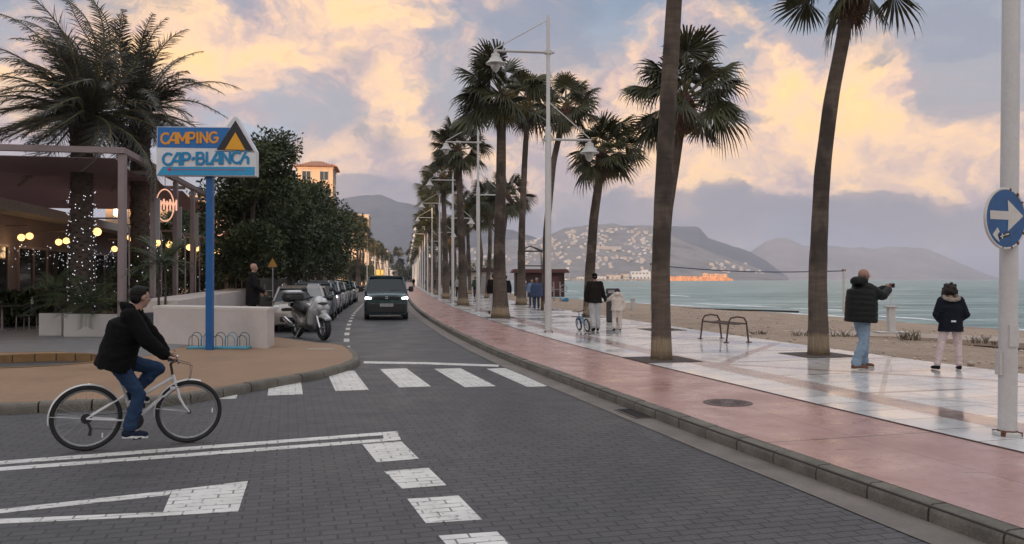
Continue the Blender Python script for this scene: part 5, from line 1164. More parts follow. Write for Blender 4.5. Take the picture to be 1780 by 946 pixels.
# ------------------------------------------------------------------ promenade furniture
M_BR = mat('bench_brown_metal', (.085, .055, .04), .5, .3, var=.2)
a0 = at(1236, 588.5, PZ); a1 = at(1282, 595.5, PZ); cm = (a0 + a1) / 2; dv = a1 - a0; rz = math.atan2(dv.y, dv.x)
e = empty('bench', tuple(cm), 'slim brown metal bench with two arched arm frames, facing the sea', 'bench', rz)
for s in (-1, 1):
    b = MB(); x = s * dv.length / 2; b.tube([(x, -.30, 0), (x, -.24, .5), (x, -.18, .60), (x, 0, .63), (x, .18, .60), (x, .24, .5), (x, .30, 0)], .022, 8); b.box((x, -.31, .008), (.1, .1, .016)); b.box((x, .31, .008), (.1, .1, .016)); b.build('arm_frame', M_BR, e)
b = MB(); [b.cyl((-dv.length / 2, yy, .45), (dv.length / 2, yy, .45), .016, 6) for yy in (-.25, .25)]
for k in range(6): b.box((0, -.22 + k * .085, .44 + .01 * abs(k - 2.5)), (dv.length + .04, .06, .02), bev=.006)
b.build('seat', M_BR, e)
p = at(1065, 560, PZ); e = empty('litter_bin', tuple(p), 'dark rectangular litter bin with a slot, behind the child in cream', 'litter bin', -.1); M_BIN = mat('dark_bin_plastic', (.04, .038, .04), .5, var=.1)
b = MB(); b.box((0, 0, .5), (.46, .4, 1.0), bev=.03); b.build('body', M_BIN, e); b = MB(); b.box((0, 0, 1.11), (.5, .44, .22), bev=.04); b.build('lid', M_BIN, e); b = MB(); b.box((-.03, -.222, 1.1), (.26, .01, .11)); b.build('slot_plate', M_GREYP, e, smooth=False)
# foot shower
p = at(1549, 579, .08); e = empty('foot_shower', tuple(p), 'white beach foot shower pillar with thin side taps', 'shower'); b = MB(); b.box((0, 0, .03), (.9, .5, .03)); b.box((0, 0, .4), (.2, .2, .74), bev=.02); b.build('pillar', M_WP, e)
b = MB(); b.cyl((0, 0, .77), (0, 0, 1.32), .02, 8); b.tube([(0, 0, 1.3), (-.35, 0, 1.32), (-.36, 0, 1.2)], .012, 6); b.tube([(0, 0, 1.05), (-.22, 0, 1.06), (-.23, 0, .98)], .012, 6); b.build('tap_pipe', M_WP, e); b = MB(); b.box((0, 0, .79), (.34, .3, .05), bev=.01); b.build('cap', M_WP, e)
p = at(1100, 543, -.1); b = MB(); b.box((0, 0, .35), (.2, .2, .7), bev=.02); b.box((0, 0, .72), (.3, .26, .05)); tag(b.build('beach_tap_pillar', M_WP, loc=tuple(p)), 'small white tap pillar on the sand right of the litter bin', 'tap')
# volleyball net
A = pt(1133, 545, 42); Bq = pt(1467, 540, 40)
for P_, vt, lb in ((A, 457, 'left white post of the beach volleyball court'), (Bq, 468, 'right white post of the beach volleyball court')):
    zt = pt(1133, vt, P_.y).z; b = MB(); b.cyl((0, 0, -.2), (0, 0, zt - P_.z), .055, 10); b.box((0, 0, zt - P_.z - .06), (.16, .1, .1), 1); b.cyl((0, 0, .02), (0, 0, .5), .08, 10)
    tag(b.build('net_post', [M_WP, M_RUST], loc=tuple(P_)), lb, 'post', 'volleyball posts')
za, zb = pt(0, 461, 42).z, pt(0, 471, 40).z; b = MB(); n = 24; pts = [V((A.x + (Bq.x - A.x) * i / n, A.y + (Bq.y - A.y) * i / n, za + (zb - za) * i / n - .18 * math.sin(math.pi * i / n))) for i in range(n + 1)]
b.tube(pts, .028, 6); tag(b.build('net_rope', mat('blue_rope', (.035, .05, .11), .7, var=0)), 'sagging dark blue top rope strung between the volleyball posts', 'rope')
for q in (((1176, 537), (1240, 539), (1320, 541), (1388, 543.5)), ((962, 522), (985, 523), (1010, 525.5))):
    b = MB(); P_ = [at(u, v, -.55) for u, v in q]; b.tube([p + V((0, 0, .05)) for p in P_], .07, 6); tag(b.build('beach_pipe', M_DARK), ('long' if len(q) > 3 else 'short') + ' dark pipe lying along the sand near the water' + (' behind the bench' if len(q) > 3 else ' beside the kiosk'), 'pipe')
# kiosks
M_KR = mat('dark_red_boards', (.045, .018, .018), .6, var=.2, vscale=2); M_KRR = mat('dark_red_roof', (.09, .030, .028), .5, var=.1)
c = pt(939, 514, 77); e = empty('beach_kiosk', (c.x, 77, .0), 'dark red wooden beach kiosk with an open frame tower on its roof', 'kiosk', .05)
b = MB(); b.box((0, 1.5, 1.15), (4.6, 3, 2.3)); [b.box((-2.2 + i * .4, -.02, 1.15), (.03, .03, 2.3)) for i in range(12)]; b.build('wall', M_KR, e, smooth=False)
b = MB(); b.prism([(-2.75, 2.28), (2.75, 2.28), (2.5, 2.62), (-2.5, 2.62)], -.5, 3.5); b.v = [(x, z, y) for x, y, z in b.v]; b.f = [f[::-1] for f in b.f]; b.build('roof', M_KRR, e, smooth=False)
b = MB(); xx = (-1.95, .3)
for sx_ in xx:
    for sy_ in (.4, 2.4): b.box((sx_, sy_, 3.5), (.09, .09, 1.8))
for z in (2.95, 4.35):
    for sy_ in (.4, 2.4): b.bar((xx[0], sy_, z), (xx[1], sy_, z), .07, .07)
    for sx_ in xx: b.bar((sx_, .4, z), (sx_, 2.4, z), .07, .07)
cx = sum(xx) / 2
for sx_ in xx:
    for sy_ in (.4, 2.4): b.bar((sx_, sy_, 4.38), (cx, 1.4, 4.85), .08, .08)
b.build('frame_tower', M_SBK, e, smooth=False); b = MB(); b.box((1.2, -.03, 1.2), (1.1, .05, 1.5)); b.build('shutter', M_KRR, e, smooth=False)
c = pt(848, 512, 86); e = empty('white_kiosk', (c.x, 86, 0), 'white flat-sided kiosk half hidden behind palm trunks left of the red one', 'kiosk', .05)
b = MB(); b.box((0, 1.5, 1.2), (3.6, 3, 2.5)); b.build('wall', M_WW, e, smooth=False); b = MB(); b.prism([(-2.1, 2.4), (2.1, 2.4), (0, 2.95)], -.4, 3.4); b.v = [(x, z, y) for x, y, z in b.v]; b.build('roof', M_KR, e, smooth=False); b = MB(); b.box((-.6, -.02, 1.0), (.9, .06, 2.0)); b.build('door', M_GREYP, e, smooth=False)
# fitness machine on the sand beside the kiosk
p = at(968, 525, .0); e = empty('outdoor_exerciser', tuple(p), 'outdoor fitness machine with hoops and a blue base in front of the red kiosk', 'fitness machine'); b = MB()
b.cyl((-.2, 0, 0), (-.25, 0, 1.5), .05, 8); b.cyl((.25, 0, 0), (.22, 0, 1.5), .05, 8); b.tube([(.5 + .25 * math.cos(a), 0, 1.0 + .25 * math.sin(a)) for a in np.linspace(0, 6.28, 17)[:-1]], .03, 6, closed=True); b.tube([(-.5 + .2 * math.cos(a), 0, .95 + .2 * math.sin(a)) for a in np.linspace(0, 6.28, 17)[:-1]], .03, 6, closed=True); b.cyl((-.6, 0, .9), (.5, 0, .95), .03, 6); b.build('frame', M_GREYP, e)
b = MB(); b.cyl((.35, 0, .12), (.85, 0, .18), .14, 10); b.tube([(.7 + .13 * math.cos(a), -.1, .16 + .13 * math.sin(a)) for a in np.linspace(0, 6.28, 13)[:-1]], .03, 6, closed=True); b.build('base', mat('machine_blue', (.05, .2, .35), .5), e)
# small street signs by the parked cars
p = pt(563, 500, 58); e = empty('street_sign_post', (p.x, 58, .1), 'thin grey post with small pale street name plates above the parked cars', 'sign'); b = MB(); b.cyl((0, 0, 0), (0, 0, 3.3), .04, 8); b.build('post', M_GREYP, e); b = MB(); b.box((.15, -.03, 2.6), (.9, .03, .22)); b.box((0, -.03, 2.3), (.6, .03, .16)); b.build('plate', M_WP, e, smooth=False)
p = pt(660, 500, 190); e = empty('yellow_roadside_board', (p.x, 190, .1), 'yellow roadside board far up the left side of the road', 'sign'); b = MB(); b.cyl((0, 0, 0), (0, 0, 3), .06, 8); b.build('post', M_GREYP, e); b = MB(); b.box((0, -.08, 3.1), (1.8, .06, 1.3)); b.build('board', mat('yellow_board', (.6, .42, .06), .5), e, smooth=False)
p = pt(474, 500, 33); e = empty('warning_sign', (p.x, 33, .13), 'small triangular yellow sign in front of the dark trees beside the standing man', 'sign'); b = MB(); b.cyl((0, 0, 0), (0, 0, 2.2), .025, 8); b.build('post', M_GREYP, e); b = MB(); b.prism([(-.2, 2.05), (.2, 2.05), (0, 2.42)], 0, .01); b.v = [(x, -z - .03, y) for x, y, z in b.v]; b.build('plate', mat('dull_yellow', (.42, .22, .05), .6), e, smooth=False)
# slatted fence behind the man
e = empty('slatted_fence', (-9.9, 33.0, .13), 'dark vertical slat fence under the leafy trees behind the standing man', 'fence', R(98)); b = MB()
for k in range(70): b.box((-2.0 + k * .16, 0, .8), (.09, .03, 1.6))
b.build('slats', mat('dark_wood_slats', (.055, .045, .04), .8, var=.2), e, smooth=False); b = MB(); b.box((3.5, .04, .3), (11.2, .04, .08)); b.box((3.5, .04, 1.35), (11.2, .04, .08)); b.build('rail', M_DARK, e, smooth=False)
# ------------------------------------------------------------------ vehicles
M_TYRE = mat('tyre_rubber', (.018, .018, .018), .8, var=.2, vscale=20); M_RIM = mat('alloy_rim', (.35, .35, .36), .3, .8, var=.05); M_BLK = mat('black_plastic', (.02, .02, .021), .45, var=.1)
M_CG = mat('car_glass', (.008, .014, .018), .03, var=0, spec=.5); M_CHR = mat('chrome', (.6, .6, .6), .15, 1., var=0); M_HLO = mat('headlight_lens', (.35, .36, .37), .08, var=0, spec=.8, coat=1)
M_HLI = mat('lit_headlight', (1, 1, 1), .2, var=0, emit=(1, .98, .92), estr=5); M_PLT = mat('plate_white', (.42, .42, .42), .5, var=0)
def evaluated(mesh, mods):
    o = bpy.data.objects.new('tmp', mesh); COL.objects.link(o)
    for typ, props in mods:
        md = o.modifiers.new('m', typ)
        for k, v in props.items(): setattr(md, k, v)
    dg = bpy.context.evaluated_depsgraph_get(); dg.update(); me = bpy.data.meshes.new_from_object(o.evaluated_get(dg)); bpy.data.objects.remove(o); return me
def wheel(e, x, y, r, w_, name='wheel', sgn=1):
    wo = empty_part = MB(); prof = [(r * .62, -w_ / 2), (r * .93, -w_ / 2), (r, -w_ * .35), (r, w_ * .35), (r * .93, w_ / 2), (r * .62, w_ / 2), (r * .62, -w_ / 2)]
    wo.lathe(prof, 28, T=Matrix.Rotation(R(90), 4, 'Y')); tyre = wo.build(name, M_TYRE, e, (x, y, r))
    b = MB(); T = Matrix.Rotation(R(90), 4, 'Y'); b.lathe([(r * .63, sgn * w_ * .40), (r * .6, sgn * w_ * .48), (r * .56, sgn * w_ * .3), (0.0, sgn * w_ * .28)], 24, 0, T)
    for k in range(6): a = k * math.pi / 3; b.bar((sgn * w_ * .42, .05 * math.cos(a), .05 * math.sin(a)), (sgn * w_ * .42, r * .58 * math.cos(a), r * .58 * math.sin(a)), .05, .035)
    b.cyl((sgn * w_ * .3, 0, 0), (sgn * w_ * .46, 0, 0), .06, 12); b.build('rim', M_RIM, tyre); return tyre
def loft_body(st, nsec=None):
    b = MB(); n = None
    for (y, hw, zb, zt, crown) in st:
        half = [(0, zb), (hw * .84, zb), (hw * .97, zb + .10), (hw, zb + (zt - zb) * .42), (hw * .985, zb + (zt - zb) * .72), (hw * .955, zt - .07), (hw * .88, zt - .012), (hw * .6, zt + crown * .5), (0, zt + crown)]
        ring = half + [(-x, z) for x, z in half[-2:0:-1]]; n = len(ring); b.v += [(x, y, z) for x, z in ring]
    for j in range(len(st) - 1):
        for i in range(n): b.f.append((j * n + i, j * n + (i + 1) % n, (j + 1) * n + (i + 1) % n, (j + 1) * n + i)); b.mi.append(0)
    b.f += [tuple(range(n))[::-1], tuple((len(st) - 1) * n + i for i in range(n))]; b.mi += [0, 0]; return b
def car(kind, label, loc, rz, L, W, H, belt, st, gh, paint, wheels, wr=.32, lit=False, round_lights=False, rails=False, lens=(.62, .72, .16, .09), plate=True, chrome=0, group='cars parked along the left side'):
    """st: body stations; gh: (y windscreen foot, y windscreen top, y roof rear, y rear foot)"""
    e = empty(kind, loc, label, 'van' if kind == 'van' else 'car', rz, group); hw = W / 2
    b = loft_body(st); me = b.mesh('body', [paint, M_BLK])
    cut = MB()
    for y in wheels: cut.cyl((-hw - .3, y, wr), (hw + .3, y, wr), wr + .055, 28, 0)
    cm_ = cut.mesh('cut', [M_BLK], smooth=False); co = bpy.data.objects.new('cut', cm_); COL.objects.link(co)
    me2 = evaluated(me, [('BOOLEAN', dict(operation='DIFFERENCE', object=co, solver='EXACT'))]); bpy.data.objects.remove(co)
    if len(me2.polygons) < 20: me2 = me
    me2.polygons.foreach_set('use_smooth', [True] * len(me2.polygons)); me2.set_sharp_from_angle(angle=R(32)); bo = link('body', me2, e)
    b = MB(); b.box((0, (wheels[0] + wheels[1]) / 2, .42), (W * .62, L * .8, .42)); b.build('underbody', M_BLK, e, smooth=False)
    yw0, yw1, yr1, yr0 = gh; N = 8; top = H - .05
    def row(y, wd, z, bulge): return [((-1 + 2 * i / N) * wd, y + bulge * (1 - (1 - abs(-1 + 2 * i / N)) ** .0 + (1 - ((-1 + 2 * i / N) ** 2)) * 0 - (1 - (-1 + 2 * i / N) ** 2)), z) for i in range(N + 1)]
    b = MB(); wb, wt = hw * .93, hw * .76
    rows = [row(yw0, wb, belt - .03, .10), row(yw1, wt, top, .06), row(yr1, wt, top, -.03), row(yr0, wb * .97, belt - .03, -.06)]
    for r_ in rows: b.v += r_
    M_ = N + 1
    for j in range(3):
        for i in range(N): b.f.append((j * M_ + i, (j + 1) * M_ + i, (j + 1) * M_ + i + 1, j * M_ + i + 1)); b.mi.append(0)
    b.f += [(0, M_, 2 * M_, 3 * M_)[::-1], (N, M_ + N, 2 * M_ + N, 3 * M_ + N)]; b.mi += [0, 0]
    b.f = [f[::-1] for f in b.f]; b.build('window_glass', M_CG, e, ang=30)
    b = MB(); nn = 6   # roof
    for j in range(nn + 1):
        f = j / nn; y = yw1 - .10 + (yr1 - yw1 + .16) * f; cz = H + .03 * math.sin(math.pi * f) - .0; ww = wt * (1.03 - .05 * abs(f - .5))
        b.v += [(-ww, y, top - .03), (-ww, y, top + .015), (-ww * .86, y, cz - .005), (0, y - (.05 if j == 0 else 0), cz + .01), (ww * .86, y, cz - .005), (ww, y, top + .015), (ww, y, top - .03)]
    for j in range(nn):
        for i in range(6): b.f.append((j * 7 + i, (j + 1) * 7 + i, (j + 1) * 7 + i + 1, j * 7 + i + 1)); b.mi.append(0)
    b.f += [tuple(range(7)), tuple(nn * 7 + i for i in range(7))[::-1]]; b.mi += [0, 0]; b.f = [f[::-1] for f in b.f]; b.build('roof', paint, e, ang=50)
    for s in (-1, 1):
        prs = [((s * wb, yw0 + .02, belt - .02), (s * wt, yw1, top), .06, .09, (0, 0, 1)), ((s * wb * .98, yr0, belt - .02), (s * wt, yr1 + .02, top), .12, .07, (0, 0, 1))]
        prs += [((s * (wb + .004), ym, belt - .03), (s * (wt + .004), ym, top), .04, .09, (0, 1, 0)) for ym in ((yw0 + yr0) * .5 + .05, (yw0 + yr0) * .5 + .95) if ym < yr1]
        for q0_, q1_, a_, b_, u_ in prs: b = MB(); b.bar(q0_, q1_, a_, b_, up=u_); b.build('pillar', paint, e, smooth=False)
        b = MB(); b.bar((s * (hw * .93), yw0 + .35, belt + .06), (s * (hw + .10), yw0 + .32, belt + .08), .04, .06); b.box((s * (hw + .13), yw0 + .3, belt + .1), (.2, .12, .16 if kind != 'van' else .24), bev=.04); b.build('mirror', M_BLK, e)
        for y in wheels: wheel(e, s * (hw - .115), y, wr, .2, sgn=s)
        lx, lz, lw, lh = lens; yl = .09 if not round_lights else .08; b = MB()
        if round_lights:
            T = Matrix.Translation((s * lx * hw, yl - .02, lz)) @ Matrix.Rotation(R(90), 4, 'X'); b.lathe([(0, .045), (.07, .038), (.10, .02), (.105, 0)], 20, 0, T); b.lathe([(.105, -.03), (.125, .02), (.105, .03)], 20, 1, T)
        else: b.sphere((s * lx * hw, yl, lz), (lw, .10, lh), 14, 8)
        b.build('headlight', [M_HLI if lit else M_HLO, M_CHR], e)
    if rails:
        for s in (-1, 1):
            b = MB(); b.tube([(s * wt * .9, yw1 + .1, H), (s * wt * .9, yw1 + .2, H + .06), (s * wt * .9, yr1 - .2, H + .06), (s * wt * .9, yr1 - .05, H)], .02, 6); b.build('roof_rail', M_CHR if rails == 2 else M_BLK, e)
    b = MB(); g0 = st[0][2]; b.box((0, .02, g0 + .13), (W * .60, .09, .16), bev=.02); b.box((0, .035, lens[1] + .0), (W * (lens[0] - .19), .10, .1), bev=.02); b.build('grille', M_BLK, e)
    if chrome: b = MB(); b.box((0, -.02, lens[1] + .06), (W * .42, .02, .018)); b.build('chrome_strip', M_CHR, e)
    if plate: b = MB(); b.box((0, -.04, g0 + .26), (.52, .02, .115)); b.build('number_plate', M_PLT, e, smooth=False)
    b = MB(); b.tube([(.0, yw0 + .02, belt + .04), (.25, yw0 - .02, belt + .05), (.6, yw0 + .05, belt + .07)], .012, 5); b.build('wiper', M_BLK, e)
    return e
paint = lambda n, c, m=.35: mat(n, c, .28, m, var=.05, vscale=1.5, coat=.7)
# moving van
p = at(672, 556.5); cv = V((p.x, p.y, .0)); rzv = -math.atan(KS(36)) * 1.0
vst = [(0, .78, .26, .98, 0), (.03, .86, .22, 1.02, .01), (.14, .905, .20, 1.06, .03), (.45, .92, .2, 1.12, .04), (.9, .925, .2, 1.17, .03), (1.1, .925, .2, 1.18, 0), (2.4, .925, .2, 1.18, 0), (4.1, .92, .2, 1.16, 0), (4.36, .91, .24, 1.15, 0), (4.4, .88, .3, 1.1, 0)]
VP = paint('van_slate_paint', (.034, .072, .082))
van = car('van', 'dark slate-blue van with lit headlights driving towards the junction', tuple(cv), rzv, 4.4, 1.85, 1.82, 1.17, vst, (.86, 1.42, 4.1, 4.34), VP, (.86, 3.64), .33, lit=True, rails=1, lens=(.74, .90, .20, .115), plate=False, group='vehicles on the road')
b = MB(); b.box((0, -.0, .50), (1.62, .10, .40), bev=.03); [b.box((s * .70, -.055, .5), (.05, .03, .2), bev=.008) for s in (-1, 1)]; b.box((0, -.03, .92), (1.1, .04, .10), bev=.01); b.build('lower_bumper', M_BLK, van)
b = MB(); b.box((0, -.065, .62), (.54, .02, .125)); pl = b.build('number_plate', M_PLT, van, smooth=False)
b = MB(); zz = .62; hh = .036
def pstroke(x0, z0, x1, z1): b.bar((x0, -.079, zz + z0 * hh), (x1, -.079, zz + z1 * hh), .004, .012, up=(0, 1, 0))
for cx in (-.2, -.145, -.09, -.035): [pstroke(cx + a, z0, cx + c2, z1) for a, z0, c2, z1 in ((-.016, 1, .016, 1), (.016, 1, .016, -1), (-.016, -1, .016, -1), (-.016, 0, .016, 0))]
[pstroke(*q) for q in ((.05, -1, .05, 1), (.05, 1, .07, 0), (.07, 0, .09, 1), (.09, 1, .09, -1), (.115, -1, .115, 1), (.115, 0, .145, 1), (.115, 0, .145, -1), (.165, 1, .205, 1), (.185, 1, .185, -1))]
b.build('plate_characters', M_BLK, pl, smooth=False)
b = MB(); b.tube([(.065 * math.cos(a), -.06, .93 + .05 * math.sin(a)) for a in np.linspace(.5, 5.8, 13)], .009, 6); b.bar((-.035, -.062, .94), (.05, -.062, .945), .01, .012); b.build('emblem', M_CHR, van)
b = MB(); b.box((0, -.03, 1.005), (.9, .02, .02)); b.cyl((0, 1.5, 1.84), (0, 1.55, 1.98), .01, 5); b.build('aerial_and_trim', M_BLK, van)
# parked cars, front bumpers towards the junction
def pc(y): s = KS(y); q = off(y, -4.72); return (q.x, q.y, 0), -math.atan(KS(y + 2))
hst = [(0, .66, .28, .70, 0), (.04, .76, .24, .76, .01), (.16, .82, .2, .84, .03), (.5, .86, .19, .92, .04), (.95, .865, .19, .96, .02), (1.2, .865, .19, .97, 0), (3.3, .86, .2, .97, 0), (3.75, .83, .24, .95, 0), (3.85, .76, .32, .85, 0)]
l, r = pc(26.9); car('parked_hatchback', 'taupe compact hatchback with round headlights parked behind the scooter', l, r, 3.85, 1.74, 1.46, .96, hst, (.98, 1.45, 3.2, 3.72), paint('taupe_paint', (.36, .32, .29)), (.72, 3.1), .31, round_lights=True, rails=2, lens=(.74, .72, .1, .1), chrome=1)
sst = [(0, .70, .3, .78, 0), (.04, .80, .26, .84, .01), (.18, .87, .22, .92, .03), (.6, .9, .2, 1.0, .04), (1.05, .905, .2, 1.03, .02), (1.3, .905, .2, 1.04, 0), (3.7, .9, .2, 1.03, 0), (4.15, .87, .26, 1.0, 0), (4.25, .8, .34, .92, 0)]
def suv(y, label, col, lit=False, **k): l, r = pc(y); return car('parked_car', label, l, r, 4.25, 1.82, k.pop('H', 1.6), 1.02, sst, (1.05, 1.7, 3.5, 4.1), paint('paint_%d' % y, col), (.85, 3.4), .34, lit=lit, lens=(.72, .84, .17, .06), **k)
suv(33.6, 'dark grey-blue car parked second in line, mostly hidden behind the scooter', (.16, .19, .22), rails=2, H=1.56)
suv(39.8, 'silver crossover parked third with its running lights lit', (.36, .37, .39), lit=True, rails=2)
suv(46.0, 'silver-grey car parked fourth behind the lit crossover', (.26, .27, .28), H=1.52)
suv(52.2, 'dark green car parked fifth in line', (.03, .07, .05), H=1.6)
suv(59, 'pale car parked farthest along the left side', (.4, .4, .4), H=1.5)
q = off(57, -1.9); car('following_car', 'dark pickup-like car driving behind the slate van', (q.x - .35, q.y, 0), -math.atan(KS(58)), 4.25, 1.82, 1.6, 1.02, sst, (1.05, 1.7, 3.5, 4.1), paint('black_paint', (.02, .022, .025)), (.85, 3.4), .34, lens=(.72, .84, .17, .06), group='vehicles on the road')
q = off(96, -1.2); car('oncoming_car', 'tiny car far up the road behind the van', (q.x, q.y, 0), -math.atan(KS(98)), 4.25, 1.82, 1.5, 1.02, sst, (1.05, 1.7, 3.5, 4.1), paint('grey_paint', (.12, .12, .13)), (.85, 3.4), .34, lit=True, lens=(.72, .84, .1, .05), group='vehicles on the road')

# ------------------------------------------------------------------ blobs: one continuous surface from capsules and ellipsoids
def capsule(b, a, c, ra, rb, n=10, sq=None):
    a, c = V(a), V(c); d = (c - a); L = d.length
    if L < 1e-5: b.sphere(tuple(a), ra, n, 8); return
    d.normalize(); pts = []; rad = []
    for k in range(4): t_ = k / 4 * math.pi / 2; pts.append(a - d * ra * math.cos(t_)); rad.append(max(.0008, ra * math.sin(t_)))
    pts.append(a); rad.append(ra); pts.append(c); rad.append(rb)
    for k in range(1, 5): t_ = k / 4 * math.pi / 2; pts.append(c + d * rb * math.sin(t_)); rad.append(max(.0008, rb * math.cos(t_)))
    b.tube(pts, rad, n, 0)
def chain(b, pts, rad, n=10):
    for i in range(len(pts) - 1): capsule(b, pts[i], pts[i + 1], rad[i], rad[i + 1], n)
def loft(b, st, n=20):
    """st: (centre, half width vector, half depth vector)"""
    vs = []; 
    for (c, ax, ay) in st:
        for k in range(n): a = 2 * math.pi * k / n; vs.append(V(c) + V(ax) * math.cos(a) + V(ay) * math.sin(a))
    fs = [(j * n + i, j * n + (i + 1) % n, (j + 1) * n + (i + 1) % n, (j + 1) * n + i) for j in range(len(st) - 1) for i in range(n)] + [tuple(range(n))[::-1], tuple((len(st) - 1) * n + i for i in range(n))]
    b.add(vs, fs)
def remesh(b, vox, sm=4):
    me = b.mesh('m', [], smooth=False); return evaluated(me, [('REMESH', dict(mode='VOXEL', voxel_size=vox, use_smooth_shade=True)), ('SMOOTH', dict(factor=.5, iterations=sm))])
def blob(name, b, m, parent=None, vox=.012, sm=4, loc=(0, 0, 0), rz=0, wr=0):
    me = remesh(b, vox, sm)
    if wr:
        sd_ = len(me.vertices) % 17; new_ = []
        for v_ in me.vertices:
            c_ = v_.co; q_ = V((c_.x * 7 + c_.z * 3, c_.y * 7, c_.z * 13 + c_.x * 4 + sd_)); f_ = (1 - 2 * abs(noise.noise(q_))) * .7 + .6 * noise.noise(q_ * 2.3)
            new_.append(c_ + v_.normal * (f_ - .4) * wr)
        for v_, n_ in zip(me.vertices, new_): v_.co = n_
    me.materials.clear(); me.materials.append(m); me.polygons.foreach_set('use_smooth', [True] * len(me.polygons)); return link(name, me, parent, loc, rz)

# ------------------------------------------------------------------ scooter
M_SCW = mat('scooter_silver_white', (.5, .51, .52), .3, .3, var=.05, coat=.6); M_SCG = mat('scooter_grey_paint', (.17, .155, .14), .32, .4, var=.05, coat=.5)
def scooter():
    f_ = at(559, 591.5); r_ = at(527, 588); dv = V((f_.x - r_.x, f_.y - r_.y, 0)); dv = V((.64, -.77, 0)).normalized(); e = empty('parked_scooter', tuple(f_ - dv * 1.42 * 1.17 + V((.06, .0, 0))), 'big grey and silver maxi scooter with top case parked at the corner', 'scooter', math.atan2(dv.y, dv.x))
    for x, r, nm in ((0, .27, 'rear_wheel'), (1.42, .29, 'front_wheel')):
        b = MB(); T = Matrix.Rotation(R(90), 4, 'X'); b.lathe([(r * .66, -.06), (r * .92, -.06), (r, -.03), (r, .03), (r * .92, .06), (r * .66, .06), (r * .66, -.06)], 26, 0, T); w_ = b.build(nm, M_TYRE, e, (x, 0, r))
        b = MB(); b.tube([(r * .64 * math.cos(a), 0, r * .64 * math.sin(a)) for a in np.linspace(0, 2 * math.pi, 25)[:-1]], .022, 6, closed=True); [b.bar((0, 0, 0), (r * .64 * math.cos(a), 0, r * .64 * math.sin(a)), .03, .03) for a in (0.3, 1.56, 2.8, 4.07, 5.33)]; b.cyl((0, -.07, 0), (0, .07, 0), .03, 10); b.build('rim', M_RIM, w_)
        if x > 1: b = MB(); b.lathe([(.05, -.075), (.13, -.075), (.13, -.08), (.05, -.08)], 24, 0, T); b.build('brake_disc', M_CHR, w_)
    b = MB(); chain(b, [(1.0, 0, .42), (1.12, 0, .72), (1.18, 0, .92)], [.16, .17, .13]); 
    for s in (-1, 1): chain(b, [(1.02, s * .12, .42), (1.16, s * .14, .72), (1.24, s * .1, .92)], [.11, .12, .08]); chain(b, [(1.22, s * .08, .62), (1.36, s * .07, .74), (1.3, s * .06, .9)], [.08, .08, .06])
    blob('front_fairing', b, M_SCW, e, .02, 5)
    b = MB(); chain(b, [(.98, 0, .40), (.75, 0, .32), (.45, 0, .40), (.1, 0, .55), (-.15, 0, .68)], [.14, .13, .17, .16, .08]); 
    for s in (-1, 1): chain(b, [(.95, s * .13, .4), (.6, s * .15, .33), (.3, s * .15, .5), (0, s * .12, .62)], [.08, .07, .1, .06]); chain(b, [(1.0, s * .16, .75), (.92, s * .18, .45)], [.05, .06])
    blob('body', b, M_SCG, e, .02, 5)
    b = MB(); chain(b, [(.62, 0, .70), (.4, 0, .72), (.25, 0, .78), (-.05, 0, .84)], [.1, .13, .13, .09]); [chain(b, [(.5, s * .09, .7), (.1, s * .1, .78)], [.07, .07]) for s in (-1, 1)]; blob('seat', b, M_BLK, e, .02, 4)
    b = MB(); chain(b, [(1.12, 0, .50), (1.42, 0, .61), (1.66, 0, .52)], [.03, .075, .06]); [chain(b, [(1.22, s * .05, .52), (1.42, s * .055, .58), (1.64, s * .05, .50)], [.03, .05, .04]) for s in (-1, 1)]; blob('front_mudguard', b, M_SCW, e, .014, 3)
    b = MB(); [b.cyl((1.18, s * .1, .72), (1.42, s * .1, .3), .025, 8) for s in (-1, 1)]; b.build('fork', M_CHR, e)
    b = MB(); [b.sphere((1.40, s * .085, .76), (.05, .085, .085), 12, 8) for s in (-1, 1)]; b.sphere((1.42, 0, .66), (.05, .09, .06), 12, 8); b.build('headlight', M_HLO, e)
    b = MB(); b.sphere((1.37, 0, .87), (.05, .14, .035), 10, 6); b.build('grille', M_BLK, e)
    n = 8; b = MB(); vs = []
    for j in range(6):
        f = j / 5; z = .88 + .46 * f; ww = (.22 - .03 * f) * (1 if j < 5 else .7)
        for i in range(n + 1): q = -1 + 2 * i / n; vs.append((1.28 - .30 * f - .12 * q * q, ww * q, z))
    b.add(vs + [(x - .006, y, z) for x, y, z in vs], [(j * (n + 1) + i, j * (n + 1) + i + 1, (j + 1) * (n + 1) + i + 1, (j + 1) * (n + 1) + i) for j in range(5) for i in range(n)])
    wm_ = mat('scooter_screen', (.55, .58, .6), .08, var=0, spec=.6); bs(wm_).inputs['Alpha'].default_value = .45; b.build('windscreen', wm_, e)
    b = MB(); b.tube([(1.1, -.36, .98), (1.12, -.15, 1.02), (1.15, 0, 1.0), (1.12, .15, 1.02), (1.1, .36, .98)], .02, 8); b.build('handlebar', M_BLK, e)
    for s in (-1, 1): b = MB(); b.tube([(1.15, s * .2, 1.0), (1.15, s * .28, 1.12), (1.13, s * .33, 1.18)], .01, 6); b.sphere((1.13, s * .36, 1.2), (.03, .08, .055), 10, 6); b.build('mirror', M_BLK, e)
    b = MB(); b.box((-.25, 0, .98), (.40, .50, .22), bev=.07); tc_ = b.build('top_case', M_BLK, e); b = MB(); b.box((-.25, 0, 1.12), (.40, .48, .10), bev=.045); b.build('lid', M_SCW, tc_)
    b = MB(); b.bar((-.2, 0, .84), (-.05, 0, .72), .25, .03); [b.tube([(.15, s * .15, .72), (-.2, s * .15, .8), (-.3, s * .1, .82)], .015, 6) for s in (-1, 1)]; b.build('rack', M_CHR, e)
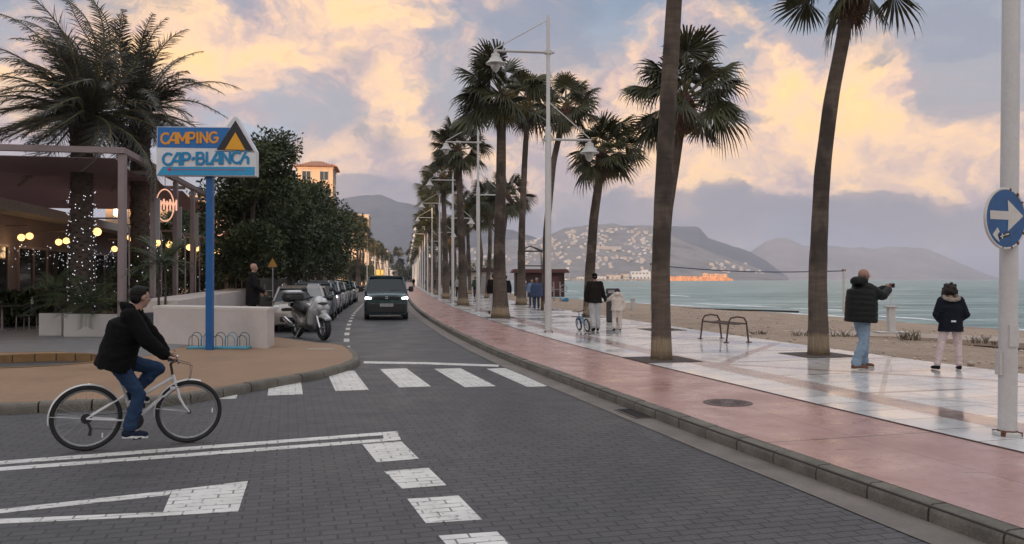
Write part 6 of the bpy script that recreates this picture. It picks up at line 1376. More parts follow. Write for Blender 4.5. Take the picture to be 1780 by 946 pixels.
    b = MB(); chain(b, [(.25, -.2, .3), (-.05, -.21, .36), (-.30, -.21, .46)], [.03, .065, .06]); blob('exhaust', b, M_CHR, e, .014, 2)
    b = MB(); b.bar((.55, -.16, .30), (.5, -.30, .02), .025, .025); b.box((.62, -.2, .3), (.12, .12, .03)); b.build('side_stand', M_CHR, e, smooth=False)
    b = MB(); [b.bar((.35, -.235, .60 - k * .035), (.60 - .03 * k, -.215, .60 - k * .035), .012, .012) for k in range(3)]; b.build('side_vent', M_CHR, e, smooth=False)
    return e
scooter().scale = (1.17,) * 3

# ------------------------------------------------------------------ bicycles
M_BWH = mat('bicycle_white', (.60, .60, .60), .3, var=.05, coat=.5); M_STL = mat('spoke_steel', (.4, .4, .4), .3, .9, var=0)
def bicycle(loc, rz, label, wb=.98, r=.335, frame=M_BWH):
    e = empty('bicycle', loc, label, 'bicycle', rz); 
    for x, nm, steer in ((0, 'rear_wheel', 0), (wb, 'front_wheel', 0)):
        b = MB(); b.tube([((r - .021) * math.cos(a), 0, (r - .021) * math.sin(a)) for a in np.linspace(0, 2 * math.pi, 65)[:-1]], .021, 8, closed=True); w_ = b.build(nm, M_TYRE, e, (x, 0, r))
        b = MB(); b.tube([((r - .05) * math.cos(a), 0, (r - .05) * math.sin(a)) for a in np.linspace(0, 2 * math.pi, 49)[:-1]], .012, 6, closed=True); b.build('rim', M_RIM, w_)
        b = MB()
        for k in range(28):
            a = 2 * math.pi * k / 28; s = 1 if k % 2 else -1; a2 = a + (.35 if (k // 2) % 2 else -.35); b.cyl((.025 * math.cos(a2), s * .03, .025 * math.sin(a2)), ((r - .05) * math.cos(a), 0, (r - .05) * math.sin(a)), .0013, 3)
        b.build('spokes', M_STL, w_)
        b = MB(); b.cyl((0, -.05, 0), (0, .05, 0), .02, 10); [b.box(((r - .1) * math.cos(a), -.015, (r - .1) * math.sin(a)), (.015, .004, .05), 1, rz=0) for a in ((0.0,) if x else (-.9,))]; b.build('hub', [M_BLK, M_SWH], w_)
        n = 22; a0, a1 = (R(-8), R(205)) if x == 0 else (R(62), R(200)); a0, a1 = (R(28), R(188)) if x == 0 else (R(70), R(185)); vs = []
        for i in range(n + 1):
            a = a0 + (a1 - a0) * i / n
            for (dy, dr) in ((-.028, .004), (-.015, .018), (.015, .018), (.028, .004)): vs.append((x + (r + dr) * math.cos(a), dy, r + (r + dr) * math.sin(a)))
        b = MB(); b.add(vs, [(4 * i + k, 4 * i + k + 1, 4 * i + k + 5, 4 * i + k + 4) for i in range(n) for k in range(3)]); 
        for s in (-1, 1): b.cyl((x, s * .045, r), (x + (r + .01) * math.cos(a1 - .25), s * .02, r + (r + .01) * math.sin(a1 - .25)), .003, 4)
        b.build('mudguard', frame, e)
    BB = V((.44, 0, .28)); ST = V((.30, 0, .73)); HT, HBt = V((wb - .165, 0, .74)), V((wb - .125, 0, .60))
    b = MB(); b.cyl(BB, ST, .017, 12); b.cyl(HT, HBt, .021, 12); b.cyl(HBt + V((-.005, 0, .02)), BB, .021, 12); b.cyl(HT + V((0, 0, -.03)), (.385, 0, .46), .018, 12); b.cyl((BB.x, -.035, BB.z), (BB.x, .035, BB.z), .024, 12)
    for s in (-1, 1): b.cyl((BB.x - .02, s * .03, BB.z), (0, s * .055, r), .010, 8); b.cyl((.36, s * .02, .55), (0, s * .055, r), .009, 8)
    b.build('frame', frame, e)
    b = MB(); b.box((wb - .165, 0, .60), (.05, .07, .03)); 
    for s in (-1, 1): b.tube([(wb - .12, s * .035, .595), (wb - .10, s * .045, .5), (wb - .05, s * .05, .40), (wb, s * .05, r)], [.015, .014, .012, .009], 8)
    b.build('fork', frame, e)
    b = MB(); b.cyl(ST, (.275, 0, .82), .0125, 10); b.build('seat_post', M_BLK, e)
    b = MB(); chain(b, [(.13, .05, .865), (.2, .04, .87), (.40, 0, .865)], [.04, .035, .018]); chain(b, [(.13, -.05, .865), (.2, -.04, .87), (.40, 0, .865)], [.04, .035, .018]); blob('saddle', b, M_BLK, e, .009, 3)
    b = MB(); b.cyl(HT, (wb - .185, 0, .86), .013, 8); b.cyl((wb - .185, 0, .86), (wb - .12, 0, .89), .015, 8); b.build('stem', M_BLK, e)
    b = MB(); b.tube([(wb - .20, -.30, .925), (wb - .15, -.18, .915), (wb - .12, 0, .89), (wb - .15, .18, .915), (wb - .20, .30, .925)], .0115, 8); [b.cyl((wb - .22, s * .31, .925), (wb - .17, s * .2, .922), .017, 8) for s in (-1, 1)]; [b.tube([(wb - .16, s * .2, .90), (wb - .11, s * .25, .89), (wb - .13, s * .29, .885)], .006, 5) for s in (-1, 1)]; b.build('handlebar', M_BLK, e)
    b = MB(); b.sphere((wb - .13, -.1, .94), (.024, .024, .018), 10, 6); b.build('bell', M_CHR, e)
    b = MB(); [b.tube([(wb - .12, s * .22, .89), (wb + .02, s * .16, .84), (wb + .01, s * .06, .70), (wb - .10, s * .02, .62)], .003, 4) for s in (-1, .6)]; b.build('cable', M_BLK, e)
    b = MB(); T = Matrix.Translation((BB.x, -.05, BB.z)) @ Matrix.Rotation(R(90), 4, 'X'); b.lathe([(.02, 0), (.085, 0), (.085, .005), (.02, .005)], 24, 0, T); b.lathe([(.085, -.006), (.095, 0), (.085, .008)], 24, 0, T); b.build('chainring', M_BLK, e)
    for s, dz, dx in ((-1, -.165, .03), (1, .165, -.03)): b = MB(); b.bar((BB.x, s * .065, BB.z), (BB.x + dx, s * .075, BB.z + dz), .022, .014); b.box((BB.x + dx, s * .125, BB.z + dz), (.085, .08, .022), 0, bev=.006); b.build('pedal_crank', M_BLK, e)
    b = MB(); b.cyl((0, -.05, r + .035), (BB.x, -.055, BB.z + .09), .003, 4); b.cyl((.02, -.05, r - .10), (BB.x, -.055, BB.z - .09), .003, 4); b.lathe([(0, 0), (.05, .01), (0.052, .02), (0, .02)], 18, 0, Matrix.Translation((0, -.03, r)) @ Matrix.Rotation(R(90), 4, 'X')); b.tube([(.01, -.055, r - .03), (.04, -.06, r - .10), (.03, -.06, r - .17)], [.014, .012, .018], 6); b.build('chain', M_BLK, e)
    return e
BK = at(150, 784); bk_rz = R(26); BKL = (BK.x, BK.y + .0, 0)
bicycle(BKL, bk_rz, 'white city bicycle with full mudguards ridden across the junction').scale = (.965,) * 3

def kids_bike():
    p = at(1022, 577, PZ); e = empty('kids_bicycle', tuple(p), 'small blue balance bicycle leaning on the hand of the man in the black jacket', 'bicycle', R(108)); Mb = mat('kids_bike_blue', (.10, .22, .38), .35, var=.1, coat=.4)
    for x, nm, rot in ((0, 'rear_wheel', 0), (.62, 'front_wheel', 0)):
        r = .2; b = MB(); b.tube([(r * .88 * math.cos(a), 0, r * .88 * math.sin(a)) for a in np.linspace(0, 2 * math.pi, 29)[:-1]], .026, 7, closed=True); w_ = b.build(nm, M_TYRE, e, (x, 0, r)); b = MB(); b.tube([(r * .72 * math.cos(a), 0, r * .72 * math.sin(a)) for a in np.linspace(0, 2 * math.pi, 25)[:-1]], .012, 5, closed=True); [b.cyl((0, 0, 0), (r * .72 * math.cos(a), 0, r * .72 * math.sin(a)), .003, 3) for a in np.linspace(0, 6.28, 11)[:-1]]; b.build('rim', M_SWH, w_)
    b = MB(); b.cyl((.02, 0, .2), (.25, 0, .36), .018, 8); b.cyl((.25, 0, .36), (.5, 0, .44), .022, 8); b.cyl((.18, 0, .48), (.27, 0, .30), .015, 8); b.cyl((.03, 0, .2), (.3, 0, .24), .015, 8); b.cyl((.3, 0, .24), (.5, 0, .42), .02, 8); b.build('frame', Mb, e)
    b = MB(); [b.cyl((.62, s * .04, .2), (.52, s * .03, .42), .011, 6) for s in (-1, 1)]; b.cyl((.53, 0, .40), (.47, 0, .58), .015, 8); b.build('fork', Mb, e)
    b = MB(); b.tube([(.42, -.24, .63), (.45, -.1, .60), (.47, 0, .58), (.45, .1, .60), (.42, .24, .63)], .012, 6); b.build('handlebar', M_BLK, e); b = MB(); chain(b, [(.1, 0, .5), (.26, 0, .5)], [.055, .025]); blob('saddle', b, M_BLK, e, .012, 2)
    e.rotation_euler = (R(-9), 0, R(108)); return e
kids_bike()
# ------------------------------------------------------------------ people
M_SKIN = mat('skin', (.38, .22, .16), .5, var=.08, vscale=12); M_SKIN2 = mat('tanned_skin', (.30, .16, .11), .5, var=.08, vscale=12)
M_EYE = mat('eye', (.55, .53, .5), .2, var=0); M_IRIS = mat('iris', (.03, .02, .015), .2, var=0)
def cloth(name, col, rough=.85, bump=.5, bscale=14, var=.18): return mat(name, col, rough, var=var, vscale=6, bump=bump, bscale=bscale, spec=.15 if max(col) < .05 else .4)
def hand(b, w, d, n, side, curl=.5, s=1.):
    """w wrist, d direction of the fingers, n where the palm faces, side +1 right / -1 left"""
    w, d, n = V(w), V(d).normalized(), V(n); n = (n - d * n.dot(d)).normalized(); l = d.cross(n).normalized() * side
    for k in range(4): o = l * (.030 - .02 * k) * s; capsule(b, w + o * .6 + d * .01 * s, w + o + d * .085 * s, .014 * s, .0125 * s, 8)
    for k, L in enumerate((.066, .074, .069, .054)):
        q = w + l * (.032 - .0215 * k) * s + d * .088 * s; dd = d
        for j in range(3):
            dd = (dd * math.cos(curl * .75) + n * math.sin(curl * .75)).normalized(); n2 = (n - dd * n.dot(dd)); q2 = q + dd * L * s * (.42, .33, .25)[j]; capsule(b, q, q2, (.0088, .008, .0072)[j] * s, (.008, .0072, .0062)[j] * s, 8); q = q2
            n = n2.normalized() if n2.length > .05 else n
        n = V(n)
    q = w + l * .028 * s + d * .03 * s; t1 = q + (d * .6 + l * .75 + n * .25).normalized() * .038 * s; t2 = t1 + (d * .85 + l * .2 + n * .4).normalized() * .032 * s; chain(b, [q, t1, t2], [.013 * s, .0105 * s, .008 * s], 8)
def person(label, loc, rz, J, s=1.0, vox=.011, skin=M_SKIN, top=None, bottom=None, shoes=None, hair=None, hat=None, extras=(), hands=True, cat='person', head_turn=(0, 0), girth=1., sleeve=.0, puff=0, group=None, hem=None, collar=True, handcfg=None, legw=1.):
    """J: joints in metres for a 1.75 m figure facing +y (x is the figure's right)"""
    d0 = dict(pel=(0, 0, .95), wai=(0, 0, 1.10), che=(0, .01, 1.30), nec=(0, 0, 1.46), head=(0, .03, 1.625), shR=(.185, 0, 1.42), shL=(-.185, 0, 1.42), elR=(.24, -.03, 1.14), elL=(-.24, -.03, 1.14), wrR=(.26, .05, .89), wrL=(-.26, .05, .89),
              hiR=(.095, 0, .92), hiL=(-.095, 0, .92), knR=(.10, .03, .50), knL=(-.10, .03, .50), anR=(.11, -.02, .085), anL=(-.11, -.02, .085), toR=(.13, .15, .03), toL=(-.13, .15, .03))
    d0.update(J); j = {k: V(v) for k, v in d0.items()}
    up = (j['nec'] - j['pel']).normalized(); rt = (j['shR'] - j['shL']).normalized(); fw = up.cross(rt).normalized(); hrt = (j['hiR'] - j['hiL']).normalized(); hfw = V((0, 0, 1)).cross(hrt).normalized()
    g = girth
    b = MB()
    ya, pi_ = head_turn; HM_ = Matrix.Translation(j['head']) @ Matrix.Rotation(R(ya), 4, 'Z') @ Matrix.Rotation(R(pi_), 4, 'X')
    P = lambda x, y, z: HM_ @ V((x, y, z))
    hb = MB(); hb.sphere((0, -.01, .03), (.076, .094, .088), 18, 14); hb.sphere((0, .018, -.03), (.060, .068, .078), 16, 12); hb.sphere((0, .052, -.082), (.028, .026, .022), 10, 8); hb.sphere((0, .06, .03), (.052, .026, .022), 12, 8)
    capsule(hb, (0, .082, .012), (0, .104, -.026), .009, .014, 8); capsule(hb, (-.02, .080, -.055), (.02, .080, -.055), .009, .009, 8)
    for sg in (-1, 1): hb.sphere((sg * .076, -.004, -.005), (.010, .020, .032), 8, 8); hb.sphere((sg * .043, .058, -.02), (.022, .018, .022), 8, 6)
    b.add([HM_ @ V(v) for v in hb.v], hb.f)
    capsule(b, j['nec'] - up * .05, j['head'] - V((0, .0, .06)), .058, .052)
    loft(b, [(j['pel'] - up * .08, hrt * .13, hfw * .09), (j['pel'], hrt * .16 * g, hfw * .11 * g), (j['wai'], rt * .13 * g, fw * .095 * g), (j['che'], rt * .155 * g, fw * .11 * g), (j['nec'] - up * .06, rt * .13, fw * .07)])
    for S_ in 'RL':
        sg = 1 if S_ == 'R' else -1
        chain(b, [j['nec'] - up * .06, j['sh' + S_] - rt * sg * .015, j['el' + S_], j['wr' + S_]], [.06, .05, .038, .026]); chain(b, [j['hi' + S_], j['kn' + S_], j['an' + S_]], [.078, .052, .036]); chain(b, [j['an' + S_], j['to' + S_]], [.034, .026])
        if hands:
            dd = (j['wr' + S_] - j['el' + S_]).normalized(); cfg = (handcfg or {}).get(S_, {}); hand(b, j['wr' + S_], cfg.get('d', dd), cfg.get('n', -rt * sg), cfg.get('side', sg), cfg.get('curl', .4))
    body = blob('person', b, skin, None, vox, 3, loc, rz); body.scale = (s,) * 3; tag(body, label, cat, group)
    for sg in (-1, 1):
        eb = MB(); eb.sphere(tuple(P(sg * .031, .070, .004)), .0125, 10, 8, 0); eb.sphere(tuple(P(sg * .031, .0785, .004)), .0062, 8, 6, 1); eb.build('eye', [M_EYE, M_IRIS], body)
    r = 1 + sleeve
    if top:
        b = MB(); hz = hem if hem is not None else -.06; c0 = j['pel'] + up * hz; tw = 1.08 + puff * .3
        sts = [(c0, (rt * .185 * g) * tw, (fw * .135 * g) * tw), (c0 + up * .03, rt * .18 * g * tw, fw * .132 * g * tw), (j['wai'], rt * .163 * g * tw, fw * .125 * g * tw), (j['che'], rt * .182 * g * tw, fw * .135 * g * tw), (j['nec'] - up * .07, rt * .15 * tw, fw * .09 * tw), (j['nec'], rt * .075, fw * .075)]
        if puff:
            n = 6; ss = []
            for q in range(n * 6 + 1):
                f = q / (n * 6); k = 1 + .028 * abs(math.sin(math.pi * f * n)) ** .6 - .01
                c = c0.lerp(j['nec'] - up * .09, f); w1 = rt * .192 * g * tw * k * (1 - .12 * f ** 3); w2 = fw * .142 * g * tw * k * (1 - .1 * f ** 3); ss.append((c, w1, w2))
            sts = ss + [(j['nec'] - up * .04, rt * .13, fw * .1), (j['nec'], rt * .08, fw * .08)]
        loft(b, sts, 26)
        for S_ in 'RL':
            sg = 1 if S_ == 'R' else -1; a_, e_, w_ = j['sh' + S_] - rt * sg * .02, j['el' + S_], j['wr' + S_] - (j['wr' + S_] - j['el' + S_]).normalized() * .02
            if puff:
                for (p_, q_, r0_, r1_) in ((a_, e_, .086 * r, .072 * r), (e_, w_, .072 * r, .056 * r)):
                    for k in range(4): f0, f1 = k / 4, (k + .85) / 4; capsule(b, p_.lerp(q_, f0 + .06), p_.lerp(q_, f1), (r0_ + (r1_ - r0_) * f0) * .97, (r0_ + (r1_ - r0_) * f1) * .96)
                chain(b, [a_, e_, w_], [.078 * r, .066 * r, .05 * r])
            else: chain(b, [j['nec'] - up * .06, a_], [.06, .078 * r]); chain(b, [a_, e_, w_], [.078 * r, .062 * r, .046 * r])
        if collar:
            for k in range(10): a = 2 * math.pi * k / 10; capsule(b, j['nec'] + rt * .068 * math.cos(a) + fw * (.068 * math.sin(a)), j['nec'] + rt * .072 * math.cos(a) + fw * (.072 * math.sin(a)) + up * .035, .018, .016, 6)
        blob('jacket' if top[1] is None else top[1], b, top[0], body, vox, 3, wr=.009 if not puff else .005)
    if bottom:
        b = MB(); loft(b, [(j['pel'] - V((0, 0, .06)), hrt * .165, hfw * .115), (j['pel'], hrt * .172 * g, hfw * .122 * g), (j['pel'] + up * .10, rt * .155 * g, fw * .115 * g)])
        for S_ in 'RL':
            sg = 1 if S_ == 'R' else -1; h_, k_, a_ = j['hi' + S_], j['kn' + S_], j['an' + S_]
            chain(b, [h_, h_.lerp(k_, .5), k_, k_.lerp(a_, .5), a_ + (k_ - a_).normalized() * .03], [.096, .084 * legw, .070 * legw, .066 * legw, .060 * legw])
            ax = (k_ - a_).normalized()
            for q, f in enumerate((.04, .12, .2)): capsule(b, a_ + ax * f + V((.01 * (-1) ** q, .012, 0)), a_ + ax * f + V((-.01, -.012, .01)), .060 * legw, .060 * legw)
        blob('trousers', b, bottom, body, vox, 3, wr=.010)
    if shoes:
        for S_ in 'RL':
            a_, t_ = j['an' + S_], j['to' + S_]; d_ = (t_ - a_); d_.z = 0 if abs(d_.z) < .12 else d_.z; d_.normalize(); b = MB(); hl = a_ - d_ * .035; hl.z = t_.z + (a_.z - .085 if a_.z > .12 else 0) * 0 + (a_.z - t_.z) * .25
            chain(b, [a_ + V((0, 0, .0)), hl + V((0, 0, .012))], [.042, .040]); chain(b, [hl, hl.lerp(t_, .5) + V((0, 0, .008)), t_ + d_ * .015], [.040, .043, .034]); capsule(b, a_, hl.lerp(t_, .6), .036, .036)
            so_ = blob('shoe', b, shoes[0], body, max(.008, vox * .8), 2)
            if len(shoes) > 1:
                b = MB(); nn = V((-d_.y, d_.x, 0)).normalized(); zo = -.036 * V((0, 0, 1)); pts = [hl - d_ * .03, hl + d_ * .05, hl.lerp(t_, .6), t_ + d_ * .045]
                vs = []
                for q, w_ in zip(pts, (.025, .036, .045, .02)): vs += [q + nn * w_ + zo, q - nn * w_ + zo, q + nn * w_ + zo + V((0, 0, .024)), q - nn * w_ + zo + V((0, 0, .024))]
                b.add(vs, [(4 * i + a, 4 * i + c, 4 * i + 4 + c, 4 * i + 4 + a) for i in range(3) for a, c in ((0, 1), (1, 3), (3, 2), (2, 0))] + [(0, 1, 3, 2), (12, 14, 15, 13)]); b.build('sole', shoes[1], so_, smooth=False)
    def head_blob(name, prims, m, sm=2, vx=None):
        b = MB()
        for q in prims:
            if q[0] == 's': b2 = MB(); b2.sphere(q[1], q[2], 14, 10); b.add([HM_ @ V(v) for v in b2.v], b2.f)
            else: capsule(b, P(*q[1]), P(*q[2]), q[3], q[4])
        return blob(name, b, m, body, vx or vox * .9, sm)
    if hair: head_blob('hair', hair[1], hair[0])
    if hat: head_blob(hat[2] if len(hat) > 2 else 'hat', hat[1], hat[0])
    for (nm, fn, m) in extras:
        b = MB(); fn(b, j, P, rt, up, fw); 
        if nm in ('glasses', 'phone', 'jacket_tag', 'paper'): b.build(nm, m, body, smooth=False)
        else: blob(nm, b, m, body, vox, 2)
    return body
SHORT = [('s', (0, -.025, .045), (.083, .092, .083)), ('s', (0, -.052, .0), (.075, .060, .07)), ('s', (0, .03, .085), (.065, .05, .035))]
FRINGE = [('s', (0, -.045, -.02), (.081, .062, .05)), ('s', (.06, -.01, .0), (.022, .05, .035)), ('s', (-.06, -.01, .0), (.022, .05, .035))]
CAPF = [('s', (0, -.012, .05), (.086, .100, .075)), ('s', (0, .09, .055), (.06, .05, .012))]
BEANIE = [('s', (0, -.015, .045), (.090, .105, .090)), ('s', (0, -.01, .02), (.089, .103, .05))]
M_BLKC = cloth('black_jacket_cloth', (.005, .005, .0055), .95); M_DENIM = cloth('dark_denim', (.012, .035, .085), bscale=20); M_LDEN = cloth('light_washed_denim', (.21, .29, .38), bscale=20, var=.3)
M_HAIRB = mat('black_hair', (.012, .01, .01), .5, var=.3, vscale=30, bump=.8, bscale=80, spec=.15)
# --- cyclist, in the bicycle's frame (x forward) -> figure frame (y forward): figure x(right) = -bike y
def bkp(x, z, yr=0.): return (yr, x, z)     # forward, height, to the figure's right
J = dict(pel=bkp(.29, .955), wai=bkp(.32, 1.09), che=bkp(.385, 1.27), nec=bkp(.44, 1.415), head=bkp(.50, 1.565), shR=bkp(.40, 1.365, .185), shL=bkp(.44, 1.37, -.185), elR=bkp(.55, 1.13, .25), elL=bkp(.62, 1.16, -.25), wrR=bkp(.735, .965, .275), wrL=bkp(.755, .975, -.275),
         hiR=bkp(.26, .92, .095), hiL=bkp(.26, .92, -.095), knR=bkp(.49, .56, .11), knL=bkp(.68, .80, -.12), anR=bkp(.395, .20, .12), anL=bkp(.42, .56, -.12), toR=bkp(.53, .145, .125), toL=bkp(.55, .475, -.125))
def glasses(b, j, P, rt, up, fw):
    for sg in (-1, 1):
        b.tube([P(sg * .033 + .024 * math.cos(a), .096, .002 + .019 * math.sin(a)) for a in np.linspace(0, 6.28, 13)[:-1]], .0022, 4, closed=True); b.cyl(P(sg * .057, .096, .006), P(sg * .078, -.005, .004), .002, 4)
    b.cyl(P(-.009, .097, .006), P(.009, .097, .006), .002, 4)
def hood(b, j, P, rt, up, fw):
    for k in range(9):
        a = math.pi * (k / 8) - math.pi; capsule(b, j['nec'] + rt * .10 * math.cos(a) + fw * (.09 * math.sin(a) - .01) + up * .0, j['nec'] + rt * .11 * math.cos(a) + fw * (.115 * math.sin(a) - .02) + up * .045, .035, .03, 8)
hc = dict(R=dict(d=(0, .75, -.30), n=(0, -.35, -1), curl=1.15), L=dict(d=(0, .75, -.30), n=(0, -.35, -1), curl=1.15))
person('man in black jacket and jeans riding the white bicycle, looking back over the road', BKL, bk_rz - R(90), J, .965, .009, M_SKIN, top=(M_BLKC, None), bottom=M_DENIM, shoes=(cloth('dark_blue_shoe', (.015, .02, .04)), mat('white_sole', (.6, .6, .6), .5, var=0)),
       hair=(M_HAIRB, SHORT), head_turn=(28, -4), girth=1.36, sleeve=.34, hem=-.13, handcfg=hc, extras=[('glasses', glasses, M_BLK), ('hood', hood, M_BLKC)])
# --- man photographing the sea
p = at(1497, 641, PZ); rzp = R(-80)
J = dict(pel=(0, 0, .95), che=(0, .02, 1.30), nec=(0, .02, 1.46), head=(0, .06, 1.62), shR=(.19, .02, 1.41), shL=(-.19, .04, 1.41), elR=(.21, .27, 1.27), elL=(-.19, .29, 1.29), wrR=(.07, .49, 1.385), wrL=(-.05, .51, 1.40), knR=(.12, -.02, .50), knL=(-.11, .13, .50), anR=(.14, -.20, .085), anL=(-.13, .13, .085), toR=(.17, -.03, .035), toL=(-.15, .30, .035))
hc = dict(R=dict(d=(-.6, .6, .5), n=(-.7, 0, -.2), curl=.6), L=dict(d=(.5, .6, .55), n=(.7, 0, -.2), curl=.6))
def bighood(b, j, P, rt, up, fw):
    b.sphere(tuple(j['nec'] - fw * .10 + up * .06), (.13, .10, .085), 16, 10)
    for k in range(9):
        a = math.pi * (k / 8) - math.pi; q = j['nec'] + rt * .115 * math.cos(a) + fw * (.12 * math.sin(a) - .0) + up * .03; capsule(b, q, q + up * .05, .045, .04, 8)
def phone(b, j, P, rt, up, fw): c = (j['wrR'] + j['wrL']) / 2 + V((0, .09, .055)); b.box(tuple(c), (.15, .012, .075))
person('man in dark padded jacket and light jeans photographing the sea with a phone', tuple(p), rzp, J, 1.0, .010, M_SKIN2, top=(cloth('dark_green_padded_nylon', (.012, .0135, .013), .5, .4, 9), 'padded_jacket'), bottom=M_LDEN, shoes=(cloth('brown_shoe', (.14, .065, .04)), mat('cream_sole', (.5, .46, .42), .5, var=0)),
       hair=(mat('grey_stubble_hair', (.13, .08, .065), .8, var=.2), FRINGE), girth=1.25, sleeve=.22, puff=1, hem=-.14, handcfg=hc, legw=1.22, extras=[('glasses', glasses, M_BLK), ('hood', bighood, bpy.data.materials['dark_green_padded_nylon']), ('phone', phone, M_BLK)], collar=False)
# --- girl with fur hood
p = at(1653, 643, PZ); M_NAVY = cloth('navy_parka', (.010, .012, .02)); CURL = [('s', (0, -.02, .03), (.135, .13, .13))] + [('s', (.125 * math.cos(a * 2.4) * math.sin(.4 + a * .12), -.02 + .12 * math.sin(a * 2.4) * math.sin(.4 + a * .12) - .01, .06 + .12 * math.cos(.4 + a * .12) - .02), (.032, .032, .032)) for a in range(20)] + [('c', (-.13, -.03, -.02), (-.17, .0, -.22), .045, .025), ('c', (.12, -.02, .0), (.13, .02, -.12), .04, .025)]
def fur(b, j, P, rt, up, fw):
    rr3 = random.Random(3)
    for k in range(30):
        a = math.pi * 2 * k / 30; q = j['nec'] + rt * .145 * math.cos(a) + fw * (.115 * math.sin(a) - .03) + up * (.035 - .05 * math.sin(-a)); b.sphere(tuple(q), .038 + rr3.uniform(-.008, .014), 8, 6)
        for m_ in range(3): dd = V((rr3.gauss(0, 1), rr3.gauss(0, 1), rr3.gauss(0, 1))).normalized(); capsule(b, q, q + dd * .055, .014, .004, 6)
def jtag(b, j, P, rt, up, fw): c = j['pel'] - fw * .207 + up * .06 + rt * -.02; b.bar(c - rt * .045, c + rt * .045, .012, .035, up=(0, 0, 1))
J = dict(wrR=(.17, .12, 1.0), wrL=(-.17, .12, 1.0), elR=(.285, -.03, 1.14), elL=(-.285, -.03, 1.14), hiR=(.10, 0, .92), knR=(.15, .02, .50), knL=(-.19, .02, .50), anR=(.16, -.01, .085), anL=(-.27, -.02, .085), toR=(.18, .14, .035), toL=(-.31, .12, .035), head=(0, .05, 1.62))
person('girl in navy parka with fur-trimmed hood and pale pink trousers facing the sea', tuple(p), R(-8), J, .835, .011, M_SKIN, top=(M_NAVY, 'parka'), bottom=cloth('pale_pink_cotton', (.58, .47, .46)), shoes=(cloth('black_shoe', (.015, .014, .014)),), hair=(mat('curly_dark_hair', (.018, .009, .008), .7, var=.4, vscale=25, bump=1., bscale=50), CURL),
       girth=1.25, sleeve=.28, hem=-.16, legw=1.05, head_turn=(0, -14), extras=[('fur_trim', fur, mat('fawn_fur', (.32, .27, .22), .9, var=.35, vscale=30, bump=1, bscale=90)), ('jacket_tag', jtag, M_SWH)], collar=False)
# --- man with small bike holding a child's hand
p = at(1034, 576, PZ); M_CREAM = cloth('cream_tracksuit', (.62, .55, .49)); M_GREYT = cloth('pale_grey_trousers', (.45, .45, .46))
J = dict(elR=(.245, -.02, 1.14), wrR=(.335, .04, .92), elL=(-.27, -.02, 1.14), wrL=(-.26, .02, .90), knR=(.09, .05, .5), anR=(.10, .06, .085), toR=(.12, .22, .035), anL=(-.06, -.14, .12), knL=(-.07, .02, .51), toL=(-.07, .02, .035))
person('man in black jacket, cap and pale trousers walking away, holding a child by the hand', tuple(p), R(6), J, 1.0, .013, M_SKIN2, top=(cloth('brown_black_jacket', (.014, .011, .01)), None), bottom=M_GREYT, shoes=(M_BLKC,), hat=(M_BLKC, [('s', (0, -.01, .045), (.087, .103, .075)), ('s', (0, .09, .05), (.055, .045, .012))], 'cap'), hair=(M_HAIRB, FRINGE), girth=1.15, sleeve=.15, hem=-.10, legw=1.3)
p2 = at(1073, 575.5, PZ); J = dict(elL=(-.32, .03, 1.30), wrL=(-.52, .05, 1.20), elR=(.27, -.02, 1.15), wrR=(.27, .03, .90), anL=(-.14, -.18, .13), knL=(-.12, .02, .5), toL=(-.16, -.03, .035), anR=(.12, .05, .085), toR=(.13, .2, .035), head=(0, .03, 1.60))
person('small child in cream tracksuit and maroon hat holding the man\'s hand', tuple(p2), R(-4), J, .735, .012, M_SKIN, top=(M_CREAM, 'hooded_top'), bottom=M_CREAM, shoes=(M_BLKC,), hat=(cloth('maroon_beanie', (.055, .018, .022)), [('s', (0, -.01, .03), (.115, .125, .12))], 'beanie'), girth=1.3, sleeve=.25, hem=-.12, legw=1.35, extras=[('hood', bighood, M_CREAM)], collar=False)
# --- woman in blue coat
p = at(933, 539, PZ); J = dict(knR=(.10, .06, .5), anR=(.11, .1, .085), toR=(.13, .26, .035), anL=(-.09, -.12, .1), knL=(-.09, .02, .5), toL=(-.09, .05, .035), elR=(.27, -.03, 1.14), elL=(-.27, -.03, 1.14))
M_BLUC = cloth('blue_quilted_coat', (.045, .065, .13)); person('woman in long blue coat, jeans and pale hat walking towards the camera', tuple(p), R(176), J, .93, .016, M_SKIN2, top=(M_BLUC, 'coat'), bottom=cloth('blue_jeans', (.03, .05, .10)), shoes=(cloth('grey_shoe', (.25, .25, .25)),), hat=(cloth('grey_wool_hat', (.25, .23, .22)), [('s', (0, -.01, .05), (.092, .1, .07)), ('s', (0, .02, .03), (.1, .11, .02))], 'hat'), hair=(M_HAIRB, FRINGE), girth=1.3, sleeve=.2, hem=-.22, puff=1)
p = at(924.5, 533, PZ); person('person in pale blue jacket walking just behind the woman in the blue coat', (p.x, p.y, PZ), R(170), {}, .90, .02, M_SKIN, top=(cloth('pale_blue_jacket', (.16, .22, .33)), None), bottom=M_DENIM, shoes=(M_BLKC,), hair=(M_HAIRB, SHORT), girth=1.15, hands=False)
p = at(913.5, 523, PZ); person('child in white bobble hat between the palm trunk and the woman in blue', (p.x, p.y, PZ), R(180), {}, .80, .02, M_SKIN, top=(cloth('blue_white_jacket', (.08, .12, .22)), None), bottom=M_GREYT, shoes=(M_BLKC,), hat=(cloth('white_beanie', (.6, .58, .56)), [('s', (0, -.01, .05), (.1, .11, .09)), ('s', (0, -.01, .14), (.035, .035, .035))], 'beanie'), girth=1.15, hands=False)
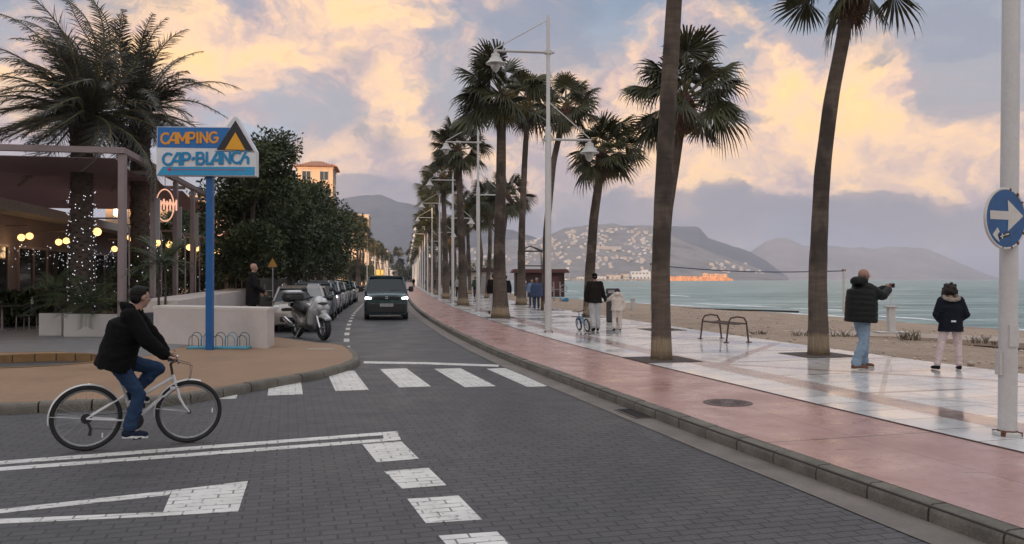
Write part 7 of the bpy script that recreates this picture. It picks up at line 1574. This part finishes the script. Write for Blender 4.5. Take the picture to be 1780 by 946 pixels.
# --- walkers partly behind the flared palm
p = at(858, 546, PZ); person('person in black coat and pale trousers half hidden left of the flared palm trunk', (p.x, p.y, PZ), R(-10), dict(anL=(-.14, -.22, .14), toL=(-.16, -.06, .04), knL=(-.12, .0, .5)), 1.03, .016, M_SKIN2, top=(cloth('black_wool_coat', (.012, .008, .009)), None), bottom=M_GREYT, shoes=(M_BLKC,), hair=(M_HAIRB, SHORT), girth=1.2, sleeve=.2)
p = at(879, 541, PZ); person('person in black coat half hidden right of the flared palm trunk', (p.x, p.y, PZ), R(10), {}, 1.0, .018, M_SKIN2, top=(cloth('black_long_coat', (.01, .009, .012)), None), bottom=M_GREYT, shoes=(M_BLKC,), hair=(M_HAIRB, SHORT), girth=1.1)
def walker(u, v, label, topc, botc, rz, s=1., hairm=M_HAIRB):
    p = at(u, v, PZ); sw = .12
    return person(label, (p.x, p.y, PZ), R(rz), dict(anR=(.11, sw, .085), toR=(.12, sw + .16, .035), knR=(.10, .09, .5), anL=(-.1, -sw, .11), toL=(-.1, -sw + .15, .035), knL=(-.09, .0, .5), wrL=(-.25, .14, .9), wrR=(.25, -.08, .9)), s, .022, M_SKIN2, top=(topc, None), bottom=botc, shoes=(M_BLKC,), hair=(hairm, SHORT), girth=1.08, hands=False)
walker(796, 517, 'walker in pale grey top and black trousers beyond the tall kerbside palm', cloth('pale_grey_top', (.3, .3, .3)), M_BLKC, 0)
walker(787, 514, 'darkly dressed walker left of the one in pale grey', M_BLKC, M_BLKC, 170)
walker(826, 517, 'dark figure beside the white kiosk', cloth('dark_green_top', (.03, .05, .04)), M_BLKC, 20)
walker(757, 507, 'dark walker far along the promenade between the thin lamp posts', M_BLKC, M_DENIM, 0)
walker(742, 505, 'pair-walking dark figure far along the path', cloth('grey_coat', (.08, .08, .09)), M_BLKC, 180)
walker(719, 500, 'cyclist-dark figure at the far end of the pink path', M_BLKC, M_BLKC, 180)
# --- bald man on the terrace
p = pt(438, 500, 21.2); J = dict(elR=(.28, .08, 1.14), wrR=(.20, .28, .98), elL=(-.27, .02, 1.14), wrL=(-.2, .18, .95))
def paper(b, j, P, rt, up, fw): c = j['wrR'] + V((-.03, .16, .03)); b.box(tuple(c), (.16, .22, .008)); b.box(tuple(j['wrR'] + V((.0, .03, .14))), (.03, .01, .12))
person('bald man in black coat standing behind the low white wall', (p.x + .02, 21.2, .42), R(-72), J, .965, .010, M_SKIN, top=(cloth('black_overcoat', (.010, .009, .010)), 'coat'), bottom=M_BLKC, shoes=(M_BLKC,), hair=None, girth=1.3, sleeve=.2, hem=-.32, head_turn=(-12, 0), extras=[('paper', paper, mat('greenish_paper', (.25, .32, .28), .6, var=.1))])
for k, (u, v, y, lb) in enumerate([(536, 497, 56, 'passer-by with white hair at the dark trees above the parked cars'), (548, 498, 60, 'dark-haired passer-by beyond the parked cars'), (567, 497, 66, 'pale-dressed passer-by beyond the parked cars')]):
    q = off(y, -6.3); uu = (u - 890) / FP * y; person(lb, (uu, y, .13), R(180), {}, .98 if k else 1.03, .022, M_SKIN, top=((cloth('cream_top', (.4, .37, .34)) if k != 1 else M_BLKC), None), bottom=M_BLKC, shoes=(M_BLKC,), hair=((mat('white_hair', (.5, .5, .5), .8) if k == 0 else M_HAIRB), SHORT), hands=False)
# ------------------------------------------------------------------ evening air
hm = bpy.data.materials.new('haze'); hm.use_nodes = True; n = NT(hm.node_tree); n.n.clear()
pv = n.new('ShaderNodeVolumePrincipled'); pv.inputs['Color'].default_value = (.66, .74, .95, 1); pv.inputs['Density'].default_value = .00017; pv.inputs['Anisotropy'].default_value = .0
ou = n.new('ShaderNodeOutputMaterial'); n.l.new(pv.outputs[0], ou.inputs['Volume'])
b = MB(); b.box((3000, 5500, 172), (19000, 12600, 366)); 
tag(b.build('haze', hm, smooth=False), 'pale evening haze over the bay', 'haze', kind='stuff')
